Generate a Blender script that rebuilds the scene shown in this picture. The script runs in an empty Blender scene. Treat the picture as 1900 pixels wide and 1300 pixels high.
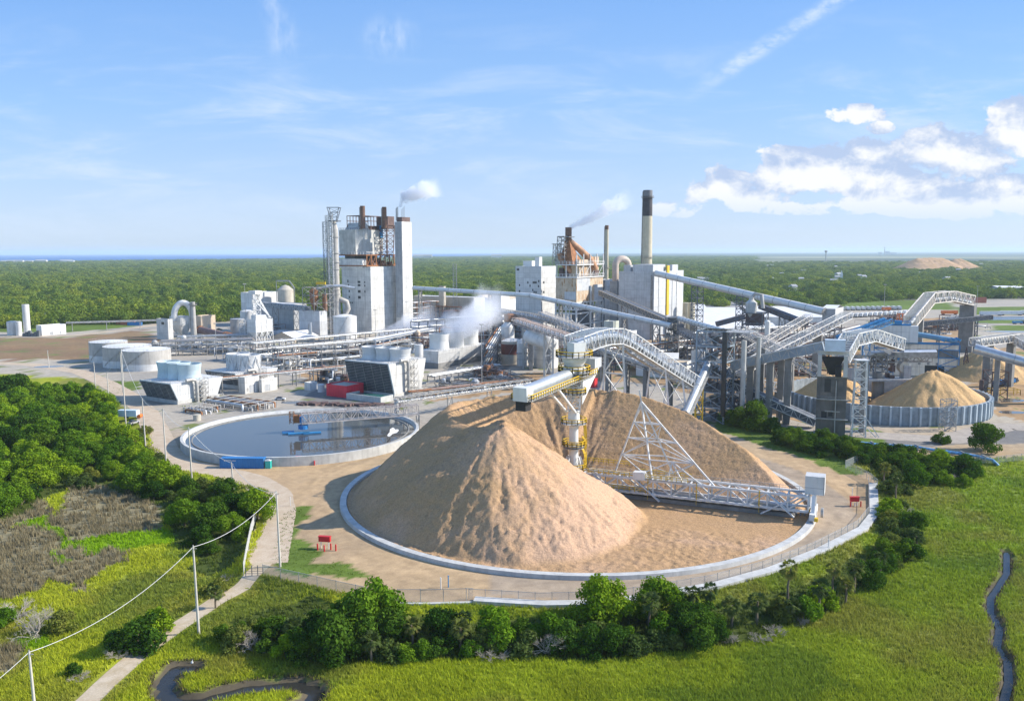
import bpy, math, random
import numpy as np
from mathutils import Vector, Matrix
R = random.Random(7); NP = np.random.default_rng(7)
S = bpy.context.scene; COL = S.collection
rad = math.radians
# ---------------- camera ----------------
CAMH = 64.0; FPX = 1560.0
TILT = math.atan(183.0 / FPX); ROLL = rad(-0.17)
cam = bpy.data.cameras.new('camera'); camo = bpy.data.objects.new('camera', cam); COL.objects.link(camo)
cam.sensor_width = 36; cam.lens = FPX / 1900 * 36; cam.clip_start = 1; cam.clip_end = 120000
CM = Matrix.Rotation(math.pi / 2 - TILT, 3, 'X') @ Matrix.Rotation(ROLL, 3, 'Z')
camo.matrix_world = Matrix.Translation((0, 0, CAMH)) @ CM.to_4x4()
S.camera = camo
# ---------------- sun, sky, exposure ----------------
SUN_EL = rad(32); SUN_AZ = rad(5)            # azimuth measured from +X towards +Y
sun = bpy.data.lights.new('sun', 'SUN'); suno = bpy.data.objects.new('sun', sun); COL.objects.link(suno)
sun.energy = 4.4; sun.angle = rad(0.53); sun.color = (1, .93, .82)
sd = Vector((math.cos(SUN_EL) * math.cos(SUN_AZ), math.cos(SUN_EL) * math.sin(SUN_AZ), math.sin(SUN_EL)))
suno.rotation_euler = sd.to_track_quat('Z', 'Y').to_euler()
vs = S.view_settings; vs.view_transform = 'Standard'; vs.look = 'None'; vs.exposure = 0.76; vs.gamma = 1; vs.use_curve_mapping = False
S.cycles.use_denoising = True; S.cycles.max_bounces = 8; S.cycles.diffuse_bounces = 3; S.cycles.volume_bounces = 6
S.cycles.transparent_max_bounces = 12; S.cycles.volume_step_rate = 1.5; S.cycles.volume_max_steps = 96
W = bpy.data.worlds.new('World'); S.world = W; W.use_nodes = True

class NT:
    """tiny node-tree writer"""
    def __init__(s, nt): s.nt = nt; s.nt.nodes.clear()
    def n(s, t, **k):
        x = s.nt.nodes.new(t)
        for a, b in k.items(): setattr(x, a, b)
        return x
    def l(s, a, b): s.nt.links.new(a, b)
    def put(s, sock, v):
        if hasattr(v, 'links') or isinstance(v, bpy.types.NodeSocket): s.l(v, sock)
        else: sock.default_value = v
    def math(s, op, a, b=0.0, c=0.0, clamp=False):
        m = s.n('ShaderNodeMath', operation=op, use_clamp=clamp)
        s.put(m.inputs[0], a); s.put(m.inputs[1], b)
        if op in ('MULTIPLY_ADD', 'SMOOTH_MIN', 'COMPARE'): s.put(m.inputs[2], c)
        return m.outputs[0]
    def sstep(s, v, a, b):
        m = s.n('ShaderNodeMapRange', interpolation_type='SMOOTHSTEP'); s.put(m.inputs[0], v)
        s.put(m.inputs[1], a); s.put(m.inputs[2], b); return m.outputs[0]
    def noise(s, vec, scale, detail=4, rough=.55, dist=0.0, lac=2.0):
        m = s.n('ShaderNodeTexNoise'); s.l(vec, m.inputs['Vector']); m.inputs['Scale'].default_value = scale
        m.inputs['Detail'].default_value = detail; m.inputs['Roughness'].default_value = rough; m.inputs['Distortion'].default_value = dist
        return m.outputs['Fac']
    def mapping(s, vec, scale=(1, 1, 1), loc=(0, 0, 0), rot=(0, 0, 0)):
        m = s.n('ShaderNodeMapping'); s.l(vec, m.inputs[0]); m.inputs['Location'].default_value = loc
        m.inputs['Rotation'].default_value = rot; m.inputs['Scale'].default_value = scale; return m.outputs[0]
    def mix(s, f, a, b, mode='MIX'):
        m = s.n('ShaderNodeMix', data_type='RGBA', blend_type=mode); s.put(m.inputs[0], f)
        for i, v in ((6, a), (7, b)):
            if isinstance(v, tuple) and len(v) == 3: v = (*v, 1)
            s.put(m.inputs[i], v)
        return m.outputs[2]
    def ramp(s, f, stops):
        m = s.n('ShaderNodeValToRGB'); s.l(f, m.inputs[0]); e = m.color_ramp.elements
        while len(e) < len(stops): e.new(.5)
        for x, (p, c) in zip(e, stops): x.position = p; x.color = (*c, 1)
        return m.outputs[0]

def make_world():
    t = NT(W.node_tree); out = t.n('ShaderNodeOutputWorld'); bg = t.n('ShaderNodeBackground'); t.l(bg.outputs[0], out.inputs[0])
    sky = t.n('ShaderNodeTexSky', sky_type='NISHITA', sun_disc=False)
    sky.sun_elevation = SUN_EL; sky.sun_rotation = math.pi / 2 - SUN_AZ
    sky.air_density = 1.0; sky.dust_density = 0.35; sky.ozone_density = 2.2; sky.altitude = 60
    tc = t.n('ShaderNodeTexCoord').outputs['Generated']
    sep = t.n('ShaderNodeSeparateXYZ'); t.l(tc, sep.inputs[0]); x, y, z = sep.outputs
    yy = t.math('MAXIMUM', y, .05); u = t.math('DIVIDE', x, yy); v = t.math('DIVIDE', z, yy)
    cb = t.n('ShaderNodeCombineXYZ'); t.l(u, cb.inputs[0]); t.l(v, cb.inputs[1]); p = cb.outputs[0]
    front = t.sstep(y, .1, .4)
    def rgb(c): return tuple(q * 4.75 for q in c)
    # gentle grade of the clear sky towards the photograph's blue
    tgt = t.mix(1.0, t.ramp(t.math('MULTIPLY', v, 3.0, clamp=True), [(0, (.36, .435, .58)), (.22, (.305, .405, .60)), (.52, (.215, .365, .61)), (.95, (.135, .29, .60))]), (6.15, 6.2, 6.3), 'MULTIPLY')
    col = t.mix(t.math('MULTIPLY', front, .82), t.mix(1.0, sky.outputs[0], (.9, 1.0, 1.15), 'MULTIPLY'), tgt)  # sky out of view kept brighter than the graded front, to lift shadows
    # thin high cirrus
    n1 = t.noise(t.mapping(p, (2.2, 11, 1), rot=(0, 0, .16)), 1.9, 8, .66, .5)
    cir = t.math('MULTIPLY', t.sstep(n1, .44, .78), t.math('MULTIPLY', t.sstep(v, -.02, .07), t.sstep(v, .30, .14)))
    col = t.mix(t.math('MULTIPLY', cir, .75), col, rgb((.66, .77, .95)))
    # contrail, a broken diagonal line
    d = t.math('SUBTRACT', v, t.math('MULTIPLY_ADD', u, .62, .053))
    nn = t.noise(t.mapping(p, (30, 60, 1), rot=(0, 0, -.5)), 1, 5, .65)
    tr = t.math('MULTIPLY', t.sstep(t.math('ABSOLUTE', d), .016, .001), t.math('MULTIPLY', t.sstep(u, .19, .27), t.sstep(u, .50, .40)))
    col = t.mix(t.math('MULTIPLY', tr, t.math('MULTIPLY', t.sstep(nn, .3, .72), .75)), col, rgb((.72, .82, .97)))
    # small wisps
    for (cu, cv, su, sv, rot) in ((-.262, .245, .016, .03, .5), (-.140, .245, .03, .022, -.7), (-.275, .285, .012, .03, .4)):
        q = t.mapping(p, (1, 1, 1), (-cu, -cv, 0)); q = t.mapping(q, (1 / su, 1 / sv, 1), rot=(0, 0, rot))
        ln = t.n('ShaderNodeVectorMath', operation='LENGTH'); t.l(q, ln.inputs[0])
        w = t.math('MULTIPLY', t.sstep(ln.outputs['Value'], 1.5, .1), t.sstep(t.noise(t.mapping(p, (60, 26, 1), rot=(0, 0, rot)), 1, 5, .62), .36, .74))
        col = t.mix(t.math('MULTIPLY', w, .42), col, rgb((.74, .83, .97)))
    # cumulus bank: soft bias (elliptic clumps in direction space) + fractal noise
    def dens(off):
        pp = t.mapping(p, (1, 1, 1), (off[0], off[1], 0))
        fb = t.noise(t.mapping(pp, (20, 27, 1)), 1, 12, .64, .25)
        fb2 = t.noise(t.mapping(pp, (5, 9, 1), (3.1, 1.7, 0)), 1, 3, .5)
        tot = None
        for (cu, cv, su, sv, h) in CUM:
            q = t.mapping(pp, (1 / su, 1 / sv, 1), (-cu / su, -cv / sv, 0))
            ln = t.n('ShaderNodeVectorMath', operation='LENGTH'); t.l(q, ln.inputs[0])
            q1 = t.math('SUBTRACT', 1.0, ln.outputs['Value']); e = t.math('MINIMUM', t.math('MULTIPLY', q1, h), t.math('MULTIPLY', q1, 1.5))
            tot = e if tot is None else t.math('MAXIMUM', tot, e)
        s1 = t.math('MULTIPLY_ADD', t.math('SUBTRACT', fb, .5), 2.9, t.math('ADD', tot, .12))
        return t.math('MULTIPLY_ADD', t.math('SUBTRACT', fb2, .5), .9, s1)
    d0 = dens((0, 0)); d1 = dens((-.006, -.015))
    a = t.math('MULTIPLY', t.sstep(d0, -.06, .20), front)
    lit = t.sstep(t.math('SUBTRACT', d0, d1), -.5, .55)
    cc = t.mix(lit, rgb((.45, .56, .78)), rgb((.90, .91, .93)))
    fade = t.sstep(v, .012, .075)
    cc = t.mix(t.math('SUBTRACT', 1.0, fade), cc, rgb((.62, .72, .88)))
    a = t.math('MULTIPLY', a, t.math('MULTIPLY_ADD', fade, .42, .55))
    col = t.mix(a, col, cc)
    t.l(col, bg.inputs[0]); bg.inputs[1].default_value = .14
CUM = [(.375, .096, .085, .030, 1.1), (.335, .088, .05, .026, .8), (.45, .080, .07, .024, .8), (.245, .074, .042, .022, .85), (.285, .060, .05, .014, .5), (.50, .112, .06, .030, .9), (.545, .098, .05, .026, .7), (.60, .140, .05, .034, 1.1), (.66, .12, .07, .04, .9), (.58, .078, .07, .018, .6), (.40, .158, .034, .011, .5), (.43, .142, .016, .007, .2), (.36, .052, .11, .010, .35), (.53, .050, .12, .012, .4), (.20, .050, .04, .010, .2), (.62, .060, .06, .012, .4)]
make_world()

# ---------------- pixel <-> world (for measuring the photograph) ----------------
def ray(px, py):
    d = CM @ Vector(((px - 950) / FPX, -(py - 650) / FPX, -1)); return d
def G(px, py, z=0.0):
    d = ray(px, py); k = (z - CAMH) / d.z; return Vector((d.x * k, d.y * k, z))
def Q(px, py, Y):
    d = ray(px, py); k = Y / d.y; return Vector((d.x * k, Y, CAMH + d.z * k))
CMI = CM.transposed()
def proj(p):
    q = CMI @ (Vector(p) - Vector((0, 0, CAMH))); return 950 + FPX * q.x / -q.z, 650 - FPX * q.y / -q.z
def zat(p, py):                                   # height above point p that appears on row py
    q0 = proj((p[0], p[1], 0)); lo, hi = -5.0, 200.0
    for _ in range(40):
        m = (lo + hi) / 2
        if proj((p[0], p[1], m))[1] > py: lo = m
        else: hi = m
    return lo
def ppm(Y, z=0): return FPX / (Y * math.cos(TILT) + (CAMH - z) * math.sin(TILT))   # photo pixels per metre at depth Y

# ---------------- object helpers ----------------
def thing(name, label, cat, loc=(0, 0, 0), rz=0.0, group=None):
    o = bpy.data.objects.new(name, None); COL.objects.link(o); o.empty_display_size = .5
    o.location = loc; o.rotation_euler = (0, 0, rz); o['label'] = label; o['category'] = cat
    if group: o['group'] = group
    o.matrix_basis = Matrix.Translation(loc) @ Matrix.Rotation(rz, 4, 'Z')
    return o
def tag(o, label, cat, group=None):
    o['label'] = label; o['category'] = cat
    if group: o['group'] = group
    return o
def struct(o): o['kind'] = 'structure'; return o
def stuff(o): o['kind'] = 'stuff'; return o
def copy_tree(o, parent=None, deep=True):
    c = o.copy(); COL.objects.link(c); c.parent = parent
    if deep:
        for ch in list(o.children): copy_tree(ch, c)
    return c

class MB:
    def __init__(s): s.v = []; s.f = []; s.mi = []; s.sm = []; s.m = 0
    def add(s, vs_, fs, smooth=False):
        o = len(s.v); s.v.extend(vs_)
        for f in fs: s.f.append(tuple(i + o for i in f)); s.mi.append(s.m); s.sm.append(smooth)
        return s
    def bx(s, x0, x1, y0, y1, z0, z1):
        return s.add([(x0, y0, z0), (x1, y0, z0), (x1, y1, z0), (x0, y1, z0), (x0, y0, z1), (x1, y0, z1), (x1, y1, z1), (x0, y1, z1)],
                     [(0, 3, 2, 1), (4, 5, 6, 7), (0, 1, 5, 4), (1, 2, 6, 5), (2, 3, 7, 6), (3, 0, 4, 7)])
    def box(s, c, sx, sy, sz, rz=0.0):              # centre of the base
        ca, sa = math.cos(rz), math.sin(rz); vs_ = []
        for z in (0, sz):
            for x, y in ((-sx / 2, -sy / 2), (sx / 2, -sy / 2), (sx / 2, sy / 2), (-sx / 2, sy / 2)):
                vs_.append((c[0] + x * ca - y * sa, c[1] + x * sa + y * ca, c[2] + z))
        return s.add(vs_, [(0, 3, 2, 1), (4, 5, 6, 7), (0, 1, 5, 4), (1, 2, 6, 5), (2, 3, 7, 6), (3, 0, 4, 7)])
    def bar(s, p, q, w, h=None, up=(0, 0, 1)):
        p, q = Vector(p), Vector(q); h = w if h is None else h; d = q - p
        if d.length < 1e-6: return s
        d.normalize(); up = Vector(up)
        if abs(d.dot(up)) > .98: up = Vector((1, 0, 0))
        x = d.cross(up).normalized(); y = x.cross(d); vs_ = []
        for b in (p, q):
            for i, j in ((-1, -1), (1, -1), (1, 1), (-1, 1)): vs_.append(tuple(b + x * (i * w / 2) + y * (j * h / 2)))
        return s.add(vs_, [(0, 3, 2, 1), (4, 5, 6, 7), (0, 1, 5, 4), (1, 2, 6, 5), (2, 3, 7, 6), (3, 0, 4, 7)])
    def cyl(s, p, q, r0, r1=None, n=12, caps=True):
        p, q = Vector(p), Vector(q); r1 = r0 if r1 is None else r1; d = (q - p)
        if d.length < 1e-6: return s
        d.normalize(); up = Vector((0, 0, 1)) if abs(d.z) < .98 else Vector((1, 0, 0))
        x = d.cross(up).normalized(); y = x.cross(d)
        ring = lambda b, r: [tuple(b + x * (r * math.cos(2 * math.pi * i / n)) + y * (r * math.sin(2 * math.pi * i / n))) for i in range(n)]
        A, B = ring(p, r0), ring(q, r1)
        s.add(A + B, [(i, i + n, (i + 1) % n + n, (i + 1) % n) for i in range(n)], True)
        if caps:
            if r0 > 0: s.add(A, [tuple(range(n))])
            if r1 > 0: s.add(B, [tuple(range(n - 1, -1, -1))])
        return s
    def tube(s, pts, r, n=8, rf=None):
        pts = [Vector(p) for p in pts]; vs_ = []; up = Vector((0, 0, 1)); px = None
        for i, p in enumerate(pts):
            d = (pts[min(i + 1, len(pts) - 1)] - pts[max(i - 1, 0)]).normalized()
            if px is None:
                u = up if abs(d.z) < .95 else Vector((1, 0, 0)); x = d.cross(u).normalized()
            else:
                x = (px - d * px.dot(d)).normalized()
            px = x; y = x.cross(d); rr = rf(i / (len(pts) - 1)) if rf else r
            for k in range(n):
                a = 2 * math.pi * k / n; vs_.append(tuple(p + x * (rr * math.cos(a)) + y * (rr * math.sin(a))))
        fs = [(i * n + k, (i + 1) * n + k, (i + 1) * n + (k + 1) % n, i * n + (k + 1) % n) for i in range(len(pts) - 1) for k in range(n)]
        s.add(vs_, fs, True)
        L = len(pts) - 1
        s.add(vs_[:n], [tuple(range(n))]); s.add(vs_[L * n:], [tuple(range(n - 1, -1, -1))]); return s
    def lathe(s, prof, c=(0, 0, 0), n=32, a0=0.0, a1=2 * math.pi, smooth=True):
        full = abs(a1 - a0 - 2 * math.pi) < 1e-6; m = n if full else n + 1
        for (r0, z0), (r1, z1) in zip(prof[:-1], prof[1:]):
            vs_ = []
            for i in range(m):
                a = a0 + (a1 - a0) * i / n; ca, sa = math.cos(a), math.sin(a)
                vs_ += [(c[0] + r0 * ca, c[1] + r0 * sa, c[2] + z0), (c[0] + r1 * ca, c[1] + r1 * sa, c[2] + z1)]
            s.add(vs_, [(2 * i, 2 * ((i + 1) % m), 2 * ((i + 1) % m) + 1, 2 * i + 1) for i in range(n)], smooth)
        return s
    def prism(s, poly, z0, z1):
        n = len(poly); vs_ = [(x, y, z0) for x, y in poly] + [(x, y, z1) for x, y in poly]
        return s.add(vs_, [tuple(range(n - 1, -1, -1)), tuple(range(n, 2 * n))] + [(i, (i + 1) % n, (i + 1) % n + n, i + n) for i in range(n)])
    def rail(s, pts, h=1.1, r=.06, step=2.5, mid=True):
        for p, q in zip(pts[:-1], pts[1:]):
            p, q = Vector(p), Vector(q); L = (q - p).length; k = max(1, round(L / step)); up = Vector((0, 0, h))
            s.bar(p + up, q + up, r)
            if mid: s.bar(p + up * .5, q + up * .5, r * .8)
            for i in range(k + 1):
                b = p.lerp(q, i / k); s.bar(b, b + up, r)
        return s
    def truss(s, p, q, w, h, panel=3.0, r=.22, side=None, deck=True, flip=0):
        """lattice girder: p..q run along the middle of its floor"""
        p, q = Vector(p), Vector(q); d = q - p; L = d.length; d.normalize()
        x = Vector((d.y, -d.x, 0)).normalized() if side is None else Vector(side); up = x.cross(d)
        if up.z < 0: up = -up
        n = max(2, round(L / panel)); c = {}
        for sx in (-1, 1):
            for sz in (0, 1):
                a = p + x * (sx * w / 2) + up * (sz * h); b = q + x * (sx * w / 2) + up * (sz * h); c[sx, sz] = (a, b); s.bar(a, b, r * 1.25)
            for i in range(n + 1):
                t = i / n; lo = c[sx, 0][0].lerp(c[sx, 0][1], t); hi = c[sx, 1][0].lerp(c[sx, 1][1], t)
                s.bar(lo, hi, r * .8)
                if i < n:
                    lo2 = c[sx, 0][0].lerp(c[sx, 0][1], t + 1 / n); hi2 = c[sx, 1][0].lerp(c[sx, 1][1], t + 1 / n)
                    if (i + flip) % 2: s.bar(lo, hi2, r * .8)
                    else: s.bar(hi, lo2, r * .8)
        for i in range(n + 1):
            t = i / n
            for sz in (0, 1): s.bar(c[-1, sz][0].lerp(c[-1, sz][1], t), c[1, sz][0].lerp(c[1, sz][1], t), r * .7)
            if i < n: s.bar(c[-1, 1][0].lerp(c[-1, 1][1], t), c[1, 1][0].lerp(c[1, 1][1], t + 1 / n), r * .6)
        return s
    def tower(s, c, w0, w1, z0, z1, seg=6, r=.25, rz=0.0, w0y=None, w1y=None):
        """square lattice mast"""
        w0y = w0 if w0y is None else w0y; w1y = w1 if w1y is None else w1y
        ca, sa = math.cos(rz), math.sin(rz); lv = []
        for i in range(seg + 1):
            t = i / seg; a = (w0 + (w1 - w0) * t) / 2; b = (w0y + (w1y - w0y) * t) / 2; z = z0 + (z1 - z0) * t
            lv.append([Vector((c[0] + x * a * ca - y * b * sa, c[1] + x * a * sa + y * b * ca, z)) for x, y in ((-1, -1), (1, -1), (1, 1), (-1, 1))])
        for i in range(seg):
            for k in range(4):
                s.bar(lv[i][k], lv[i + 1][k], r); j = (k + 1) % 4
                s.bar(lv[i + 1][k], lv[i + 1][j], r * .8)
                if i % 2: s.bar(lv[i][k], lv[i + 1][j], r * .65)
                else: s.bar(lv[i][j], lv[i + 1][k], r * .65)
        return s
    def build(s, name, mats, parent=None, world=False, loc=None):
        v = np.array(s.v, dtype=np.float64).reshape(-1, 3)
        if world and parent is not None:
            M = np.array(parent.matrix_basis.inverted()); v = v @ M[:3, :3].T + M[:3, 3]
        if loc is not None: v = v - np.array(loc)
        me = bpy.data.meshes.new(name); me.from_pydata(v.tolist(), [], s.f)
        mats = mats if isinstance(mats, (list, tuple)) else [mats]
        for m in mats: me.materials.append(m)
        if len(mats) > 1: me.polygons.foreach_set('material_index', s.mi)
        me.polygons.foreach_set('use_smooth', s.sm); me.update()
        o = bpy.data.objects.new(name, me); COL.objects.link(o)
        if parent is not None: o.parent = parent
        elif loc is not None: o.location = loc
        return o
def npmesh(name, v, f, mats, attrs=None, smooth=False, mi=None):
    """mesh from numpy arrays; f is (n,3) or (n,4)"""
    me = bpy.data.meshes.new(name); v = np.asarray(v, dtype=np.float32); f = np.asarray(f, dtype=np.int32); k = f.shape[1]
    me.vertices.add(len(v)); me.vertices.foreach_set('co', v.ravel()); me.loops.add(f.size); me.loops.foreach_set('vertex_index', f.ravel())
    me.polygons.add(len(f)); me.polygons.foreach_set('loop_start', np.arange(0, f.size, k, dtype=np.int32))
    for m in mats: me.materials.append(m)
    if mi is not None: me.polygons.foreach_set('material_index', mi)
    me.polygons.foreach_set('use_smooth', np.full(len(f), smooth)); me.update(calc_edges=True)
    for nm, (ty, dom, arr) in (attrs or {}).items():
        a = me.attributes.new(nm, ty, dom); a.data.foreach_set('value' if ty == 'FLOAT' else 'color' if 'COLOR' in ty else 'vector', np.asarray(arr, dtype=np.float32).ravel())
    return me

# ---------------- materials ----------------
MATS = {}
def mat(name, col, rough=.65, metal=0.0, var=.18, vs_=.25, rust=0.0, rustcol=(.20, .085, .035), grime=0.0, seam=0.0, corr=0.0, cs=3.0, bump=0.0, bs=6.0, zs=1.0, obj=False, spec=.35):
    m = bpy.data.materials.new(name); m.use_nodes = True; t = NT(m.node_tree); MATS[name] = m
    out = t.n('ShaderNodeOutputMaterial'); b = t.n('ShaderNodeBsdfPrincipled'); t.l(b.outputs[0], out.inputs[0])
    tc = t.n('ShaderNodeTexCoord').outputs['Object']
    n = t.noise(tc, vs_, 5, .6); lo = tuple(c * (1 - var) for c in col); hi = tuple(min(1, c * (1 + var)) for c in col)
    c = t.mix(t.sstep(n, .25, .75), lo, hi)
    if seam: # cladding sheets: joints and slightly different panels
        sx = t.n('ShaderNodeSeparateXYZ'); t.l(tc, sx.inputs[0]); cv = t.n('ShaderNodeCombineXYZ'); t.l(t.math('ADD', sx.outputs[0], sx.outputs[1]), cv.inputs[0]); t.l(sx.outputs[2], cv.inputs[1])
        bk = t.n('ShaderNodeTexBrick'); t.l(cv.outputs[0], bk.inputs[0]); bk.offset = 0; bk.inputs['Scale'].default_value = 1; bk.inputs['Brick Width'].default_value = seam * 1.3; bk.inputs['Row Height'].default_value = seam; bk.inputs['Mortar Size'].default_value = .09; bk.inputs['Mortar Smooth'].default_value = .3
        bk.inputs['Color1'].default_value = (.88, .88, .88, 1); bk.inputs['Color2'].default_value = (1.06, 1.06, 1.05, 1); bk.inputs['Mortar'].default_value = (.62, .62, .62, 1); c = t.mix(1.0, c, bk.outputs[0], 'MULTIPLY')
    if grime: # vertical weather streaks: dirt that stays put
        g = t.noise(t.mapping(tc, (.9, .9, .06)), 1.0, 4, .6); c = t.mix(t.math('MULTIPLY', t.sstep(g, .48, .72), grime), c, tuple(q * .45 for q in col))
    if rust:
        g = t.noise(t.mapping(tc, (.5, .5, .10)), .9, 6, .65); th = .78 - rust * .42
        c = t.mix(t.sstep(g, th, th + .10), c, tuple(rustcol))
    if obj:
        r = t.n('ShaderNodeObjectInfo').outputs['Random']; c = t.mix(1.0, c, t.ramp(r, [(0, (.72, .72, .72)), (1, (1.0, 1.0, 1.0))]), 'MULTIPLY')
    t.l(c, b.inputs['Base Color']); b.inputs['Roughness'].default_value = rough; b.inputs['Metallic'].default_value = metal
    b.inputs['Specular IOR Level'].default_value = spec
    hgt = None
    if corr:
        sx = t.n('ShaderNodeSeparateXYZ'); t.l(tc, sx.inputs[0])
        w = t.math('SINE', t.math('MULTIPLY', t.math('ADD', sx.outputs[0], sx.outputs[1]), cs)); hgt = t.math('MULTIPLY', w, corr)
    if bump:
        nb = t.math('MULTIPLY', t.noise(tc, bs, 5, .65), bump); hgt = nb if hgt is None else t.math('ADD', hgt, nb)
    if hgt is not None:
        bp = t.n('ShaderNodeBump'); bp.inputs['Strength'].default_value = .8; bp.inputs['Distance'].default_value = 1.0
        t.l(hgt, bp.inputs['Height']); t.l(bp.outputs[0], b.inputs['Normal'])
    return m
white = mat('white_paint', (.64, .64, .62), .5, var=.06, grime=.14)
white_corr = mat('white_siding', (.60, .60, .59), .55, var=.10, grime=.35, seam=4.0, corr=.05, cs=5)
white_lat = mat('white_steel', (.58, .58, .57), .5, var=.18, vs_=.6, rust=.10)
dirty_white = mat('weathered_white_siding', (.62, .62, .60), .6, var=.16, grime=.45, corr=.04, cs=4, rust=.18)
old_white = mat('stained_white_wall', (.60, .59, .56), .7, var=.22, vs_=.12, grime=.55, rust=.16, seam=5.0, corr=.03, cs=4)
grey_clad = mat('grey_siding', (.38, .39, .40), .6, var=.14, grime=.35, seam=4.0, corr=.05, cs=4)
pale_grey_clad = mat('pale_grey_siding', (.50, .51, .52), .6, var=.12, grime=.4, seam=6.0, corr=.05, cs=3)
grey_steel = mat('grey_steel', (.26, .25, .235), .6, var=.3, vs_=.5, rust=.3)
dark_steel = mat('dark_steel', (.11, .12, .135), .6, var=.3, rust=.12)
blue_grey = mat('blue_grey_steel', (.24, .29, .34), .55, var=.2, rust=.12)
galv = mat('galvanised_steel', (.37, .36, .34), .5, .2, var=.25, vs_=.5, rust=.14)
silver = mat('silver_sheet', (.46, .49, .52), .38, .55, var=.15, grime=.25)
yellow = mat('yellow_paint', (.62, .40, .02), .55, var=.1)
red = mat('red_paint', (.50, .02, .025), .5, var=.1)
red_wall = mat('red_siding', (.62, .03, .055), .55, var=.12, corr=.04, cs=6, grime=.1)
blue = mat('blue_paint', (.03, .18, .44), .45, var=.12, corr=.05, cs=8)
blue_trim = mat('blue_trim', (.03, .20, .42), .5, var=.15)
blue_pipe = mat('blue_wrap', (.13, .30, .48), .5, var=.45, vs_=1.5)
teal = mat('teal_plastic', (.03, .38, .34), .45, var=.08)
rusty = mat('rusty_steel', (.26, .115, .05), .85, var=.4, vs_=.5, bump=.05, bs=2, rust=.3, rustcol=(.12, .05, .025))
rust_panel = mat('rust_streaked_panel', (.50, .40, .29), .75, var=.2, rust=.62, rustcol=(.34, .17, .06), corr=.04, cs=4)
brown = mat('brown_oxide', (.13, .085, .075), .8, var=.35, rust=.3)
brown_pipe = mat('kiln_shell', (.20, .12, .105), .7, var=.25, rust=.25, rustcol=(.3, .13, .05))
beige = mat('beige_siding', (.55, .44, .32), .7, var=.08, grime=.15, corr=.04, cs=4)
tan_conc = mat('tan_concrete', (.46, .42, .35), .85, var=.15, grime=.3, bump=.03, bs=3)
conc = mat('concrete', (.46, .455, .43), .85, var=.15, grime=.35, bump=.03, bs=2)
conc_lt = mat('pale_concrete', (.47, .47, .45), .85, var=.16, vs_=.4, grime=.3, bump=.03, bs=3)
conc_dk = mat('dark_concrete', (.21, .205, .195), .85, var=.22, grime=.4, bump=.03, bs=2)
conc_blue = mat('grey_silo_panel', (.26, .30, .33), .8, var=.2, grime=.4, vs_=.6)
tank_grey = mat('tank_steel_grey', (.40, .38, .35), .7, var=.15, grime=.45, rust=.12)
tank_white = mat('tank_white', (.60, .59, .565), .55, var=.12, grime=.35, rust=.12)
stack_tan = mat('stack_tan', (.46, .41, .30), .85, var=.1, grime=.25)
stack_black = mat('stack_soot', (.055, .05, .055), .8, var=.25)
stack_brown = mat('stack_brown', (.16, .09, .06), .8, var=.35, grime=.4, vs_=.5)
black = mat('black_rubber', (.02, .02, .022), .7, var=.3)
glass_dk = mat('dark_opening', (.03, .035, .04), .35, var=.2)
louvre = mat('dark_louvre', (.03, .036, .042), .55, var=.25, grime=.3)
louvre_lt = mat('louvre_edge', (.45, .49, .50), .6, var=.15)
pole_m = mat('pole_concrete', (.48, .45, .40), .85, var=.12, vs_=.8)
cable_m = mat('cable_sheath', (.62, .61, .58), .6, var=.05)
roof_white = mat('white_roof', (.66, .66, .65), .7, var=.08, vs_=.1, grime=.05)
roof_tan = mat('tan_roof', (.52, .42, .30), .8, var=.15, vs_=.15)
orange = mat('orange_paint', (.65, .16, .03), .5, var=.1)
rust_red = mat('rust_red_paint', (.34, .10, .06), .6, var=.15, corr=.05, cs=6)
green_water = mat('basin_water', (.04, .14, .13), .15, var=.15)
bark = mat('bark', (.17, .135, .10), .9, var=.3, bump=.05, bs=6)
deadwood = mat('dead_wood', (.44, .39, .33), .9, var=.2, obj=True)
pale_house = mat('pale_house_wall', (.62, .60, .56), .7, var=.05, obj=True)
grey_roof = mat('grey_roof', (.40, .40, .40), .7, var=.1, obj=True)
railcar = mat('railcar_white', (.66, .67, .67), .6, var=.08, grime=.25, corr=.05, cs=5, obj=True)

def mesh_mat(name, col, alpha):
    m = bpy.data.materials.new(name); m.use_nodes = True; t = NT(m.node_tree)
    out = t.n('ShaderNodeOutputMaterial'); d = t.n('ShaderNodeBsdfDiffuse'); d.inputs[0].default_value = (*col, 1); tr = t.n('ShaderNodeBsdfTransparent')
    mx = t.n('ShaderNodeMixShader'); tc = t.n('ShaderNodeTexCoord').outputs['Object']
    t.put(mx.inputs[0], t.math('MULTIPLY_ADD', t.noise(tc, 3, 3), .14, alpha - .07)); t.l(tr.outputs[0], mx.inputs[1]); t.l(d.outputs[0], mx.inputs[2]); t.l(mx.outputs[0], out.inputs[0])
    return m
chain = mesh_mat('chain_link_mesh', (.50, .53, .53), .22)
chain_green = mesh_mat('green_screen_mesh', (.22, .36, .30), .42)

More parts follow.
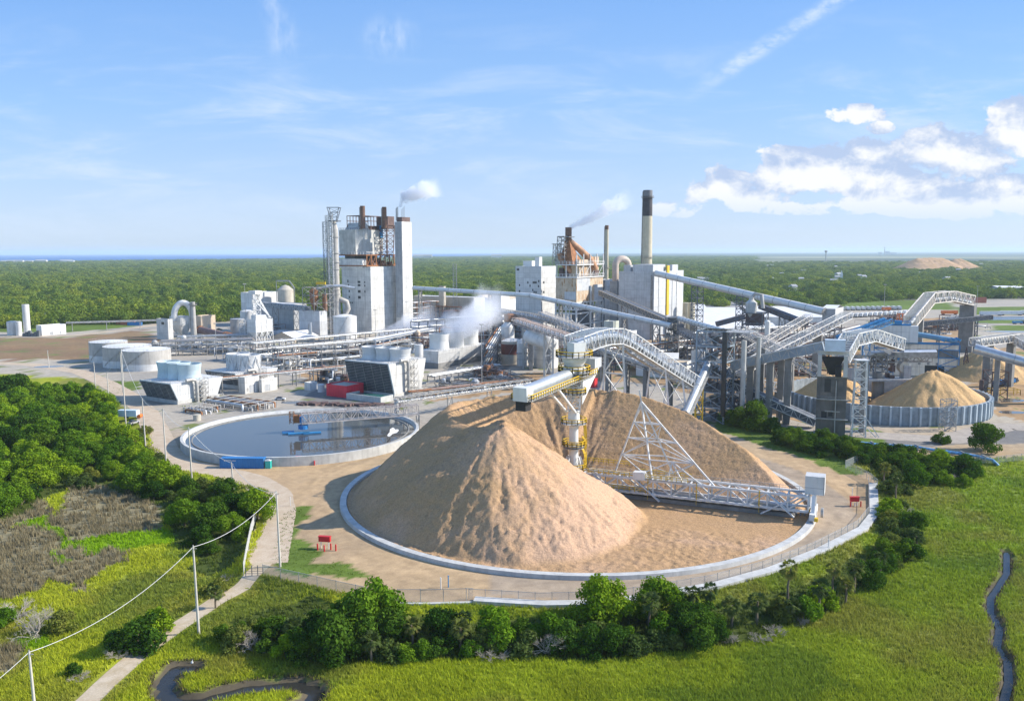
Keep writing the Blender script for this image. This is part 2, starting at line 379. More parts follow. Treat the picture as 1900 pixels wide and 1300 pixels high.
def chip_mat(name, c1, c2, c3):
    m = bpy.data.materials.new(name); m.use_nodes = True; t = NT(m.node_tree)
    out = t.n('ShaderNodeOutputMaterial'); b = t.n('ShaderNodeBsdfPrincipled'); t.l(b.outputs[0], out.inputs[0]); tc = t.n('ShaderNodeTexCoord').outputs['Object']
    big = t.noise(tc, .06, 5, .6, .5); med = t.noise(tc, .9, 5, .7); fine = t.noise(tc, 2.6, 5, .8)
    a = t.n('ShaderNodeAttribute', attribute_name='tint'); f = t.math('MULTIPLY_ADD', t.math('SUBTRACT', big, .5), 1.3, a.outputs['Fac'])
    c = t.mix(t.sstep(f, .2, .8), c1, c2); c = t.mix(t.math('MULTIPLY', t.sstep(med, .5, .78), .55), c, c3)
    c = t.mix(1.0, c, t.ramp(fine, [(.25, (.52, .50, .47)), (.5, (.95, .95, .95)), (.75, (1.28, 1.25, 1.20))]), 'MULTIPLY')
    t.l(c, b.inputs['Base Color']); b.inputs['Roughness'].default_value = .95; b.inputs['Specular IOR Level'].default_value = .1
    h = t.math('ADD', t.math('MULTIPLY', med, .35), t.math('MULTIPLY', fine, .16)); bp = t.n('ShaderNodeBump'); bp.inputs['Strength'].default_value = .9; bp.inputs['Distance'].default_value = .9
    t.l(h, bp.inputs['Height']); t.l(bp.outputs[0], b.inputs['Normal']); return m
chips = chip_mat('wood_chips', (.44, .28, .148), (.52, .342, .225), (.29, .18, .098))
chips_far = chip_mat('fresh_wood_chips', (.56, .36, .17), (.60, .40, .21), (.42, .26, .12))

def ground_mat():
    m = bpy.data.materials.new('ground_cover'); m.use_nodes = True; t = NT(m.node_tree)
    out = t.n('ShaderNodeOutputMaterial'); b = t.n('ShaderNodeBsdfPrincipled'); t.l(b.outputs[0], out.inputs[0]); tc = t.n('ShaderNodeTexCoord').outputs['Object']
    a = t.n('ShaderNodeVertexColor', layer_name='gcol').outputs['Color']
    big = t.noise(tc, .025, 6, .62, .6); med = t.noise(tc, .35, 5, .65); fine = t.noise(tc, 2.6, 4, .7)
    c = t.mix(1.0, a, t.ramp(big, [(.3, (.80, .82, .86)), (.7, (1.14, 1.10, 1.02))]), 'MULTIPLY')
    c = t.mix(1.0, c, t.ramp(med, [(.28, (.78, .77, .76)), (.72, (1.14, 1.14, 1.12))]), 'MULTIPLY')
    c = t.mix(1.0, c, t.ramp(fine, [(.25, (.80, .80, .80)), (.75, (1.15, 1.15, 1.15))]), 'MULTIPLY')
    t.l(c, b.inputs['Base Color']); b.inputs['Roughness'].default_value = .95; b.inputs['Specular IOR Level'].default_value = .1
    h = t.math('ADD', t.math('MULTIPLY', med, .25), t.math('MULTIPLY', fine, .15)); bp = t.n('ShaderNodeBump'); bp.inputs['Strength'].default_value = .6
    t.l(h, bp.inputs['Height']); t.l(bp.outputs[0], b.inputs['Normal']); return m
def road_mat(name, c1, c2, sc=.3):
    m = bpy.data.materials.new(name); m.use_nodes = True; t = NT(m.node_tree)
    out = t.n('ShaderNodeOutputMaterial'); b = t.n('ShaderNodeBsdfPrincipled'); t.l(b.outputs[0], out.inputs[0]); tc = t.n('ShaderNodeTexCoord').outputs['Object']
    c = t.mix(t.sstep(t.noise(tc, sc, 6, .65, .6), .3, .7), c1, c2)
    c = t.mix(1.0, c, t.ramp(t.noise(tc, 3, 4, .7), [(.25, (.8, .8, .8)), (.75, (1.12, 1.12, 1.12))]), 'MULTIPLY')
    t.l(c, b.inputs['Base Color']); b.inputs['Roughness'].default_value = .95; b.inputs['Specular IOR Level'].default_value = .1; return m
def water_mat(name, col, rough, wave, sc, ior=1.33):
    m = bpy.data.materials.new(name); m.use_nodes = True; t = NT(m.node_tree)
    out = t.n('ShaderNodeOutputMaterial'); b = t.n('ShaderNodeBsdfPrincipled'); t.l(b.outputs[0], out.inputs[0]); tc = t.n('ShaderNodeTexCoord').outputs['Object']
    b.inputs['Base Color'].default_value = (*col, 1); b.inputs['Roughness'].default_value = rough; b.inputs['IOR'].default_value = ior; b.inputs['Specular IOR Level'].default_value = .5
    if wave:
        bp = t.n('ShaderNodeBump'); bp.inputs['Strength'].default_value = wave; bp.inputs['Distance'].default_value = .1
        t.l(t.noise(tc, sc, 3, .5), bp.inputs['Height']); t.l(bp.outputs[0], b.inputs['Normal'])
    return m
def leaf_mat(name, c1, c2, c3, transl=.3, big=False):
    m = bpy.data.materials.new(name); m.use_nodes = True; t = NT(m.node_tree)
    out = t.n('ShaderNodeOutputMaterial'); a = t.n('ShaderNodeAttribute', attribute_name='lv').outputs['Fac']; oi = t.n('ShaderNodeObjectInfo'); r = oi.outputs['Random']
    if big: r = t.math('MULTIPLY_ADD', t.math('SUBTRACT', t.noise(oi.outputs['Location'], .009, 4, .6), .5), 2.2, t.math('MULTIPLY_ADD', r, .8, .10), clamp=True)
    c = t.ramp(a, [(0, c1), (.5, c2), (1, c3)])
    c = t.mix(1.0, c, t.ramp(r, [(0, (.50, .62, .66)), (.5, (.98, .98, .95)), (1, (1.7, 1.36, .95))]), 'MULTIPLY')
    d = t.n('ShaderNodeBsdfDiffuse'); tr = t.n('ShaderNodeBsdfTranslucent'); mx = t.n('ShaderNodeMixShader'); mx.inputs[0].default_value = transl
    t.l(c, d.inputs[0]); t.l(t.mix(1.0, c, (1.15, 1.2, .7), 'MULTIPLY'), tr.inputs[0]); t.l(d.outputs[0], mx.inputs[1]); t.l(tr.outputs[0], mx.inputs[2]); t.l(mx.outputs[0], out.inputs[0]); return m
# ---------------- numpy noise and polygons ----------------
def _h(ix, iy, s):
    n = (ix.astype(np.int64) * 374761393 + iy.astype(np.int64) * 668265263 + s * 1442695041) & 0x7fffffff
    n = ((n ^ (n >> 13)) * 1274126177) & 0x7fffffff
    return ((n ^ (n >> 16)) & 0xffff) / 65535.0
def vn(x, y, s=0):
    ix, iy = np.floor(x), np.floor(y); fx, fy = x - ix, y - iy; fx = fx * fx * (3 - 2 * fx); fy = fy * fy * (3 - 2 * fy)
    a = _h(ix, iy, s); b = _h(ix + 1, iy, s); c = _h(ix, iy + 1, s); d = _h(ix + 1, iy + 1, s)
    return (a * (1 - fx) + b * fx) * (1 - fy) + (c * (1 - fx) + d * fx) * fy
def fbm(x, y, s=0, o=4):
    t = 0; a = .5; tot = 0
    for i in range(o): t = t + a * vn(x, y, s + i * 17); tot += a; a *= .5; x = x * 2.03 + 11.3; y = y * 2.03 + 5.7
    return t / tot                                     # 0..1
def inpoly(x, y, P):
    r = np.zeros(x.shape, bool); n = len(P)
    for i in range(n):
        x0, y0 = P[i][:2]; x1, y1 = P[(i + 1) % n][:2]
        if y0 == y1: continue
        r ^= ((y0 > y) != (y1 > y)) & (x < (x1 - x0) * (y - y0) / (y1 - y0) + x0)
    return r
def pdist(x, y, P, close=False):
    d = np.full(x.shape, 1e9); n = len(P)
    for i in range(n if close else n - 1):
        x0, y0 = P[i][:2]; x1, y1 = P[(i + 1) % n][:2]; ex, ey = x1 - x0, y1 - y0; L = ex * ex + ey * ey + 1e-9
        t = np.clip(((x - x0) * ex + (y - y0) * ey) / L, 0, 1); d = np.minimum(d, np.hypot(x - x0 - t * ex, y - y0 - t * ey))
    return d
def sst(v, a, b):
    t = np.clip((v - a) / (b - a), 0, 1); return t * t * (3 - 2 * t)
def gp(L, z=0.0): return [tuple(G(a, b, z))[:2] for a, b in L]

MZ = -1.2                                              # marsh level
WALLPX = [(878, 1120), (1010, 1128), (1110, 1126), (1200, 1116), (1340, 1091), (1440, 1063), (1530, 1027), (1610, 985), (1631, 957), (1628, 900)]
YARD = gp([(462, 1040), (470, 1060), (560, 1082), (690, 1113), (742, 1121)]) + gp(WALLPX) + gp([(1618, 880), (1575, 864), (1640, 840), (1740, 848), (1850, 850), (1990, 838)]) + \
       [(700, 330), (3000, 900), (3000, 6000), (-3000, 6000), (-3000, 470)] + gp([(-250, 697), (0, 694), (165, 702), (212, 738), (262, 778), (285, 825), (325, 870), (420, 888), (498, 910), (500, 960)])
C0 = Vector((16.4, 220.0, 0)); RING = 60.7
TC = Vector((-72.6, 287.0, 0)); TR = 39.9              # clarifier
P = lambda L, z=MZ: gp(L, z)
REEDS = [P([(-60, 985), (60, 975), (112, 1003), (105, 1060), (75, 1095), (0, 1112), (-80, 1112)]), P([(95, 962), (128, 905), (240, 872), (330, 925), (290, 985), (215, 990), (120, 1002)]),
         P([(-90, 900), (100, 902), (85, 958), (0, 985), (-90, 985)]), P([(112, 1014), (165, 1012), (160, 1036), (120, 1030)]), P([(158, 1026), (220, 1014), (255, 1045), (205, 1058), (172, 1086), (122, 1084), (60, 1066), (108, 1044)]),
         P([(150, 1088), (190, 1083), (185, 1098), (150, 1100)]), P([(-40, 1210), (40, 1205), (50, 1235), (0, 1250), (-60, 1250)])]
BRIGHT = [P([(0, 980), (90, 958), (110, 985), (330, 985), (330, 1010), (100, 1050), (80, 1010), (40, 975)]), P([(0, 1190), (90, 1180), (90, 1210), (0, 1210)])]
GRASSY = [gp([(1330, 760), (1390, 800), (1500, 830), (1570, 855), (1600, 880), (1560, 880), (1500, 850), (1430, 832), (1380, 815), (1330, 800)]),
          gp([(525, 945), (566, 938), (560, 975), (575, 1015), (590, 1050), (560, 1075), (520, 1050)]), gp([(560, 1035), (650, 1045), (700, 1075), (640, 1075), (560, 1060)]),
          gp([(1390, 812), (1450, 836), (1530, 862), (1640, 850), (1640, 800), (1450, 780), (1380, 780)]),
          gp([(-300, 613), (120, 617), (240, 607), (330, 590), (-300, 600)]), gp([(196, 708), (262, 706), (262, 722), (205, 735)]), gp([(1540, 573), (1540, 553), (1770, 560), (1770, 575)]),
          gp([(1760, 590), (2200, 588), (2200, 598), (1760, 600)]), gp([(1612, 596), (1700, 590), (1700, 602), (1640, 610)]), gp([(1770, 570), (2200, 566), (2200, 583), (1780, 584)]), gp([(1840, 604), (2000, 602), (2000, 612), (1850, 614)]), gp([(1290, 556), (1420, 556), (1420, 566), (1290, 566)])]
DUST = [gp([(1090, 705), (1090, 640), (1290, 625), (1520, 622), (1520, 700), (1330, 740), (1200, 712)]), gp([(1290, 770), (1290, 700), (1500, 640), (1600, 640), (1600, 700), (1520, 800), (1400, 770)]), gp([(1800, 730), (1800, 650), (2000, 640), (2000, 780), (1870, 780)]), gp([(760, 745), (900, 700), (1010, 690), (1010, 720), (900, 735)]), gp([(610, 700), (560, 720), (560, 690), (640, 680)]), gp([(1600, 640), (1680, 590), (1800, 590), (1800, 640)])]
BROWNF = [gp([(-300, 628), (130, 626), (260, 612), (300, 632), (230, 655), (150, 668), (0, 668), (-300, 668)])]
ASPH = [gp([(770, 640), (780, 590), (960, 585), (1010, 640), (930, 690), (900, 640)]), gp([(560, 742), (600, 700), (690, 690), (720, 745), (640, 765)]), gp([(1570, 800), (1720, 812), (1870, 790), (1990, 800), (1990, 815), (1700, 830), (1560, 815)]), gp([(1270, 690), (1300, 640), (1180, 640), (1150, 700)])]
CREEK1 = P([(360, 1236), (325, 1236), (309, 1253), (306, 1285), (330, 1301), (370, 1297), (400, 1287), (445, 1276), (500, 1269), (555, 1267), (586, 1277), (580, 1294), (545, 1312)])
CREEK2 = P([(1868, 1020), (1868, 1060), (1848, 1090), (1838, 1105), (1838, 1130), (1855, 1160), (1850, 1195), (1870, 1220), (1872, 1260), (1862, 1300), (1850, 1350)])
TRACK = gp([(492, 1046), (474, 1064), (440, 1090)], -.4) + P([(405, 1112), (368, 1140), (330, 1163), (290, 1192), (250, 1222), (205, 1262), (165, 1300), (110, 1352)])
WOOD = gp([(-200, 700), (0, 712), (60, 720), (150, 712), (196, 742), (240, 800), (262, 850), (310, 890), (400, 905), (480, 925), (485, 965), (440, 1030), (390, 1060), (340, 1010), (300, 960), (300, 930), (190, 890), (120, 900), (60, 930), (0, 962), (-200, 980)])
BAND = P([(430, 1150), (560, 1110), (740, 1150), (900, 1150), (1200, 1150), (1400, 1120), (1540, 1060), (1640, 1010), (1700, 1000), (1700, 1040), (1570, 1110), (1500, 1140), (1380, 1190), (1200, 1215), (900, 1225), (700, 1228), (560, 1225), (430, 1190)])
def land(x, y):
    jx = (fbm(x * .12, y * .12, 3) - .5) * 7; jy = (fbm(x * .12, y * .12, 9) - .5) * 7; xx, yy = x + jx, y + jy
    ins = inpoly(x, y, YARD); d = pdist(x, y, YARD, True); sd = np.where(ins, d, -d)
    k = sst(sd, -6, -.6); z = MZ + (-MZ) * k
    near = y < 900
    dt = pdist(x, y, TRACK); z = np.where(~ins, np.maximum(z, MZ + .15 * sst(-dt, -4, -1.5)), z)
    d1 = pdist(x, y, CREEK1); d2 = pdist(x, y, CREEK2)
    n2 = fbm(x * .3, y * .3, 21) * 1.2
    z = z - 1.25 * (1 - sst(d1 + n2 * .5, .8, 1.9)) - 1.2 * (1 - sst(d2 + n2 * .3, .5, 1.5))
    z = np.where(~ins & near, z + (fbm(x * .08, y * .08, 31) - .5) * .5, z)
    n = fbm(x * .03, y * .03, 40)[..., None]; nb = fbm(x * .11, y * .11, 55)[..., None]
    t = sst(x, -40, 60)[..., None]
    left = np.array((.26, .33, .020)) * (1 - n) + np.array((.34, .345, .04)) * n; right = np.array((.14, .215, .024)) * (1 - n) + np.array((.235, .285, .034)) * n
    frontw = sst(-y, -150, -112)[..., None]
    marsh = left * (1 - t) + (right * (1 - frontw * .55) + np.array((.25, .29, .03)) * frontw * .55) * t
    rb = sst(x * .9 - (y - 150) * .5, 70, 130)[..., None]; marsh = marsh * (1 - rb * .35) + np.array((.10, .13, .02)) * rb * .35
    marsh = marsh * (.82 + .36 * nb)
    pa = sst(fbm(x * .045 + 9, y * .045, 91), .50, .66)[..., None]; pb = sst(fbm(x * .07 + 3, y * .07 + 40, 93), .56, .70)[..., None]
    marsh = marsh * (1 - pa * .6) + np.array((.20, .19, .06)) * pa * .6; marsh = marsh * (1 - pb * .5) + np.array((.085, .15, .03)) * pb * .5
    cls = np.where(~ins & near, 1, 0)
    col = marsh
    for Pg in BRIGHT: m = inpoly(xx, yy, Pg); col = np.where(m[..., None], np.array((.17, .29, .012)), col)
    for Pg in REEDS: m = inpoly(xx, yy, Pg) & ~ins; col = np.where(m[..., None], (np.array((.25, .22, .135)) * (.72 + .6 * nb)), col); cls = np.where(m, 2, cls)
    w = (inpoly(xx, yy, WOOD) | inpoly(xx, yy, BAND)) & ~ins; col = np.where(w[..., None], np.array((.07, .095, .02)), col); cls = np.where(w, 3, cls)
    bank = ((d1 < 2.3) | (d2 < 1.3)) & ~ins; col = np.where(bank[..., None], np.array((.10, .085, .06)), col); cls = np.where(((d1 < 2.0) | (d2 < 1.1)) & ~ins, 0, cls)
    # yard
    dirt = np.array((.46, .325, .195)) * (1 - n) + np.array((.40, .30, .19)) * n; plant = np.array((.43, .39, .33)) * (1 - n) + np.array((.36, .33, .29)) * n
    kp = sst(y, 250, 330)[..., None]; yd = dirt * (1 - kp) + plant * kp
    rr = np.hypot(x - C0.x, y - C0.y); ringr = ((rr > RING) & (rr < RING + 10) & (x > -5))[..., None]; st_ = fbm(np.arctan2(y - C0.y, x - C0.x) * 9, rr * .9, 61)[..., None]; yd = np.where(ringr, np.array((.37, .295, .22)), yd); yd = np.where(((rr > RING) & (rr < RING + 17) & (y < 262))[..., None], yd * (.72 + .56 * st_), yd)
    for Pg in ASPH: m = inpoly(xx, yy, Pg); yd = np.where(m[..., None], np.array((.21, .20, .19)), yd)
    for Pg in DUST: m = inpoly(x + jx * 2, y + jy * 3, Pg); yd = np.where(m[..., None], np.array((.40, .27, .155)) * (.45 + .95 * nb), yd)
    for Pg in BROWNF: m = inpoly(x + jx * 3, y + jy * 4, Pg); yd = np.where(m[..., None], np.array((.24, .145, .09)) * (1 - n) + np.array((.25, .19, .11)) * n, yd)
    for Pg in GRASSY: m = inpoly(xx, yy, Pg); yd = np.where(m[..., None], np.array((.11, .165, .03)) * (.7 + .7 * nb), yd); cls = np.where(m & ins & near, 4, cls)
    weeds = ((nb[..., 0] > .70) & (y > 300) & (y < 700)); yd = np.where(weeds[..., None], np.array((.17, .20, .07)), yd)
    col = np.where(ins[..., None], yd, col)
    # beyond the mill: woodland floor, then pale tidal flats towards the horizon
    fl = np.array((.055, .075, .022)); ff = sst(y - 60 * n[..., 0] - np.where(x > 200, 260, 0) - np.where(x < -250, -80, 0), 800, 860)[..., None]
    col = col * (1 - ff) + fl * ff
    flats = (sst(x / np.maximum(y, 1), .26, .32) * sst(y, 4300, 4900))[..., None]; stripe = fbm(x * .0006, y * .0016, 70)[..., None]
    col = col * (1 - flats) + (np.array((.25, .26, .16)) * sst(stripe, .42, .5) + np.array((.05, .075, .05)) * (1 - sst(stripe, .42, .5))) * flats
    far = sst(y, 9000, 12000)[..., None]; col = col * (1 - far) + np.array((.045, .07, .05)) * far
    cls = np.where((dt < 2.4) & ~ins, 0, cls)
    return z, np.clip(col, 0, 1), cls, sd

def make_ground():
    def axis(lo, hi, step, far0, far1, n):
        a = np.arange(lo, hi + step / 2, step); g = lambda s, e: np.sign(e - s) * 0 + s + (e - s) * (np.geomspace(1, 1000, n) - 1) / 999
        return np.concatenate([g(lo, far0)[1:][::-1], a, g(hi, far1)[1:]])
    xs = axis(-230, 250, 1.25, -32000, 32000, 60); ys = axis(96, 330, 1.25, -400, 33000, 110)
    # keep some resolution over the mill itself
    ys = np.unique(np.concatenate([ys, np.arange(332, 1000, 5), np.arange(1000, 9000, 120)])); xs = np.unique(np.concatenate([xs, np.arange(-900, -230, 8), np.arange(255, 900, 8), np.arange(900, 7000, 200), -np.arange(900, 7000, 200)]))
    X, Y = np.meshgrid(xs, ys); z, col, cls, sd = land(X, Y); ny, nx = X.shape
    v = np.stack([X, Y, z], -1).reshape(-1, 3); i = np.arange(ny * nx).reshape(ny, nx)
    f = np.stack([i[:-1, :-1], i[:-1, 1:], i[1:, 1:], i[1:, :-1]], -1).reshape(-1, 4)
    c4 = np.concatenate([col.reshape(-1, 3), np.ones((ny * nx, 1))], 1)
    me = npmesh('ground', v, f, [ground_mat()], {'gcol': ('FLOAT_COLOR', 'POINT', c4)}, True)
    o = bpy.data.objects.new('ground', me); COL.objects.link(o); struct(o)
make_ground()

def strip(name, pts, w, m, dz=.06, n=5, seg=1.5, jit=.12):
    pts = [Vector((p[0], p[1])) for p in pts]; res = []
    for a, b in zip(pts[:-1], pts[1:]):
        k = max(1, int((b - a).length / seg)); res += [a.lerp(b, i / k) for i in range(k)]
    res.append(pts[-1]); rows = []
    for _ in range(3): res = [res[0]] + [(res[i - 1] + res[i] * 2 + res[i + 1]) / 4 for i in range(1, len(res) - 1)] + [res[-1]]
    for i, p in enumerate(res):
        d = (res[min(i + 1, len(res) - 1)] - res[max(i - 1, 0)]).normalized(); s = Vector((d.y, -d.x))
        wl = w / 2 * (1 + (R.random() - .5) * jit * .4); wr = w / 2 * (1 + (R.random() - .5) * jit * .4)
        rows.append([p + s * (-wl + (wl + wr) * k / (n - 1)) for k in range(n)])
    A = np.array([[tuple(q) for q in r] for r in rows]); z = land(A[..., 0], A[..., 1])[0] + dz
    v = np.concatenate([A, z[..., None]], -1).reshape(-1, 3); i = np.arange(len(rows) * n).reshape(len(rows), n)
    f = np.stack([i[:-1, :-1], i[:-1, 1:], i[1:, 1:], i[1:, :-1]], -1).reshape(-1, 4)
    o = bpy.data.objects.new(name, npmesh(name, v, f, [m], None, True)); COL.objects.link(o); return struct(o)
gravel = road_mat('gravel', (.53, .435, .325), (.45, .35, .25)); sand = road_mat('sandy_track', (.53, .445, .335), (.42, .335, .22)); paved = road_mat('asphalt', (.25, .24, .23), (.19, .185, .18))
strip('dirt_track', TRACK, 3.6, sand)
strip('gravel_road', gp([(492, 1046), (503, 1000), (515, 950), (510, 915), (470, 890), (400, 872), (340, 862), (305, 835), (290, 800), (272, 765), (240, 735), (200, 712), (150, 690), (60, 676), (-60, 672)]), 9, gravel, .04)
strip('mill_road', gp([(-60, 622), (120, 624), (230, 612), (330, 596), (450, 588)]), 8, gravel, .04, seg=6)
strip('yard_road', gp([(1990, 800), (1860, 790), (1760, 816), (1600, 806), (1480, 790), (1400, 770), (1340, 742)]), 12, road_mat('worn_yard', (.42, .37, .31), (.33, .29, .25)), .05)
strip('far_road', [(x, y) for x, y in ((248, 900), (300, 1200), (420, 1900), (560, 2700))], 16, road_mat('far_asphalt', (.34, .33, .31), (.30, .29, .28)), .1, 2, 40, 0)

def sheet(name, poly, z, m):
    mb = MB(); mb.add([(x, y, z) for x, y in poly], [tuple(range(len(poly)))]); return struct(mb.build(name, m))
sheet('sea', [(-32000, 5300), (-5200, 5500), (-3300, 5850), (-1900, 7900), (-700, 13000), (-200, 20000), (-100, 33000), (-32000, 33000)], .6, water_mat('sea_water', (.004, .09, .30), .7, .0, .02))
def creek(name, pts, w):
    pts = [Vector(p) for p in pts]; L, Rr = [], []
    for i, p in enumerate(pts):
        d = (pts[min(i + 1, len(pts) - 1)] - pts[max(i - 1, 0)]).normalized(); s = Vector((-d.y, d.x)) * w; L.append(p + s); Rr.append(p - s)
    mb = MB()
    for i in range(len(pts) - 1): mb.add([(*L[i], MZ - .55), (*Rr[i], MZ - .55), (*Rr[i + 1], MZ - .55), (*L[i + 1], MZ - .55)], [(0, 1, 2, 3)])
    return mb
creek_w = water_mat('creek_water', (.03, .03, .028), .06, .15, .8)
struct(creek('creek_water', CREEK1, 1.7).build('creek_water', creek_w)); struct(creek('creek_water', CREEK2, .6).build('creek_water', creek_w))
sheet('canal_water', gp([(1765, 588), (2100, 586), (2100, 593), (1765, 594)]), .12, water_mat('canal_surface', (.10, .14, .18), .25, .1, .5))
pud = water_mat('puddle_water', (.10, .09, .08), .05, .05, .6)
def puddle(c, a, b, s):
    P_ = []
    for i in range(28):
        t = i / 28 * 2 * math.pi; k = 1 + .45 * (vn(np.array([math.cos(t) * 1.7 + s]), np.array([math.sin(t) * 1.7 + s]), s)[0] - .5)
        P_.append((c.x + a * k * math.cos(t), c.y + b * k * math.sin(t)))
    sheet('puddle', P_, .05, pud)
puddle(G(545, 746), 6, 3.5, 3); puddle(G(1858, 742), 9, 5, 5); puddle(G(1880, 765), 5, 3, 8); puddle(G(1868, 615), 20, 8, 11); puddle(G(90, 680), 9, 4, 12)

# ---------------- the big wood-chip pile inside its ring ----------------
BET = rad(-23.5); BE = Vector((math.cos(BET), math.sin(BET), 0)); BN = Vector((-BE.y, BE.x, 0))
def make_pile():
    s_ = .42; n = int(2 * (RING - .9) / s_); g = (np.arange(n + 1) - n / 2) * s_; X, Y = np.meshgrid(g, g); r = np.hypot(X, Y)
    crest = [(229, 29.4, 24.4), (220, 29.6, 22.2), (205, 30.5, 21.0), (185, 32, 21.4), (165, 35, 21.8), (145, 36.5, 21.6), (120, 34.5, 21.6), (92, 32, 23.2), (60, 31, 23.8), (30, 30, 23.4), (0, 29.5, 22.6), (-28, 29.5, 21)]
    ph = np.array([c[0] for c in crest])[::-1]; rc = np.array([c[1] for c in crest])[::-1]; hc = np.array([c[2] for c in crest])[::-1]
    th = np.arange(-28, 229, 2.0); h1 = np.full(X.shape, -9.0); h2 = h1.copy()
    wx = (fbm(X * .10 + 50, Y * .10, 81) - .5) * 3; wy = (fbm(X * .10, Y * .10 + 50, 82) - .5) * 3
    for t in list(th) + [229.0]:
        q = math.radians(t); c = np.interp(t, ph, rc); hh = np.interp(t, ph, hc); d = np.hypot(X + wx - c * math.cos(q), Y + wy - c * math.sin(q))
        v = hh - (.69 if t > 140 else .71) * np.sqrt(d * d + .8)
        if t <= 140: h1 = np.maximum(h1, v)
        else: h2 = np.maximum(h2, v)
    dd = X * BN.x + Y * BN.y; ee = X * BE.x + Y * BE.y
    face = (dd - 2.6) * .76 + .10 * np.sin(dd * 6.0 + 2.5 * fbm(ee * .25, dd * .25, 5)) + .25 * (fbm(ee * .5, dd * 1.6, 15) - .5)
    h1 = np.where((ee > -4), np.minimum(h1, face), h1)
    h = np.maximum(h1, h2); h = np.minimum(h, (RING - 1.8 - r) * .95)
    on = sst(h, .2, 2.5)
    ax, ay = 29.4 * math.cos(math.radians(229)), 29.4 * math.sin(math.radians(229)); la = np.arctan2(Y - ay, X - ax); lr = np.hypot(X - ax, Y - ay); pa = np.arctan2(Y, X)
    cone = (h2 > h1) & (np.hypot(X - ax, Y - ay) < 40)
    gul = np.where(cone, fbm(la * 9, lr * .10, 101, 4), fbm(pa * 17, r * .10, 102, 4)) - .5
    fac = sst(dd, 2, 8) * sst(ee, 2, 6)                  # combed face has no gullies
    lump = (fbm(X * .55, Y * .55, 120, 4) - .5); big = fbm(X * .10, Y * .10, 130, 3) - .5
    near = sst(-Y, 2, 18)
    rough = sst(fbm(X * .07, Y * .07, 140, 3), .36, .60)
    h = h + on * (gul * 1.25 * (1 - fac) + (fbm(X * 1.5, Y * 1.5, 160, 3) - .5) * (.40 + .65 * near * rough) + (fbm(X * .8, Y * .8, 121, 4) - .5) * (.15 + .35 * near * rough) * (1 - .75 * fac) + big * .9 * (1 - fac))
    rub = sst(-dd, 14, 26) * sst(r, 20, 34)
    floor = .28 + lump * .15 + rub * (fbm(X * 1.1, Y * 1.1, 150, 3)) * .75
    h = np.maximum(h, floor); tint = .25 + .55 * near * sst(X - Y * .2, -22, 14) * on + .1 * rub
    i = np.arange(X.size).reshape(X.shape); f = np.stack([i[:-1, :-1], i[:-1, 1:], i[1:, 1:], i[1:, :-1]], -1).reshape(-1, 4)
    rf = np.hypot(*(np.stack([X, Y])[:, :-1, :-1] + s_ / 2)).reshape(-1); f = f[rf < RING - 1.0]
    used = np.zeros(X.size, bool); used[f.ravel()] = True; idx = np.cumsum(used) - 1
    v = np.stack([X, Y, h], -1).reshape(-1, 3)[used]; me = npmesh('chip_pile', v, idx[f], [chips], {'tint': ('FLOAT', 'POINT', tint.ravel()[used])}, True)
    o = bpy.data.objects.new('chip_pile', me); COL.objects.link(o); o.location = C0
    tag(o, 'giant horseshoe heap of wood chips inside the pale kerb ring', 'chip pile')
make_pile()
def cone_pile(c, rr, hh, label, m=chips_far, seed=1, sx=1.0, ridge=0.0, rz=0.0, n=90, group=None, z0=0.0, clip=None):
    g = np.linspace(-1.05, 1.05, n); X, Y = np.meshgrid(g * (rr + ridge), g * rr); d = np.hypot(np.maximum(np.abs(X) - ridge, 0), Y)
    la = np.arctan2(Y, X); h = hh * (1 - np.sqrt(d * d + 1) / rr); on = sst(h, 0, hh * .3)
    h = h + on * ((fbm(la * 7 + seed, d * .12, seed) - .5) * hh * .11 + (fbm(X * .25 + seed, Y * .25, seed) - .5) * hh * .06)
    if clip: rr_ = np.hypot(X + c[0] - clip[0], Y + c[1] - clip[1]); h = np.where(rr_ > clip[2], -1.0, np.minimum(h, clip[3] + (clip[2] - rr_) * .8))
    h = np.maximum(h, -.3); ca, sa = math.cos(rz), math.sin(rz); i = np.arange(X.size).reshape(X.shape); f = np.stack([i[:-1, :-1], i[:-1, 1:], i[1:, 1:], i[1:, :-1]], -1).reshape(-1, 4)
    v = np.stack([X * ca - Y * sa, X * sa + Y * ca, h + z0], -1).reshape(-1, 3)
    me = npmesh('chip_pile', v, f, [m], {'tint': ('FLOAT', 'POINT', np.full(X.size, .4))}, True); o = bpy.data.objects.new('chip_pile', me); COL.objects.link(o); o.location = c
    return tag(o, label, 'chip pile', group)

def ring_kerb():
    t = thing('ring_kerb', 'pale concrete kerb ring encircling the giant chip heap', 'kerb', tuple(C0))
    n = 220; mb = MB(); mb.lathe([(RING - .9, 0), (RING - .8, .9), (RING + .8, .9), (RING + .9, 0)], (0, 0, 0), n, smooth=False); mb.build('kerb', conc_lt, t)
ring_kerb()

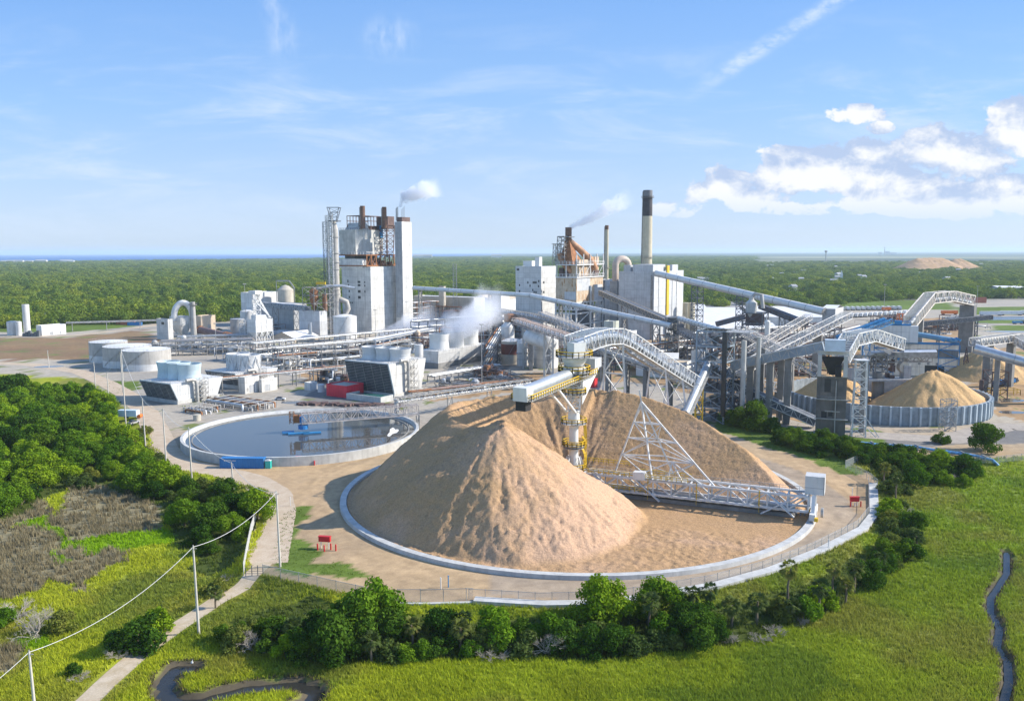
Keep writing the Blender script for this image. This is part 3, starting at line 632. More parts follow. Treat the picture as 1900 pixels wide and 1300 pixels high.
# ---------------- retaining wall and fences ----------------
def sweep(mb, pts, w, z0, z1, side=1.0):
    pts = [Vector(p) for p in pts]
    offs = []
    for i, p in enumerate(pts):
        d = (pts[min(i + 1, len(pts) - 1)] - pts[max(i - 1, 0)]).normalized(); offs.append(Vector((-d.y, d.x)) * side)
    for i in range(len(pts) - 1):
        a, b = pts[i], pts[i + 1]; a2, b2 = a + offs[i] * w, b + offs[i + 1] * w
        v = [(*a, z0), (*b, z0), (*b2, z0), (*a2, z0), (*a, z1), (*b, z1), (*b2, z1), (*a2, z1)]
        f = [(4, 5, 6, 7), (0, 1, 5, 4), (2, 3, 7, 6)]
        if i == 0: f.append((3, 0, 4, 7))
        if i == len(pts) - 2: f.append((1, 2, 6, 5))
        mb.add(v, f)
def along(pts, step):
    pts = [Vector(p) for p in pts]; out = []; carry = 0.0
    for a, b in zip(pts[:-1], pts[1:]):
        L = (b - a).length; s = carry
        while s < L: out.append((a.lerp(b, s / L), (b - a).normalized())); s += step
        carry = s - L
    return out
wp = [Vector(p) for p in gp(WALLPX)]
def retaining_wall():
    t = thing('retaining_wall', 'white concrete retaining wall curving around the chip yard above the marsh', 'wall', (*wp[0], 0))
    mb = MB(); sweep(mb, wp, 2.1, -.55, .62); mb.build('cap', conc_lt, t, True)
    pm = None
    for k, (p, d) in enumerate(along(wp, 3.1)):
        q = p + Vector((-d.y, d.x)) * .6
        if pm is None:
            mb = MB(); mb.cyl((0, 0, -2.2), (0, 0, -.55), .26, n=8); pm = mb.build('pile_post', conc_dk, t)
        o = pm if k == 0 else pm.copy()
        if k: COL.objects.link(o)
        o.location = t.matrix_basis.inverted() @ Vector((q.x, q.y, 0))
    mb = MB(); sweep(mb, [p + Vector((0, .01)) for p in wp], .01, 0, 0)
    mb = MB(); inn = [p for p in wp]
    for p, d in along(wp, 3.1):
        q = p + Vector((-d.y, d.x)) * 1.3; mb.box((q.x, q.y, -1.9), 2.4, .2, 1.3, math.atan2(d.y, d.x) + math.pi / 2)
    mb.build('support_block', conc_dk, t, True)
    t2 = thing('low_wall', 'thin low concrete wall under the wire fence beside the track bend', 'wall', (*gp([(742, 1121)])[0], 0))
    mb = MB(); sweep(mb, gp([(742, 1122), (800, 1122), (877, 1120)]), .8, -1.2, .25); mb.build('wall_slab', conc_lt, t2, True)
retaining_wall()
def fence(name, label, pts, h, z, m, step=3.0, r=.05, top=True, group=None):
    t = thing(name, label, 'fence', (*pts[0], z), group=group); mb = MB()
    for a, b in zip(pts[:-1], pts[1:]): mb.add([(*a, z), (*b, z), (*b, z + h), (*a, z + h)], [(0, 1, 2, 3)])
    mb.build('wire_mesh', m, t, True)
    if top:
        mb = MB()
        for a, b in zip(pts[:-1], pts[1:]): mb.bar((*a, z + h), (*b, z + h), .07)
        mb.build('top_rail', galv, t, True)
    base = None
    for p, d in along(pts, step):
        if base is None: mb = MB(); mb.cyl((0, 0, 0), (0, 0, h + .15), r, n=6); base = mb.build('post', galv, t); o = base
        else: o = base.copy(); COL.objects.link(o)
        o.location = (p.x - pts[0][0], p.y - pts[0][1], 0)
    return t
F = lambda L: [Vector(p) for p in gp(L)]
fence('wire_fence', 'green screened wire fence from the gate along the sandy bank', F([(488, 1066), (560, 1082), (630, 1098), (690, 1111)]), 2.2, -.1, chain_green, 4.6, .07)
fence('wire_fence', 'grey wire fence standing on the thin low wall', F([(738, 1118), (800, 1118), (878, 1116)]), 2.4, .2, chain, 4.2, .07)
fence('wire_fence', 'long wire fence on the inner edge of the white retaining wall', [p + Vector((-.9, 2.2)) for p in wp[:4]] + [p + Vector((-1.8, 1.6)) for p in wp[4:]], 1.9, .1, chain, 3.1, .06)
fence('wire_fence', 'bright wire fence leaning along the lane below the oak clump', F([(452, 1064), (458, 1030), (466, 990), (475, 962)]), 2.4, -.1, mesh_mat('pale_slat_mesh', (.6, .62, .62), .75), 2.4, .07)
fence('wire_fence', 'zigzag wire fence at the corner of the grass bank and palms', F([(1628, 905), (1614, 892), (1568, 868), (1600, 854), (1625, 850)]), 2.4, -.1, mesh_mat('dense_mesh', (.45, .5, .5), .35), 3, .06)
fence('wire_fence', 'wire fence beyond the blue wrapped pipeline', F([(1800, 858), (1850, 857), (1900, 852)]), 2.0, -.2, chain, 3, .06)
def gate():
    a, b = F([(456, 1066), (488, 1066)]); t = thing('farm_gate', 'dark tube gate across the sandy track', 'gate', (*a, 0)); d = b - a
    for i, f in enumerate((0, .36, .7, 1)):
        mb = MB(); p = a + d * f; mb.cyl((p.x, p.y, -.3), (p.x, p.y, 2.0 if i in (1, 2) else 1.5), .08, n=6); mb.build('post', dark_steel, t, True)
    mb = MB()
    for z in (.3, .8, 1.3): mb.bar((*a, z), (*b, z), .06)
    mb.build('gate_leaf', dark_steel, t, True)
gate()
def red_monitor(p, label, posts, rz=0.0, h=1.9, w=2.2):
    t = thing('hydrant_station', label, 'hydrant', tuple(p), rz)
    mb = MB(); mb.bx(-w / 2, w / 2, -.35, .35, h - 1.1, h); mb.bx(-w / 2 - .1, w / 2 + .1, -.45, .45, h, h + .1); mb.build('cabinet', red, t)
    for x in (-w / 3, w / 3): mb = MB(); mb.cyl((x, 0, 0), (x, 0, h - 1.1), .09, n=6); mb.build('leg', white, t)
    mb = MB(); mb.cyl((0, -.3, 0), (0, -.3, .9), .16, n=8); mb.build('hydrant', white, t)
    for q in posts:
        mb = MB(); mb.cyl((*q, 0), (*q, 1.35), .17, n=8); mb.lathe([(.17, 1.35), (.1, 1.48), (0, 1.5)], (*q, 0), 8); mb.build('guard_post', red, t)
red_monitor(G(603, 1017), 'red hydrant cabinet with guard posts on the grassy verge', [(-1.2, -1.2), (.6, -1.8), (1.6, -.6), (2.9, -1.0)], rad(-10), 2.7, 2.6)
red_monitor(G(1585, 938), 'red hydrant cabinet with two posts beside the retaining wall corner', [(-1.3, -.8), (1.3, -.8)], 0, 2.3)
red_monitor(G(556, 862), 'small red hydrant cabinet with bollards against the round tank wall', [(2.6, -.6), (3.4, .4), (4.6, -.5), (5.4, .3)], 0, 2.6)
for q, lab, m in (((539, 938), 'thin white marker post on the lane verge beside the track', white), ((1581, 921), 'thin white marker post above the red cabinet', white), ((818, 1093), 'short white marker post in front of the chip ring', white), ((832, 1089), 'short blue marker post in front of the chip ring', blue_trim), ((1537, 1020), 'tall white pipe marker on the retaining wall', white)):
    p = G(*q); mb = MB(); mb.cyl((0, 0, 0), (0, 0, 2.2), .10, n=8); mb.lathe([(.10, 2.2), (.13, 2.2), (.13, 2.35), (0, 2.4)], n=8); o = mb.build('marker_post', m); o.location = p; tag(o, lab, 'post')
# ---------------- vegetation ----------------
lf_green = leaf_mat('oak_leaves', (.068, .145, .010), (.112, .21, .014), (.175, .28, .024))
lf_dark = leaf_mat('dark_oak_leaves', (.036, .086, .011), (.058, .120, .014), (.09, .165, .02))
lf_lime = leaf_mat('lime_leaves', (.12, .23, .012), (.17, .29, .015), (.23, .34, .03))
lf_olive = leaf_mat('olive_shrub_leaves', (.07, .11, .03), (.105, .145, .035), (.15, .18, .05))
lf_palm = leaf_mat('palm_fronds', (.065, .095, .025), (.11, .14, .04), (.24, .24, .10), .2)
lf_forest = leaf_mat('forest_leaves', (.09, .145, .020), (.135, .20, .028), (.20, .265, .045), .25, True)
def leafcloud(rs, lobes, n, size, asp=1.5, up=.25, jit=.5):
    lob = np.array(lobes); area = (lob[:, 3] * lob[:, 4] + lob[:, 3] * lob[:, 5]) ; pk = rs.choice(len(lob), n, p=area / area.sum()); L = lob[pk]
    d = rs.normal(size=(n, 3)); d[:, 2] += up * np.abs(d[:, 2]); d /= np.linalg.norm(d, axis=1)[:, None]
    rr = 1.14 - .55 * rs.random(n) ** 1.3; pos = L[:, :3] + d * L[:, 3:6] * rr[:, None]
    keep = pos[:, 2] > .15; pos, d = pos[keep], d[keep]; n = len(pos); pk = pk[keep]
    nr = d + rs.normal(size=(n, 3)) * jit; nr /= np.linalg.norm(nr, axis=1)[:, None]
    t = np.cross(nr, rs.normal(size=(n, 3))); t /= np.linalg.norm(t, axis=1)[:, None]; b = np.cross(nr, t)
    s = size * (.55 + .9 * rs.random(n))[:, None]; t = t * s * asp * .5; b = b * s * .5
    v = np.stack([pos - t, pos - b * .8 + nr * s * .1, pos + t, pos + b * .8 - nr * s * .1], 1).reshape(-1, 3)
    f = np.arange(4 * n).reshape(n, 4); lv = np.repeat(np.clip(rs.random(n) * .7 + rs.random(len(lob))[pk] * .3, 0, 1), 4)
    return v, f, lv
def lobes_for(rs, w, h, z0, n, lr):
    L = []
    for i in range(n):
        a = rs.random() * 6.283; q = math.sqrt(rs.random()) ; z = rs.random(); k = math.sqrt(max(0, 1 - (z * 1.0) ** 2)) * .85 + .15
        r = lr * (.65 + .7 * rs.random()); L.append((math.cos(a) * q * k * w / 2, math.sin(a) * q * k * w / 2, z0 + z * (h - z0 - r * .6), r, r, r * .8))
    return L
PROTO = {}
def tree_proto(key, name, label, cat, w, h, z0, nl, lr, leaves, size, m, seed, trunk=True, parts=True, limbs=5):
    rs = np.random.default_rng(seed); rr = random.Random(seed); L = lobes_for(rs, w, h, z0, nl, lr); v, f, lv = leafcloud(rs, L, leaves, size)
    me = npmesh('crown', v, f, [m], {'lv': ('FLOAT', 'POINT', lv)}); t = thing(name, label, cat); COL.objects.unlink(t)
    c = bpy.data.objects.new('crown', me); c.parent = t; mb = MB(); top = z0 + (h - z0) * .5; r0 = max(.09, h * .022)
    mb.tube([(0, 0, -.3), (rr.uniform(-.2, .2), rr.uniform(-.2, .2), z0 * .7), (rr.uniform(-.4, .4), rr.uniform(-.4, .4), top)], r0, 7, lambda q: r0 * (1.15 - .7 * q))
    for i in range(limbs):
        l = L[rr.randrange(len(L))]; b = (0, 0, z0 * (.4 + .5 * rr.random())); mb.tube([b, ((b[0] + l[0]) / 2, (b[1] + l[1]) / 2, (b[2] + l[2]) / 2 + .3), l[:3]], r0 * .5, 5, lambda q: r0 * (.55 - .4 * q))
    k = mb.build('trunk', bark, t); COL.objects.unlink(k)
    PROTO[key] = (t, [c, k]); return t
def plant(key, p, s=1.0, rz=None, label=None, group=None, sz=None):
    t, parts = PROTO[key]; o = t.copy(); COL.objects.link(o); o.location = p; o.rotation_euler = (0, 0, R.random() * 6.28 if rz is None else rz); o.scale = (s, s, s if sz is None else sz)
    if label: o['label'] = label
    if group: o['group'] = group
    for c in parts:
        d = c.copy(); COL.objects.link(d); d.parent = o
    return o
GZ = lambda x, y: float(land(np.array([x]), np.array([y]))[0][0])
for i in range(3):
    tree_proto(f'oak{i}', 'oak_tree', 'rounded green oak tree', 'tree', 10, 9.0, 2.0, 22 + i * 4, 1.75, 6200, .42, lf_green, 100 + i)
    tree_proto(f'dark{i}', 'oak_tree', 'dark green oak tree', 'tree', 9.5, 8.2, 1.2, 20 + i * 4, 1.6, 5600, .40, lf_dark, 120 + i)
    tree_proto(f'lime{i}', 'leafy_tree', 'bright lime green tree', 'tree', 8, 8.0, 2.0, 15 + i * 2, 1.45, 4000, .38, lf_lime, 140 + i)
    tree_proto(f'shrub{i}', 'shrub', 'low olive green shrub', 'shrub', 5.6, 3.6, .3, 13 + i, 1.0, 2800, .30, lf_olive, 160 + i, limbs=3)
    tree_proto(f'bush{i}', 'shrub', 'dark green thicket shrub', 'shrub', 6, 4.6, .4, 14 + i, 1.1, 3300, .32, lf_dark, 180 + i, limbs=3)
    tree_proto(f'gbush{i}', 'shrub', 'fresh green shrub', 'shrub', 5, 4.0, .3, 13 + i, 1.0, 3000, .30, lf_green, 190 + i, limbs=3)
def palm_proto(key, h, seed):
    rs = random.Random(seed); t = thing('cabbage_palm', 'shaggy cabbage palm', 'palm tree'); COL.objects.unlink(t); mb = MB()
    mb.tube([(0, 0, -.3), (.15, .05, h * .5), (.1 * rs.uniform(-3, 3), .1 * rs.uniform(-3, 3), h)], .2, 8, lambda q: .26 - .06 * q); tk = mb.build('trunk', bark, t); COL.objects.unlink(tk)
    V, Fc, LV = [], [], []
    for k in range(44):
        a = k * 2.399 + rs.uniform(-.2, .2); el = rs.uniform(-.9, 1.25); d = Vector((math.cos(a) * math.cos(el), math.sin(a) * math.cos(el), math.sin(el))); L = rs.uniform(1.0, 1.5)
        hub = Vector((0, 0, h)) + d * L; side = d.cross(Vector((0, 0, 1))).normalized(); upv = side.cross(d); lv = rs.random() * .6 + (.4 if el < -.3 else 0)
        for j in range(9):
            b = (j - 4) / 4 * 1.25; q = (d * math.cos(b) + side * math.sin(b) - Vector((0, 0, .28 + .12 * abs(b)))).normalized(); ln = rs.uniform(.85, 1.15) * (1 - .15 * abs(b)); wv = (q.cross(upv)).normalized() * .10
            o = len(V); V += [tuple(hub - q * .2), tuple(hub + q * ln * .5 + wv), tuple(hub + q * ln - Vector((0, 0, .22))), tuple(hub + q * ln * .5 - wv)]; Fc.append((o, o + 1, o + 2, o + 3)); LV += [lv] * 4
        o = len(V); V += [(0, 0, h), tuple(hub + side * .05), tuple(hub), tuple(hub - side * .05)]; Fc.append((o, o + 1, o + 2, o + 3)); LV += [lv] * 4
    me = npmesh('crown', np.array(V), np.array(Fc), [lf_palm], {'lv': ('FLOAT', 'POINT', np.array(LV))}); c = bpy.data.objects.new('crown', me); c.parent = t; PROTO[key] = (t, [c, tk])
for i in range(3): palm_proto(f'palm{i}', 4.2 + 1.5 * i, 30 + i)
def dead_proto(key, h, seed):
    rs = random.Random(seed); t = thing('dead_shrub', 'bare grey dead shrub', 'dead shrub'); COL.objects.unlink(t); mb = MB()
    def br(p, d, L, r, dep):
        q = p + d * L; mid = p.lerp(q, .5) + Vector((rs.uniform(-.1, .1), rs.uniform(-.1, .1), rs.uniform(-.05, .1))) * L; mb.tube([p, mid, q], r, 4, lambda k: r * (1 - .45 * k))
        if dep:
            for _ in range(rs.choice((3, 3, 4))):
                e = (d + Vector((rs.uniform(-.9, .9), rs.uniform(-.9, .9), rs.uniform(-.45, .6)))).normalized(); br(q if rs.random() < .6 else mid, e, L * rs.uniform(.6, .85), r * .6, dep - 1)
    for k in range(5):
        a = k * 1.26 + rs.random(); br(Vector((0, 0, -.1)), Vector((math.cos(a) * .8, math.sin(a) * .8, rs.uniform(.4, .9))).normalized(), h * .36, .085, 4)
    k = mb.build('branches', deadwood, t); COL.objects.unlink(k); PROTO[key] = (t, [k])
dead_proto('dead0', 3.2, 5); dead_proto('dead1', 2.6, 9)

# the thick wood on the marsh edge: individual trees, Poisson-ish spacing
pts = []
def scatter(poly, sp, n, inner=None):
    xs = [p[0] for p in poly]; ys = [p[1] for p in poly]; out = []
    for _ in range(n):
        x, y = R.uniform(min(xs), max(xs)), R.uniform(min(ys), max(ys))
        if not inpoly(np.array([x]), np.array([y]), poly)[0]: continue
        if abs(x) > .66 * y + 12: continue
        if any((x - a) ** 2 + (y - b) ** 2 < sp * sp for a, b in pts): continue
        pts.append((x, y)); out.append((x, y))
    return out
WOODT = gp([(-200, 706), (0, 716), (60, 735), (150, 728), (190, 752), (226, 805), (248, 852), (300, 892), (390, 915), (462, 935), (466, 975), (425, 1025), (395, 1030), (350, 985), (310, 945), (300, 925), (190, 885), (110, 895), (50, 925), (0, 950), (-200, 980)])
names = {'oak': ('oak_tree', 'rounded green oak in the thick wood beside the marsh', 'green oaks of the marsh wood'), 'dark': ('oak_tree', 'dark green oak in the thick wood beside the marsh', 'dark oaks of the marsh wood'), 'lime': ('leafy_tree', 'yellow green tree in the thick wood beside the marsh', 'yellow green trees of the marsh wood')}
for (x, y) in scatter(WOODT, 5.7, 8000):
    lowedge = proj((x, y, 0))[1] > 905 and proj((x, y, 0))[0] > 290
    k = R.choices(['oak', 'dark', 'lime'], (.18, .80, .02) if lowedge else (.62, .16, .22))[0]; nm = names[k]; k_ = k + str(R.randrange(3))
    plant(k_, (x, y, GZ(x, y) - .2), R.uniform(.55, 1.12) * (.86 if y < 270 else 1.0), label=nm[1], group=nm[2])
for (x, y) in scatter(gp([(270, 800), (285, 850), (320, 885), (420, 905), (415, 925), (300, 915), (215, 880), (130, 905), (120, 890), (200, 860), (240, 830)]), 4.2, 2500):
    plant('shrub%d' % R.randrange(3), (x, y, GZ(x, y) - .1), R.uniform(.7, 1.1), label='pale olive shrub filling the edge of the marsh wood', group='olive shrubs at the wood edge')
for (px, py, key, s, lab) in [(25, 742, 'dark1', 1.5, 'tall dark oak standing above the wood by the brown field'), (478, 962, 'oak1', .85, 'green tree overhanging the lane fence'), (95, 760, 'oak2', 1.2, 'broad oak crown at the top corner of the wood')]:
    p = G(px, py); plant(key, p, s, label=lab)
# belt of trees, palms and shrubs between the retaining wall and the marsh
def belt(L):
    for (px, py, key, s, lab, *g) in L:
        p = G(px, py, MZ + .1); pts.append((p.x, p.y)); plant(key, (p.x, p.y, GZ(p.x, p.y) - .1), s, label=lab, group=g[0] if g else None)
belt([(470, 1206, 'dead0', 1.2, 'pale bare dead shrub under the fence bank near the track'), (545, 1200, 'palm0', .95, 'cabbage palm among dark thicket below the green fence'), (690, 1228, 'palm0', .9, 'cabbage palm leaning out of the thicket over the yellow marsh'),
      (765, 1205, 'palm1', .8, 'pale cabbage palm right of the big oak in the belt'), (855, 1205, 'palm0', .95, 'brown skirted cabbage palm beside the lime tree'), (640, 1215, 'dark0', 1.15, 'dark oak crowding the belt left of the big oak'), (700, 1180, 'oak0', 1.12, 'big rounded oak tallest in the belt below the fence'),
      (590, 1185, 'bush2', 1.2, 'dark shrub behind the first palm of the belt'), (925, 1192, 'lime0', .92, 'bright lime tree rising across the retaining wall'), (915, 1222, 'dead1', 1.25, 'grey leafless shrub in front of the lime tree'), (1020, 1212, 'dead0', 1.45, 'wide grey dead shrub in the middle of the belt'), (1015, 1195, 'gbush0', 1.35, 'yellowish green tree behind the wide dead shrub'),
      (1120, 1158, 'oak2', .98, 'tall green tree crossing the retaining wall, left of the first tall palm'), (1205, 1172, 'palm1', .98, 'cabbage palm with tall trunk below the wall curve'), (1222, 1150, 'oak1', .86, 'round green tree behind the tall trunked palm'), (1285, 1155, 'palm1', .95, 'palm in the dark pair before the wall bend'), (1315, 1155, 'palm2', .85, 'taller palm of the dark pair before the wall bend'), (1300, 1165, 'dark2', .62, 'dark tree between the paired palms'),
      (1357, 1160, 'palm0', .95, 'lone small palm with bare trunk after the paired palms'), (1405, 1155, 'palm0', 1.0, 'palm with mixed green shrubs below the wall bend'), (1462, 1120, 'palm2', .95, 'tallest palm standing against the white wall'), (1520, 1140, 'palm1', .95, 'palm with pale trunk at the outer marsh edge'), (1545, 1105, 'palm2', .8, 'palm behind the pale trunked one near the wall end'), (1585, 1100, 'palm1', .9, 'slim palm near the end of the belt'), (1610, 1090, 'dark0', .75, 'dark tree beside the slim palm'), (1632, 1075, 'palm1', .8, 'palm leaning over the marsh at the belt end'),
      (1655, 1040, 'bush0', 1.2, 'dark shrub at the corner above the right marsh'), (1662, 930, 'palm2', .9, 'palm with brown skirt beside the zigzag fence'), (1640, 905, 'palm1', .9, 'palm tucked behind the zigzag fence corner'), (1690, 900, 'oak0', .85, 'green oak beside the brown skirted palm'), (1660, 880, 'dark1', .85, 'dark oak behind the zigzag fence'), (1690, 990, 'bush1', 1.25, 'dark shrub halfway along the right hedge'), (1650, 960, 'gbush2', 1.1, 'green shrub next to the wall corner'), (1680, 950, 'dead1', 1.0, 'grey twiggy dead shrub by the wall corner'), (1700, 1020, 'palm0', .8, 'small palm at the marsh end of the right hedge'),
      (1395, 800, 'dark0', 1.4, 'large dark bush at the foot of the big heap'), (1362, 795, 'dark2', .8, 'dark bush on the heap side of the large one'), (1430, 808, 'bush1', 1.2, 'dark bush on the tower side of the large one'), (1828, 842, 'dark1', 1.15, 'solitary dark tree beyond the blue pipeline'), (1745, 828, 'bush0', .9, 'small bush at the edge of the silo road'),
      (1745, 880, 'oak1', .85, 'green oak in the clump beyond the right marsh'), (1790, 885, 'dark2', .9, 'dark oak ending the clump beyond the right marsh'), (1718, 878, 'bush2', 1.1, 'shrub opening the clump beyond the right marsh'), (1765, 892, 'dead0', .9, 'white fallen dead tree before the oak clump'),
      (255, 1205, 'bush0', 1.35, 'dark shrub over the bend of the sandy track'), (285, 1180, 'gbush1', 1.2, 'fresh green shrub over the bend of the sandy track'), (215, 1220, 'dead1', .9, 'grey dead shrub under the dark track shrub'), (62, 1180, 'dead0', 1.7, 'big silver dead shrub in the yellow marsh'), (35, 1140, 'dead1', 1.6, 'small silver dead shrub above the big one'), (120, 1168, 'shrub1', .95, 'olive shrub beside the big silver dead shrub'), (8, 1165, 'gbush0', .9, 'green shrub at the marsh margin behind the silver one'), (150, 1260, 'dead1', .8, 'little dead bush between the track and the front pole'), (140, 1250, 'bush2', .45, 'little green bush with dead twigs by the front pole'),
      (395, 1100, 'shrub0', .9, 'olive shrub where the track leaves the gate'), (420, 1075, 'dead1', .7, 'dead twigs beside the gate bank'), (400, 1128, 'palm0', .75, 'small palm behind the tall middle pole')])
for poly, kinds, lab, grp, sp, n in [
    (P([(410, 1185), (470, 1170), (640, 1185), (760, 1185), (900, 1195), (1100, 1185), (1240, 1180), (1330, 1170), (1320, 1200), (1180, 1212), (900, 1222), (700, 1235), (560, 1228), (440, 1212)]), ('bush', 'gbush', 'shrub', 'shrub', 'dark'), 'thicket shrub packed into the belt below the wall', 'thicket shrubs of the belt', 2.7, 2400),
    (P([(1320, 1170), (1430, 1150), (1540, 1110), (1620, 1075), (1700, 1010), (1700, 1040), (1640, 1095), (1520, 1150), (1400, 1178)]), ('bush', 'gbush', 'shrub'), 'shrub among the palms at the marsh margin', 'shrubs among the palms', 3.8, 900),
    (P([(1640, 890), (1700, 880), (1700, 900), (1672, 985), (1715, 1000), (1655, 1050), (1640, 960)]), ('gbush', 'shrub', 'shrub'), 'shrub in the hedge between the wall and the right marsh', 'hedge shrubs by the right marsh', 3.6, 900),
    (gp([(1440, 812), (1520, 822), (1600, 838), (1700, 850), (1700, 868), (1620, 862), (1540, 848), (1440, 828)]), ('bush', 'dark', 'bush'), 'dark hedge shrub along the green bank', 'hedge shrubs on the green bank', 3.4, 1200),
    (gp([(1700, 855), (1810, 868), (1805, 895), (1720, 890)]), ('bush', 'gbush'), 'shrub in the clump beyond the right marsh', 'clump shrubs beyond the right marsh', 3.6, 500)]:
    for (x, y) in scatter(poly, sp, n):
        k = R.choice(kinds) + str(R.randrange(3)); s = R.uniform(.65, 1.2) * (.7 if k.startswith('dark') else 1)
        plant(k, (x, y, GZ(x, y) - .15), s, label=lab, group=grp)

for (x, y) in scatter(P([(470, 1195), (700, 1190), (900, 1195), (1240, 1170), (1420, 1150), (1560, 1100), (1690, 1015), (1690, 1040), (1560, 1125), (1400, 1185), (1200, 1205), (900, 1218), (560, 1222)]), 2.0, 130)[:22]:
    plant('palm%d' % R.randrange(3), (x, y, GZ(x, y) - .1), R.uniform(.7, .95), label='cabbage palm scattered through the shrub belt', group='scattered cabbage palms')
for (x, y) in scatter(P([(470, 1205), (900, 1212), (1240, 1195), (1420, 1165), (1560, 1125), (1560, 1140), (1400, 1195), (1200, 1215), (900, 1228), (560, 1232)]), 1.8, 130)[:12]:
    plant('dead%d' % R.randrange(2), (x, y, GZ(x, y) - .1), R.uniform(.6, 1.0), label='bare grey shrub at the marsh side of the belt', group='bare grey shrubs of the belt')

# ---------------- marsh grass, reeds: uncountable stuff ----------------
def blades(name, cl, N, h0, h1, w, bl, ymax, tint, lean=.35, colf=None, seed=3):
    rs = np.random.default_rng(seed); u = rs.random(N); y = 98 / (1 - u * (1 - 98 / ymax)); x = (rs.random(N) * 2 - 1) * (.72 * y + 10)
    z, col, cls, sd = land(x, y); k = np.isin(cls, cl); x, y, z, col = x[k], y[k], z[k], col[k]; n = len(x)
    X = np.repeat(x, bl) + rs.normal(size=n * bl) * .22; Y = np.repeat(y, bl) + rs.normal(size=n * bl) * .22; Z = np.repeat(z, bl); Cc = np.repeat(col, bl, 0); m = n * bl
    dist = sst(Y, 110, 260); h = (h0 + (h1 - h0) * rs.random(m)) * (.75 + .5 * np.repeat(fbm(x * .15, y * .15, 77), bl)); ww = w * (1 + 1.3 * dist) * (.6 + .8 * rs.random(m)); a = rs.random(m) * 6.283
    dx, dy = np.cos(a) * ww, np.sin(a) * ww; lx, ly = (rs.normal(size=m) * lean - .12) * h, rs.normal(size=m) * lean * h
    v = np.stack([np.stack([X - dx, Y - dy, Z - .05], -1), np.stack([X + dx, Y + dy, Z - .05], -1), np.stack([X + lx, Y + ly, Z + h], -1)], 1).reshape(-1, 3)
    f = np.arange(3 * m).reshape(m, 3); c = Cc * np.array(tint) * (.72 + .62 * rs.random((m, 1))); c = np.repeat(np.concatenate([np.clip(c, 0, 1), np.ones((m, 1))], 1), 3, 0)
    o = bpy.data.objects.new(name, npmesh(name, v, f, [grass_mat], {'gc': ('FLOAT_COLOR', 'POINT', c)})); COL.objects.link(o); return stuff(o)
def gmat():
    m = bpy.data.materials.new('marsh_blades'); m.use_nodes = True; t = NT(m.node_tree); out = t.n('ShaderNodeOutputMaterial'); c = t.n('ShaderNodeVertexColor', layer_name='gc').outputs[0]
    d = t.n('ShaderNodeBsdfDiffuse'); tr = t.n('ShaderNodeBsdfTranslucent'); mx = t.n('ShaderNodeMixShader'); mx.inputs[0].default_value = .4
    t.l(c, d.inputs[0]); t.l(c, tr.inputs[0]); t.l(d.outputs[0], mx.inputs[1]); t.l(tr.outputs[0], mx.inputs[2]); t.l(mx.outputs[0], out.inputs[0]); return m
grass_mat = gmat()
blades('marsh_grass', [1], 210000, .35, .85, .07, 4, 300, (1.32, 1.3, 1.0))
blades('brown_reeds', [2], 60000, .9, 1.7, .06, 8, 300, (1.05, 1.0, .95), .22, seed=8)
blades('undergrowth', [3], 60000, .4, 1.0, .10, 4, 400, (1.3, 1.35, 1.2), .4, seed=12)
blades('bank_grass', [4], 60000, .15, .4, .05, 4, 420, (1.1, 1.1, 1.0), .4, seed=14)

# ---------------- the coastal forest behind the mill ----------------
FPROTO = []
def forest_proto(seed, w, h):
    rs = np.random.default_rng(seed); L = lobes_for(rs, w, h, h * .2, 9, w * .23); v, f, lv = leafcloud(rs, L, 520, 1.05, 1.3, .25, .32)
    me = npmesh('forest_tree', v, f, [lf_forest], {'lv': ('FLOAT', 'POINT', lv)}); mb = MB(); mb.cyl((0, 0, 0), (0, 0, h * .5), .4, .25, 5)
    nv = len(me.vertices); o = bpy.data.objects.new('oak_tree', me); FPROTO.append(o); return o
for i in range(6): forest_proto(300 + i, 11 + i % 3 * 2.0, 9.5 + (i * 5 % 4) * 1.1)
def fstart(x, y):                       # where the woodland begins, as depth for a bearing
    b = x / y; return np.interp(b, [-.8, -.55, -.42, -.30, -.14, 0, .16, .20, .30, .38, .44, .60, .8], [715, 730, 760, 800, 860, 900, 930, 1000, 985, 990, 1090, 1120, 1150])
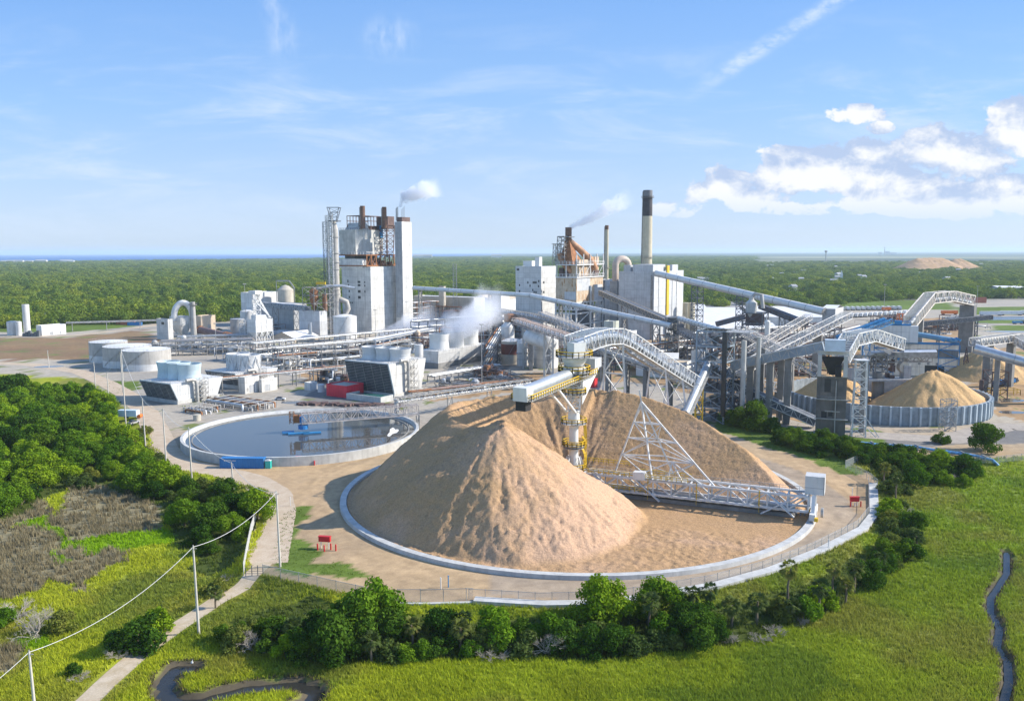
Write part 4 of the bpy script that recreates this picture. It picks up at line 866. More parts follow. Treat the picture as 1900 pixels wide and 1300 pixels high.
def forest():
    rs = np.random.default_rng(11); P_ = []; Yv = 700.0
    while Yv < 9500:
        sp = 10.0 * (Yv / 900) ** .6 ; half = .66 * Yv + 40; n = int(2 * half / sp)
        x = (np.arange(n) + rs.random(n)) * sp - half; y = Yv + (rs.random(n) - .5) * sp; P_.append(np.stack([x, y, np.full(n, sp / 8.2)], -1)); Yv += sp * .95
    A = np.concatenate(P_); x, y = A[:, 0], A[:, 1]; ok = y > fstart(x, y) + (fbm(x * .02, y * .02, 5) - .5) * 60
    sea = inpoly(x, y, [(-32000, 5200), (-5200, 5400), (-3300, 5750), (-1900, 7800), (-700, 12900), (-200, 20000), (-100, 33000), (-32000, 33000)]); ok &= ~sea
    ok &= ~((x / y > .285 + .02 * (fbm(x * .001, y * .001, 6) - .5)) & (y > 4300)); ok &= pdist(x, y, [(248, 900), (300, 1200), (420, 1900), (560, 2700)]) > 11
    ok &= ~((np.hypot(x - 1300, y - 2700) < 110)); ok &= (fbm(x * .012, y * .012, 66) > .355) | (y < 1150)
    A = A[ok]; o = np.argsort(A[:, 1] + 0.0 * A[:, 0]); A = A[o]; d = A[:, 1] - fstart(A[:, 0], A[:, 1]); near = np.argsort(d + A[:, 1] * .15)[:80]; mask = np.zeros(len(A), bool); mask[near] = True
    for (x, y, s) in A[mask]:
        q = FPROTO[R.randrange(6)].copy(); COL.objects.link(q); q.location = (x, y, -.5); k = R.uniform(.8, 1.2); q.scale = (k, k, k * R.uniform(.9, 1.15)); q.rotation_euler = (0, 0, R.random() * 6.28)
        tag(q, 'rounded oak at the near margin of the coastal forest', 'tree', 'oaks along the forest margin')
    B = A[~mask]; me = bpy.data.meshes.new('forest'); me.vertices.add(len(B)); me.vertices.foreach_set('co', np.stack([B[:, 0], B[:, 1], np.full(len(B), -.8)], -1).astype(np.float32).ravel()); a = me.attributes.new('zs', 'FLOAT', 'POINT'); a.data.foreach_set('value', (.65 + .75 * rs.random(len(B)) ** 1.5).astype(np.float32))
    a = me.attributes.new('sc', 'FLOAT', 'POINT'); a.data.foreach_set('value', (B[:, 2] * (.62 + .85 * rs.random(len(B)) ** 1.4)).astype(np.float32)); a = me.attributes.new('rz', 'FLOAT', 'POINT'); a.data.foreach_set('value', (rs.random(len(B)) * 6.28).astype(np.float32))
    ob = bpy.data.objects.new('forest', me); COL.objects.link(ob); stuff(ob)
    pc = bpy.data.collections.new('forest_kinds')
    for q in FPROTO: pc.objects.link(q)
    ng = bpy.data.node_groups.new('forest', 'GeometryNodeTree'); ng.interface.new_socket('Geometry', in_out='INPUT', socket_type='NodeSocketGeometry'); ng.interface.new_socket('Geometry', in_out='OUTPUT', socket_type='NodeSocketGeometry')
    N = ng.nodes; Lk = ng.links.new; gi = N.new('NodeGroupInput'); go = N.new('NodeGroupOutput'); m2p = N.new('GeometryNodeMeshToPoints'); iop = N.new('GeometryNodeInstanceOnPoints'); ci = N.new('GeometryNodeCollectionInfo')
    ci.inputs['Collection'].default_value = pc; ci.inputs['Separate Children'].default_value = True; ci.inputs['Reset Children'].default_value = True
    na = N.new('GeometryNodeInputNamedAttribute'); na.data_type = 'FLOAT'; na.inputs['Name'].default_value = 'sc'; nr = N.new('GeometryNodeInputNamedAttribute'); nr.data_type = 'FLOAT'; nr.inputs['Name'].default_value = 'rz'
    cx = N.new('ShaderNodeCombineXYZ'); Lk(nr.outputs['Attribute'], cx.inputs[2]); ri = N.new('FunctionNodeRandomValue'); ri.data_type = 'INT'; ri.inputs[4].default_value = 0; ri.inputs[5].default_value = 5
    Lk(gi.outputs[0], m2p.inputs['Mesh']); Lk(m2p.outputs[0], iop.inputs['Points']); Lk(ci.outputs[0], iop.inputs['Instance']); iop.inputs['Pick Instance'].default_value = True
    Lk(ri.outputs[2], iop.inputs['Instance Index']); Lk(cx.outputs[0], iop.inputs['Rotation']); sz = N.new('ShaderNodeCombineXYZ'); mn = N.new('GeometryNodeInputNamedAttribute'); mn.data_type = 'FLOAT'; mn.inputs['Name'].default_value = 'zs'
    for q_ in (0, 1): Lk(na.outputs['Attribute'], sz.inputs[q_])
    Lk(mn.outputs['Attribute'], sz.inputs[2]); Lk(sz.outputs[0], iop.inputs['Scale']); Lk(iop.outputs[0], go.inputs[0])
    md = ob.modifiers.new('forest', 'NODES'); md.node_group = ng; print('forest trees', len(B))
forest()
# ---------------- mill: helpers ----------------
AA = rad(33); UX = Vector((math.cos(AA), -math.sin(AA), 0)); VX = Vector((math.sin(AA), math.cos(AA), 0)); UZ = Vector((0, 0, 1))
def GY(px, Y):
    lo, hi = 470.5, 1300.0
    for _ in range(50):
        m = (lo + hi) / 2
        if G(px, m).y > Y: lo = m
        else: hi = m
    return G(px, lo)
def reach(N, d, px):                                   # distance along d from N at which the point shows in column px
    lo, hi = 0.0, 400.0; s = 1 if proj(N + d * 5)[0] > proj(N)[0] else -1
    for _ in range(50):
        m = (lo + hi) / 2
        if (proj(N + d * m)[0] - px) * s < 0: lo = m
        else: hi = m
    return lo
def frame_at(px, py, pxl, pxr, pyt, Y=None, a=AA):
    N = G(px, py) if Y is None else GY(px, Y); u = Vector((math.cos(a), -math.sin(a), 0)); v = Vector((math.sin(a), math.cos(a), 0))
    return N, reach(N, -u, pxl), reach(N, v, pxr), zat(N, pyt)
def bld(name, label, cat, px, py, pxl, pxr, pyt, wall, roofm=roof_white, Y=None, a=AA, roof='flat', group=None, par=.5):
    N, w1, w2, h = frame_at(px, py, pxl, pxr, pyt, Y, a); t = thing(name, label, cat, tuple(N), -a, group)
    mb = MB(); mb.add([(-w1, 0, -.3), (0, 0, -.3), (0, w2, -.3), (-w1, w2, -.3), (-w1, 0, h), (0, 0, h), (0, w2, h), (-w1, w2, h)], [(0, 1, 5, 4), (1, 2, 6, 5), (2, 3, 7, 6), (3, 0, 4, 7)]); rm = MB()
    if roof == 'flat':
        rm.bx(-w1 + .15, -.15, .15, w2 - .15, h - par - .2, h - par)
    elif roof == 'gable':
        r = h + w1 * .16; rm.add([(-w1 - .3, -.3, h - .05), (-w1 / 2, -.3, r), (-w1 / 2, w2 + .3, r), (-w1 - .3, w2 + .3, h - .05)], [(0, 1, 2, 3)]); rm.add([(.3, -.3, h - .05), (-w1 / 2, -.3, r), (-w1 / 2, w2 + .3, r), (.3, w2 + .3, h - .05)], [(0, 3, 2, 1)])
        mb.add([(-w1, 0, h), (0, 0, h), (-w1 / 2, 0, r - .1)], [(0, 1, 2)]); mb.add([(-w1, w2, h), (0, w2, h), (-w1 / 2, w2, r - .1)], [(0, 2, 1)])
    elif roof == 'gabley':
        r = h + w2 * .16; rm.add([(-w1 - .3, -.3, h - .05), (.3, -.3, h - .05), (.3, w2 / 2, r), (-w1 - .3, w2 / 2, r)], [(0, 1, 2, 3)]); rm.add([(-w1 - .3, w2 + .3, h - .05), (.3, w2 + .3, h - .05), (.3, w2 / 2, r), (-w1 - .3, w2 / 2, r)], [(0, 3, 2, 1)])
        mb.add([(0, 0, h), (0, w2, h), (0, w2 / 2, r - .1)], [(0, 1, 2)]); mb.add([(-w1, 0, h), (-w1, w2, h), (-w1, w2 / 2, r - .1)], [(0, 2, 1)])
    mb.build('wall', wall, t); rm.build('roof', roofm, t); t['dim'] = (w1, w2, h); return t, w1, w2, h
def win(t, x, z, w, h, face='L', m=glass_dk, name='window', w1=0, d=.06):
    mb = MB()
    if face == 'L': mb.bx(x, x + w, -d, .02, z, z + h)
    else: mb.bx(-.02, d, x, x + w, z, z + h)
    return mb.build(name, m, t)
def face_px(t, face, x0, y0, x1, y1):                  # pixel rectangle on a building's face -> local rectangle
    N = Vector(t.location); a = -t.rotation_euler.z; u = Vector((math.cos(a), -math.sin(a), 0)); v = Vector((math.sin(a), math.cos(a), 0)); d = -u if face == 'L' else v
    k0, k1 = reach(N, d, x0), reach(N, d, x1); P0 = N + d * k0; zt, zb = zat(P0, y0), zat(P0, y1); lo, hi = min(k0, k1), max(k0, k1)
    return (-hi if face == 'L' else lo), zb, hi - lo, zt - zb
def winpx(t, face, x0, y0, x1, y1, m=glass_dk, name='window'):
    x, z, w, h = face_px(t, face, x0, y0, x1, y1); return win(t, x, z, w, h, face, m, name)
def tank(label, px, pyb, wpx, pyt, m, roofm=None, cone=.12, cat='storage tank', name='storage_tank', group=None, band=None, ladder=True, Y=None):
    p = G(px, pyb) if Y is None else GY(px, Y); r = wpx / 2 / ppm(p.y + wpx / 8); c = p + Vector((p.x, p.y, 0)).normalized() * r; h = zat(p, pyt) if cone < .3 else zat(c, pyt)
    t = thing(name, label, cat, tuple(c), group=group); mb = MB(); mb.lathe([(r, -.2), (r, h)], n=40); mb.build('shell', m, t)
    mb = MB(); mb.lathe([(r + .05, h - .05), (r * .5, h + r * cone * .7), (0, h + r * cone)], n=40)
    mb.build('roof', roofm or m, t)
    if band: mb = MB(); mb.lathe([(r + .04, band[0] * h), (r + .04, band[1] * h)], n=40); mb.build('band', band[2], t)
    if ladder:
        mb = MB(); rr = r + .15; pts_ = [(rr * math.cos(q), rr * math.sin(q), h * k / 10 + .2) for k, q in ((k, -2.3 + k * .12) for k in range(11))]
        mb.rail(pts_, 1.0, .08, 2.0); n = 30; mb.rail([((r - .1) * math.cos(q / n * 6.283), (r - .1) * math.sin(q / n * 6.283), h) for q in range(n + 1)], 1.0, .06, 3); mb.build('stair_rail', galv, t)
    return t, r, h
def stack(label, px, Y, w0, w1, pyt, m, bands=(), pyb=None, cat='chimney', name='chimney', plats=(), n=24, rim=True):
    p = GY(px, Y); r0, r1 = w0 / 2 / ppm(Y), w1 / 2 / ppm(Y); z1 = zat(p, pyt); z0 = 0 if pyb is None else zat(p, pyb); t = thing(name, label, cat, (p.x, p.y, z0)); L = z1 - z0
    R_ = lambda z: r0 + (r1 - r0) * z / L; cut = [0] + [zat(p, b) - z0 for b, _ in bands] + [L]; ms = [m] + [b for _, b in bands]
    for i in range(len(cut) - 1):
        mb = MB(); mb.cyl((0, 0, cut[i]), (0, 0, cut[i + 1]), R_(cut[i]), R_(cut[i + 1]), n, False)
        if i == len(cut) - 2: mb.lathe([(R_(L), L), (R_(L) * .82, L), (R_(L) * .78, L - 2)], n=n)
        mb.build('shaft', ms[i], t)
    for py in plats:
        z = zat(p, py) - z0; mb = MB(); r = R_(z); mb.lathe([(r, z), (r + 1.3, z), (r + 1.3, z + .2), (r, z + .2)], n=20, smooth=False); mb.rail([((r + 1.2) * math.cos(k / 12 * 6.283), (r + 1.2) * math.sin(k / 12 * 6.283), z + .2) for k in range(13)], 1.2, .1, 2); mb.build('platform', grey_steel, t)
    mb = MB(); mb.bar((-R_(0) - .3, -.3, 1), (-R_(L) - .3, -.3, L - 1), .35, .5); mb.build('ladder', grey_steel, t); return t, z0, z1, (r0, r1)
def part(t, name, m, fn, world=True):
    mb = MB(); fn(mb); return mb.build(name, m, t, world)
def legs(mb, P_, w, r, d, brace=True, zb=0.0, spread=1.0):
    """a two-legged bent under point P_, across direction d"""
    x = Vector((d.y, -d.x, 0)).normalized(); a, b = P_ + x * (w / 2), P_ - x * (w / 2); a0, b0 = P_ + x * (w / 2 * spread), P_ - x * (w / 2 * spread); a0.z = b0.z = zb
    mb.bar(a0, a, r); mb.bar(b0, b, r); n = max(1, int((P_.z - zb) / (w * 1.6)))
    for i in range(n):
        t0, t1 = i / n, (i + 1) / n; mb.bar(a0.lerp(a, t1), b0.lerp(b, t1), r * .7)
        if brace: mb.bar(a0.lerp(a, t0), b0.lerp(b, t1), r * .55); mb.bar(b0.lerp(b, t0), a0.lerp(a, t1), r * .55)
def conveyor(label, a, b, w, h, style='truss', m=white_lat, sup=(), supm=None, name='conveyor', cat='conveyor', hood=silver, panel=3.0, r=.2, sw=None, sr=.45, supkind='bent', mid=None, group=None, pads=None):
    P_ = [Q(*q) if len(q) == 3 and q[1] > 100 else Vector(q) for q in ([a] + ([mid] if mid else []) + [b])]
    t = thing(name, label, cat, (P_[0].x, P_[0].y, 0), group=group)
    for i, (p, q) in enumerate(zip(P_[:-1], P_[1:])):
        d = (q - p).normalized(); x = Vector((d.y, -d.x, 0)).normalized(); up = x.cross(d); up = up if up.z > 0 else -up
        if style == 'tube':
            part(t, 'tube', m, lambda mb: mb.cyl(p, q, w / 2, n=14)); L = (q - p).length; n = max(2, int(L / 12))
            def ribs(mb):
                for k in range(n + 1): c = p.lerp(q, k / n); mb.cyl(c - d * .12, c + d * .12, w / 2 + .1, n=14)
            part(t, 'joint_ring', grey_steel, ribs); part(t, 'walkway', galv, lambda mb: (mb.bar(p - up * (w * .42) + x * (w * .55), q - up * (w * .42) + x * (w * .55), .7, .15), mb.rail([p - up * (w * .4) + x * (w * .55 + .35), q - up * (w * .4) + x * (w * .55 + .35)], 1.0, .06, 4)))
        elif style == 'box':
            part(t, 'gallery', m, lambda mb: mb.bar(p + up * h / 2, q + up * h / 2, w, h))
            def ribs(mb):
                n = max(2, int((q - p).length / panel))
                for k in range(n + 1):
                    c = p.lerp(q, k / n)
                    for s in (-1, 1):
                        mb.bar(c + x * (s * (w / 2 + .06)), c + x * (s * (w / 2 + .06)) + up * h, r)
                        if k < n:
                            c2 = p.lerp(q, (k + 1) / n); e = x * (s * (w / 2 + .08)); mb.bar(c + e + (up * h if k % 2 else up * 0), c2 + e + (up * 0 if k % 2 else up * h), r * .8)
                mb.bar(p + x * (w / 2 + .08) + up * h, q + x * (w / 2 + .08) + up * h, r * 1.2); mb.bar(p + x * (w / 2 + .08), q + x * (w / 2 + .08), r * 1.2)
                mb.bar(p - x * (w / 2 + .08) + up * h, q - x * (w / 2 + .08) + up * h, r * 1.2); mb.bar(p - x * (w / 2 + .08), q - x * (w / 2 + .08), r * 1.2)
            part(t, 'girder', hood, ribs)
        else:
            part(t, 'girder', m, lambda mb: mb.truss(p, q, w, h, panel, r, flip=i)); part(t, 'belt', dark_steel, lambda mb: mb.bar(p + up * .7, q + up * .7, w * .42, .25))
            if hood is not None: part(t, 'hood', hood, lambda mb: mb.tube([p + up * 1.1, p.lerp(q, .5) + up * 1.1, q + up * 1.1], w * .24, 10))
            part(t, 'floor', galv, lambda mb: (mb.bar(p + x * (w * .38), q + x * (w * .38), w * .2, .1), mb.bar(p - x * (w * .38), q - x * (w * .38), w * .2, .1)))
    tot = [(P_[i + 1] - P_[i]).length for i in range(len(P_) - 1)]; T = sum(tot)
    for f in sup:
        s = f * T; i = 0
        while i < len(tot) - 1 and s > tot[i]: s -= tot[i]; i += 1
        c = P_[i].lerp(P_[i + 1], s / tot[i]); d = P_[i + 1] - P_[i]
        if supkind == 'bent': part(t, 'support_leg', supm or grey_steel, lambda mb: legs(mb, c - Vector((0, 0, w * .5 if style == 'tube' else .1)), sw or w, sr, d))
        elif supkind == 'tower': part(t, 'support_tower', supm or dark_steel, lambda mb: mb.tower(c, (sw or w) * 1.05, (sw or w), 0, c.z - w * .5, max(3, int(c.z / 4)), sr * .6, math.atan2(d.y, d.x)))
        else: part(t, 'pier', supm or conc_dk, lambda mb: mb.box((c.x, c.y, 0), sr, (sw or w), c.z - .1, math.atan2(d.y, d.x)))
    return t, P_
def lamp_mast(label, px, py, pyt, group=None, m=galv):
    p = G(px, py); h = zat(p, pyt); t = thing('light_mast', label, 'light mast', tuple(p)); part(t, 'mast', m, lambda mb: mb.cyl((0, 0, 0), (0, 0, h), .22, .13, 8), False)
    def lamps(mb):
        mb.cyl((0, 0, h - .2), (0, 0, h), .9, n=10)
        for k in range(6): q = k * 1.047; mb.box((math.cos(q) * .9, math.sin(q) * .9, h - .15), .5, .5, .4, q)
    part(t, 'lamp_ring', galv, lamps, False)

# ---------------- cooling towers ----------------
def cooling(label, px, py, pxl, pxr, pyt, nst, sd, sh, over, slats, cas=white_corr, stm=white_lat, zig=False, so=0.0, step=None, Y=None):
    N, w1, w2, h = frame_at(px, py, pxl, pxr, pyt, Y); t = thing('cooling_tower', label, 'cooling tower', tuple(N), -AA); b = 1.6
    mb = MB(); pr = [(0, b), (w2, b), (w2 + over, h), (-over, h)]
    for x in (-w1, 0): mb.add([(x, y, z) for y, z in pr], [(0, 1, 2, 3) if x == 0 else (3, 2, 1, 0)])
    mb.add([(-w1, w2, b), (0, w2, b), (0, w2 + over, h), (-w1, w2 + over, h)], [(0, 1, 2, 3)]); mb.add([(-w1, -over, h), (0, -over, h), (0, w2 + over, h), (-w1, w2 + over, h)], [(0, 1, 2, 3)]); mb.build('casing', cas, t)
    part(t, 'basin', conc, lambda m_: m_.bx(-w1 - .4, .4, -.6, w2 + .6, -.2, b), False)
    part(t, 'louvre_face', louvre, lambda m_: m_.add([(-w1 + .1, -.05, b), (-.1, -.05, b), (-.1, -over - .05, h - .3), (-w1 + .1, -over - .05, h - .3)], [(0, 1, 2, 3)]), False)
    def sl(m_):
        for i in range(slats + 1):
            k = i / slats; y = -over * k - .12; z = b + (h - .3 - b) * k; m_.bar((-w1, y - .25, z + .12), (0, y - .25, z + .12), .06, .16, up=(0, .55, .83))
        for i in range(6): x = -w1 * i / 5; m_.bar((x, -.1, b), (x, -over - .1, h), .16)
    part(t, 'louvre_blades', grey_steel, sl, False); part(t, 'end_trim', louvre_lt, lambda m_: (m_.bar((0, -.15, b), (0, -over - .2, h), .7, .3), m_.bar((-w1, -over, h + .1), (0, -over, h + .1), .4)), False)
    part(t, 'deck_rail', galv, lambda m_: m_.rail([(-w1, -over, h), (0, -over, h), (0, w2 + over, h), (-w1, w2 + over, h)], 1.1, .06, 2), False)
    st = step or w1 / nst; r = sd / 2
    for i in range(nst):
        x = -so - st * (i + .5); m_ = MB(); m_.lathe([(r * 1.02, h), (r * .94, h + sh * .35), (r * .96, h + sh * .6), (r * 1.06, h + sh), (r * .98, h + sh), (r * .9, h + sh * .6), (r * .9, h + .2)], (x, w2 / 2, 0), 28)
        f = m_.build('fan_stack', stm, t); m_ = MB(); m_.lathe([(0, h + sh * .35), (r * .9, h + sh * .3)], (x, w2 / 2, 0), 20); m_.build('fan', dark_steel, f)
        if zig:
            m_ = MB(); n = 18
            for k in range(n):
                q0, q1 = k / n * 6.283, (k + 1) / n * 6.283; z0, z1 = (h + .2, h + sh * .95) if k % 2 else (h + sh * .95, h + .2); m_.bar((x + r * 1.06 * math.cos(q0), w2 / 2 + r * 1.06 * math.sin(q0), z0), (x + r * 1.06 * math.cos(q1), w2 / 2 + r * 1.06 * math.sin(q1), z1), .35)
            m_.build('bracing', white_lat, f)
    y0 = w2 * .42
    part(t, 'riser_pipe', galv, lambda m_: m_.tube([(1.2, y0 - 5, h + .8), (1.4, y0 - 2.0, h + .9), (1.6, y0 - .6, h + .4), (1.7, y0 - .2, h - 1), (1.7, y0, 0)], .75, 10), False)
    def stair(m_):
        m_.tower((2.2, y0 + 3.2), 2.6, 2.6, 0, h + 1, 5, .14)
        for i in range(5): z = h * i / 5; m_.bar((1.2, y0 + 2.2, z), (3.2, y0 + 4.2, z + h / 5), .5, .12); m_.box((2.2, y0 + 3.2, z), 2.5, 2.5, .1)
    part(t, 'stair_tower', galv, stair, False); return t, w1, w2, h
cooling('white cooling tower with three pale blue fan stacks beside the gravel road', 331, 750, 274, 404, 711, 3, 9.6, 7.0, 3.2, 11, stm=mat('pale_blue_fan', (.46, .55, .58), .55, var=.10, grime=.2), so=1.5, step=7.4)
cooling('white cooling tower with two fan stacks wrapped in zigzag bracing', 447, 722, 392, 508, 692, 2, 10.5, 7.5, 3.0, 10, zig=True, so=1.5, step=8)
cooling('grey cooling tower with wide dark louvre wall behind the red shed', 732, 737, 652, 782, 674, 3, 9.5, 5.5, 3.6, 18, cas=old_white, stm=mat('grey_fan', (.50, .51, .51), .6, var=.1, grime=.2), so=0, step=8.5)
def steamer():
    N, w1, w2, h = frame_at(813, 684, 783, 905, 651); w2 = min(w2, 46); t = thing('cooling_tower', 'long white cooling tower with three steaming fan stacks', 'cooling tower', tuple(N), -AA)
    part(t, 'casing', white_corr, lambda m_: (m_.add([(-w1 - 1, -1.5, h), (1.5, -1.5, h), (1.5, w2 + 1, h), (-w1 - 1, w2 + 1, h), (-w1, 0, 3), (0, 0, 3), (0, w2, 3), (-w1, w2, 3)], [(0, 1, 2, 3), (4, 5, 1, 0), (5, 6, 2, 1), (6, 7, 3, 2), (7, 4, 0, 3)])), False)
    part(t, 'basin', conc_dk, lambda m_: m_.bx(-w1 - .5, .5, -.5, w2 + .5, -.2, 3), False)
    for k in range(3):
        y = w2 * (.10 + .31 * k) + 4; m_ = MB(); r = 5.6; m_.lathe([(r, h), (r * .96, h + 4.5), (r * 1.04, h + 8.6), (r * .96, h + 8.6), (r * .9, h + 1)], (-w1 / 2, y, 0), 28); f = m_.build('fan_stack', mat('ivory_fan_%d' % k, (.62, .62, .59), .6, var=.05, grime=.15), t)
        m_ = MB(); m_.lathe([(0, h + 3.5), (r * .9, h + 3)], (-w1 / 2, y, 0), 20); m_.build('fan', dark_steel, f)
    part(t, 'deck_rail', galv, lambda m_: m_.rail([(-w1 - 1, -1.5, h), (1.5, -1.5, h), (1.5, w2 + 1, h)], 1.1, .07, 2.2), False); return N, w1, w2, h
STM = steamer()
t, r, h = tank('small white flat topped vessel behind the grey cooling tower', 778, 700, 16, 640, tank_white, cone=.1, name='vessel', cat='vessel', ladder=False)

# ---------------- clarifier ----------------
def clarifier():
    t = thing('clarifier_tank', 'huge round concrete clarifier tank holding brown water', 'clarifier', tuple(TC)); n = 160
    part(t, 'rim_wall', conc_lt, lambda m_: m_.lathe([(TR - 1.9, 1.4), (TR - .9, 2.9), (TR, 2.9), (TR, 0)], n=n, smooth=False), False)
    part(t, 'launder', conc_dk, lambda m_: m_.lathe([(TR - 3.9, 1.75), (TR - 3.7, 2.15), (TR - 3.4, 2.15), (TR - 3.3, 1.7)], n=n, smooth=False), False)
    w = water_mat('clarifier_water', (.07, .073, .07), .03, .10, .7, 1.48); part(t, 'water', w, lambda m_: m_.add([((TR - 1.6) * math.cos(k / n * 6.283), (TR - 1.6) * math.sin(k / n * 6.283), 1.9) for k in range(n)], [tuple(range(n))]), False)
    # foam fan near the outlet
    fm = mat('foam', (.75, .73, .68), .9, var=.1); c = Q(742, 790, 300); rs = random.Random(3)
    poly = []
    ctr = Vector((TC.x + 31, TC.y + .5)) 
    for k in range(30):
        a = k / 30 * 6.283; rr = (1 + .35 * math.sin(3 * a + 1) + .2 * rs.random()); poly.append((ctr.x + 1.3 * rr * math.cos(a), ctr.y + 5.5 * rr * math.sin(a)))
    poly = [(x, y) for x, y in poly]
    part(t, 'foam_patch', fm, lambda m_: m_.add([(x, y, 1.96) for x, y in [(TC.x + (x - TC.x) * min(1, (TR - 4.6) / math.hypot(x - TC.x, y - TC.y)), TC.y + (y - TC.y) * min(1, (TR - 4.6) / math.hypot(x - TC.x, y - TC.y))) for x, y in poly]], [tuple(range(30))]))
    b = thing('rake_bridge', 'rusty white truss bridge reaching from the blue centre raft over the clarifier', 'bridge', (TC.x, TC.y, 0))
    e = Q(775, 757, TC.y + 14); p0 = Vector((TC.x - .5, TC.y, 5.2)); p1 = Vector((e.x, e.y, 5.6)); 
    part(b, 'girder', mat('bridge_paint', (.52, .46, .42), .7, var=.25, rust=.5), lambda m_: m_.truss(p0, p1, 3.2, 3.4, 2.4, .24)); part(b, 'walkway', galv, lambda m_: (m_.bar(p0 + Vector((0, 0, .2)), p1 + Vector((0, 0, .2)), 2.2, .15), m_.rail([p0 + Vector((0, -1.6, 3.4)), p1 + Vector((0, -1.6, 3.4))], 1.1, .07, 2.2)))
    def raft(m_):
        for x, y, sx, sy in ((-5, -1, 4, 3), (-1, -2.6, 7, 1.8), (3.5, -2, 6, 1.6)): m_.box((TC.x + x, TC.y + y, 1.95), sx, sy, .45, .3)
    part(b, 'raft', blue_trim, raft)
    part(b, 'drive_head', blue, lambda m_: (m_.cyl((TC.x, TC.y, 3.2), (TC.x, TC.y, 4.6), 1.7, n=16), m_.cyl((TC.x - 1, TC.y, 5.4), (TC.x - 1, TC.y, 7.6), 1.1, n=12)))
    part(b, 'control_cab', rusty, lambda m_: (m_.box((TC.x - 2, TC.y, 5.4), 2.2, 2.2, 2.6), m_.tower((TC.x - 3.6, TC.y - 1), 1.4, 1.4, 5.2, 9.4, 3, .14)))
    part(b, 'end_leg', galv, lambda m_: legs(m_, p1, 4, .5, p1 - p0))
    return p1
CLB = clarifier()
# supply bridge running on from the clarifier to the pipe yard
def truss_rack(label, a, b, w, h, m=galv, sup=(.05, .35, .65, .95), pipes=4, name='pipe_bridge'):
    A, B = Q(*a), Q(*b); t = thing(name, label, 'pipe bridge', (A.x, A.y, 0)); d = (B - A).normalized(); x = Vector((d.y, -d.x, 0)).normalized(); up = Vector((0, 0, 1))
    part(t, 'girder', m, lambda m_: m_.truss(A, B, w, h, 3.4, .2))
    for i in range(pipes):
        o = x * ((i + .5) / pipes - .5) * w * .8 + up * (.35 + .25 * (i % 2)); rr = (.22, .3, .18, .38, .26)[i % 5]; part(t, 'pipe', (silver, white, galv, rusty, silver)[i % 5], lambda m_: m_.tube([A + o, A.lerp(B, .5) + o, B + o], rr, 8))
    def post(m_):
        for f in sup: legs(m_, A.lerp(B, f), w * .9, .3, d)
    part(t, 'post_frame', galv, post); return t
truss_rack('pale pipe bridge running from the clarifier behind the heap crest', (738, 748, 312), (985, 712, 372), 3.0, 2.2, pipes=3)
mb = MB(); p = G(736, 772); mb.cyl((0, 0, 0), (0, 0, 6.5), .95, .8, 14); mb.cyl((0, 0, 6.5), (0, 0, 6.9), 1.1, n=14); o = mb.build('concrete_post', conc); o.location = p; tag(o, 'stout concrete post at the end of the clarifier bridge', 'post')

# ---------------- blue container, toilet, red shed and small plant nearby ----------------
def container(label, px, py, pxl, pxr, L=12.2, w=2.5, h=2.75, m=blue, name='shipping_container', group=None, rz=0.0, p=None, cat='container'):
    p = G(px, py) if p is None else p; t = thing(name, label, cat, tuple(p), rz, group)
    part(t, 'body', m, lambda b: b.bx(-L, 0, 0, w, .15, h), False)
    part(t, 'frame', m, lambda b: [b.bar(q0, q1, .16) for q0, q1 in (((-L, 0, h), (0, 0, h)), ((-L, 0, .15), (0, 0, .15)), ((0, 0, 0), (0, 0, h)), ((-L, 0, 0), (-L, 0, h)), ((0, w, 0), (0, w, h)), ((0, 0, h), (0, w, h)))], False)
    def bars(b):
        for y in (.5, 1.0, 1.5, 2.0): b.bar((.06, y, .3), (.06, y, h - .3), .06)
    part(t, 'door_bar', galv, bars, False); return t
ct = container('long bright blue shipping container against the clarifier wall', 489, 869, 412, 0, 13.2, 2.6, 3.0, rz=rad(-3))
def strokes(b):
    rs = random.Random(5); x = -11.9
    b.bx(x, x + .45, -.09, -.05, 2.15, 2.6); x += .7
    for k in range(9):
        w = rs.uniform(.16, .28); b.bx(x, x + w, -.09, -.05, 2.2, 2.2 + rs.choice((.25, .25, .38))); x += w + .1
part(ct, 'marking', white, strokes, False)
def toilet():
    p = G(498, 869); t = thing('portable_toilet', 'teal portable toilet standing at the end of the blue container', 'portable toilet', tuple(p), rad(-4)); part(t, 'cabin', teal, lambda b: (b.bx(-1.0, .6, 0, 1.3, 0, 2.3)), False)
    part(t, 'door', mat('teal_door', (.06, .48, .42), .4), lambda b: b.bx(-.75, .35, -.05, 0, .15, 2.1), False); part(t, 'roof', white, lambda b: (b.bx(-1.05, .65, -.05, 1.35, 2.3, 2.42), b.bx(-.6, .2, .3, 1.0, 2.42, 2.62)), False)
toilet()
t, w1, w2, h = bld('red_shed', 'crimson flat roofed shed in front of the dark louvre wall', 'shed', 643, 739, 606, 675, 716, red_wall, tan_conc); part(t, 'skid', dark_steel, lambda b: b.bx(-w1 - 1, .5, -.6, w2, -.2, .15), False); win(t, 2, 1.2, 1.6, 2.2, 'R', mat('red_door', (.40, .03, .04), .5), 'door'); win(t, -w1 + 2, 1.0, .3, 4, 'L', red, 'downpipe')
mb = MB(); p = G(690, 745)
t = thing('containment_basin', 'low concrete basin of teal water below the dark louvre wall', 'basin', tuple(p), -AA); part(t, 'wall', conc_lt, lambda b: (b.bx(-14, 6, -1, -.5, 0, 2.6), b.bx(5.5, 6, -.5, 7, 0, 2.6), b.bx(-14, -13.5, -.5, 7, 0, 2.6)), False); part(t, 'water', green_water, lambda b: b.bx(-13.5, 5.5, -.5, 7, .2, 2.0), False)
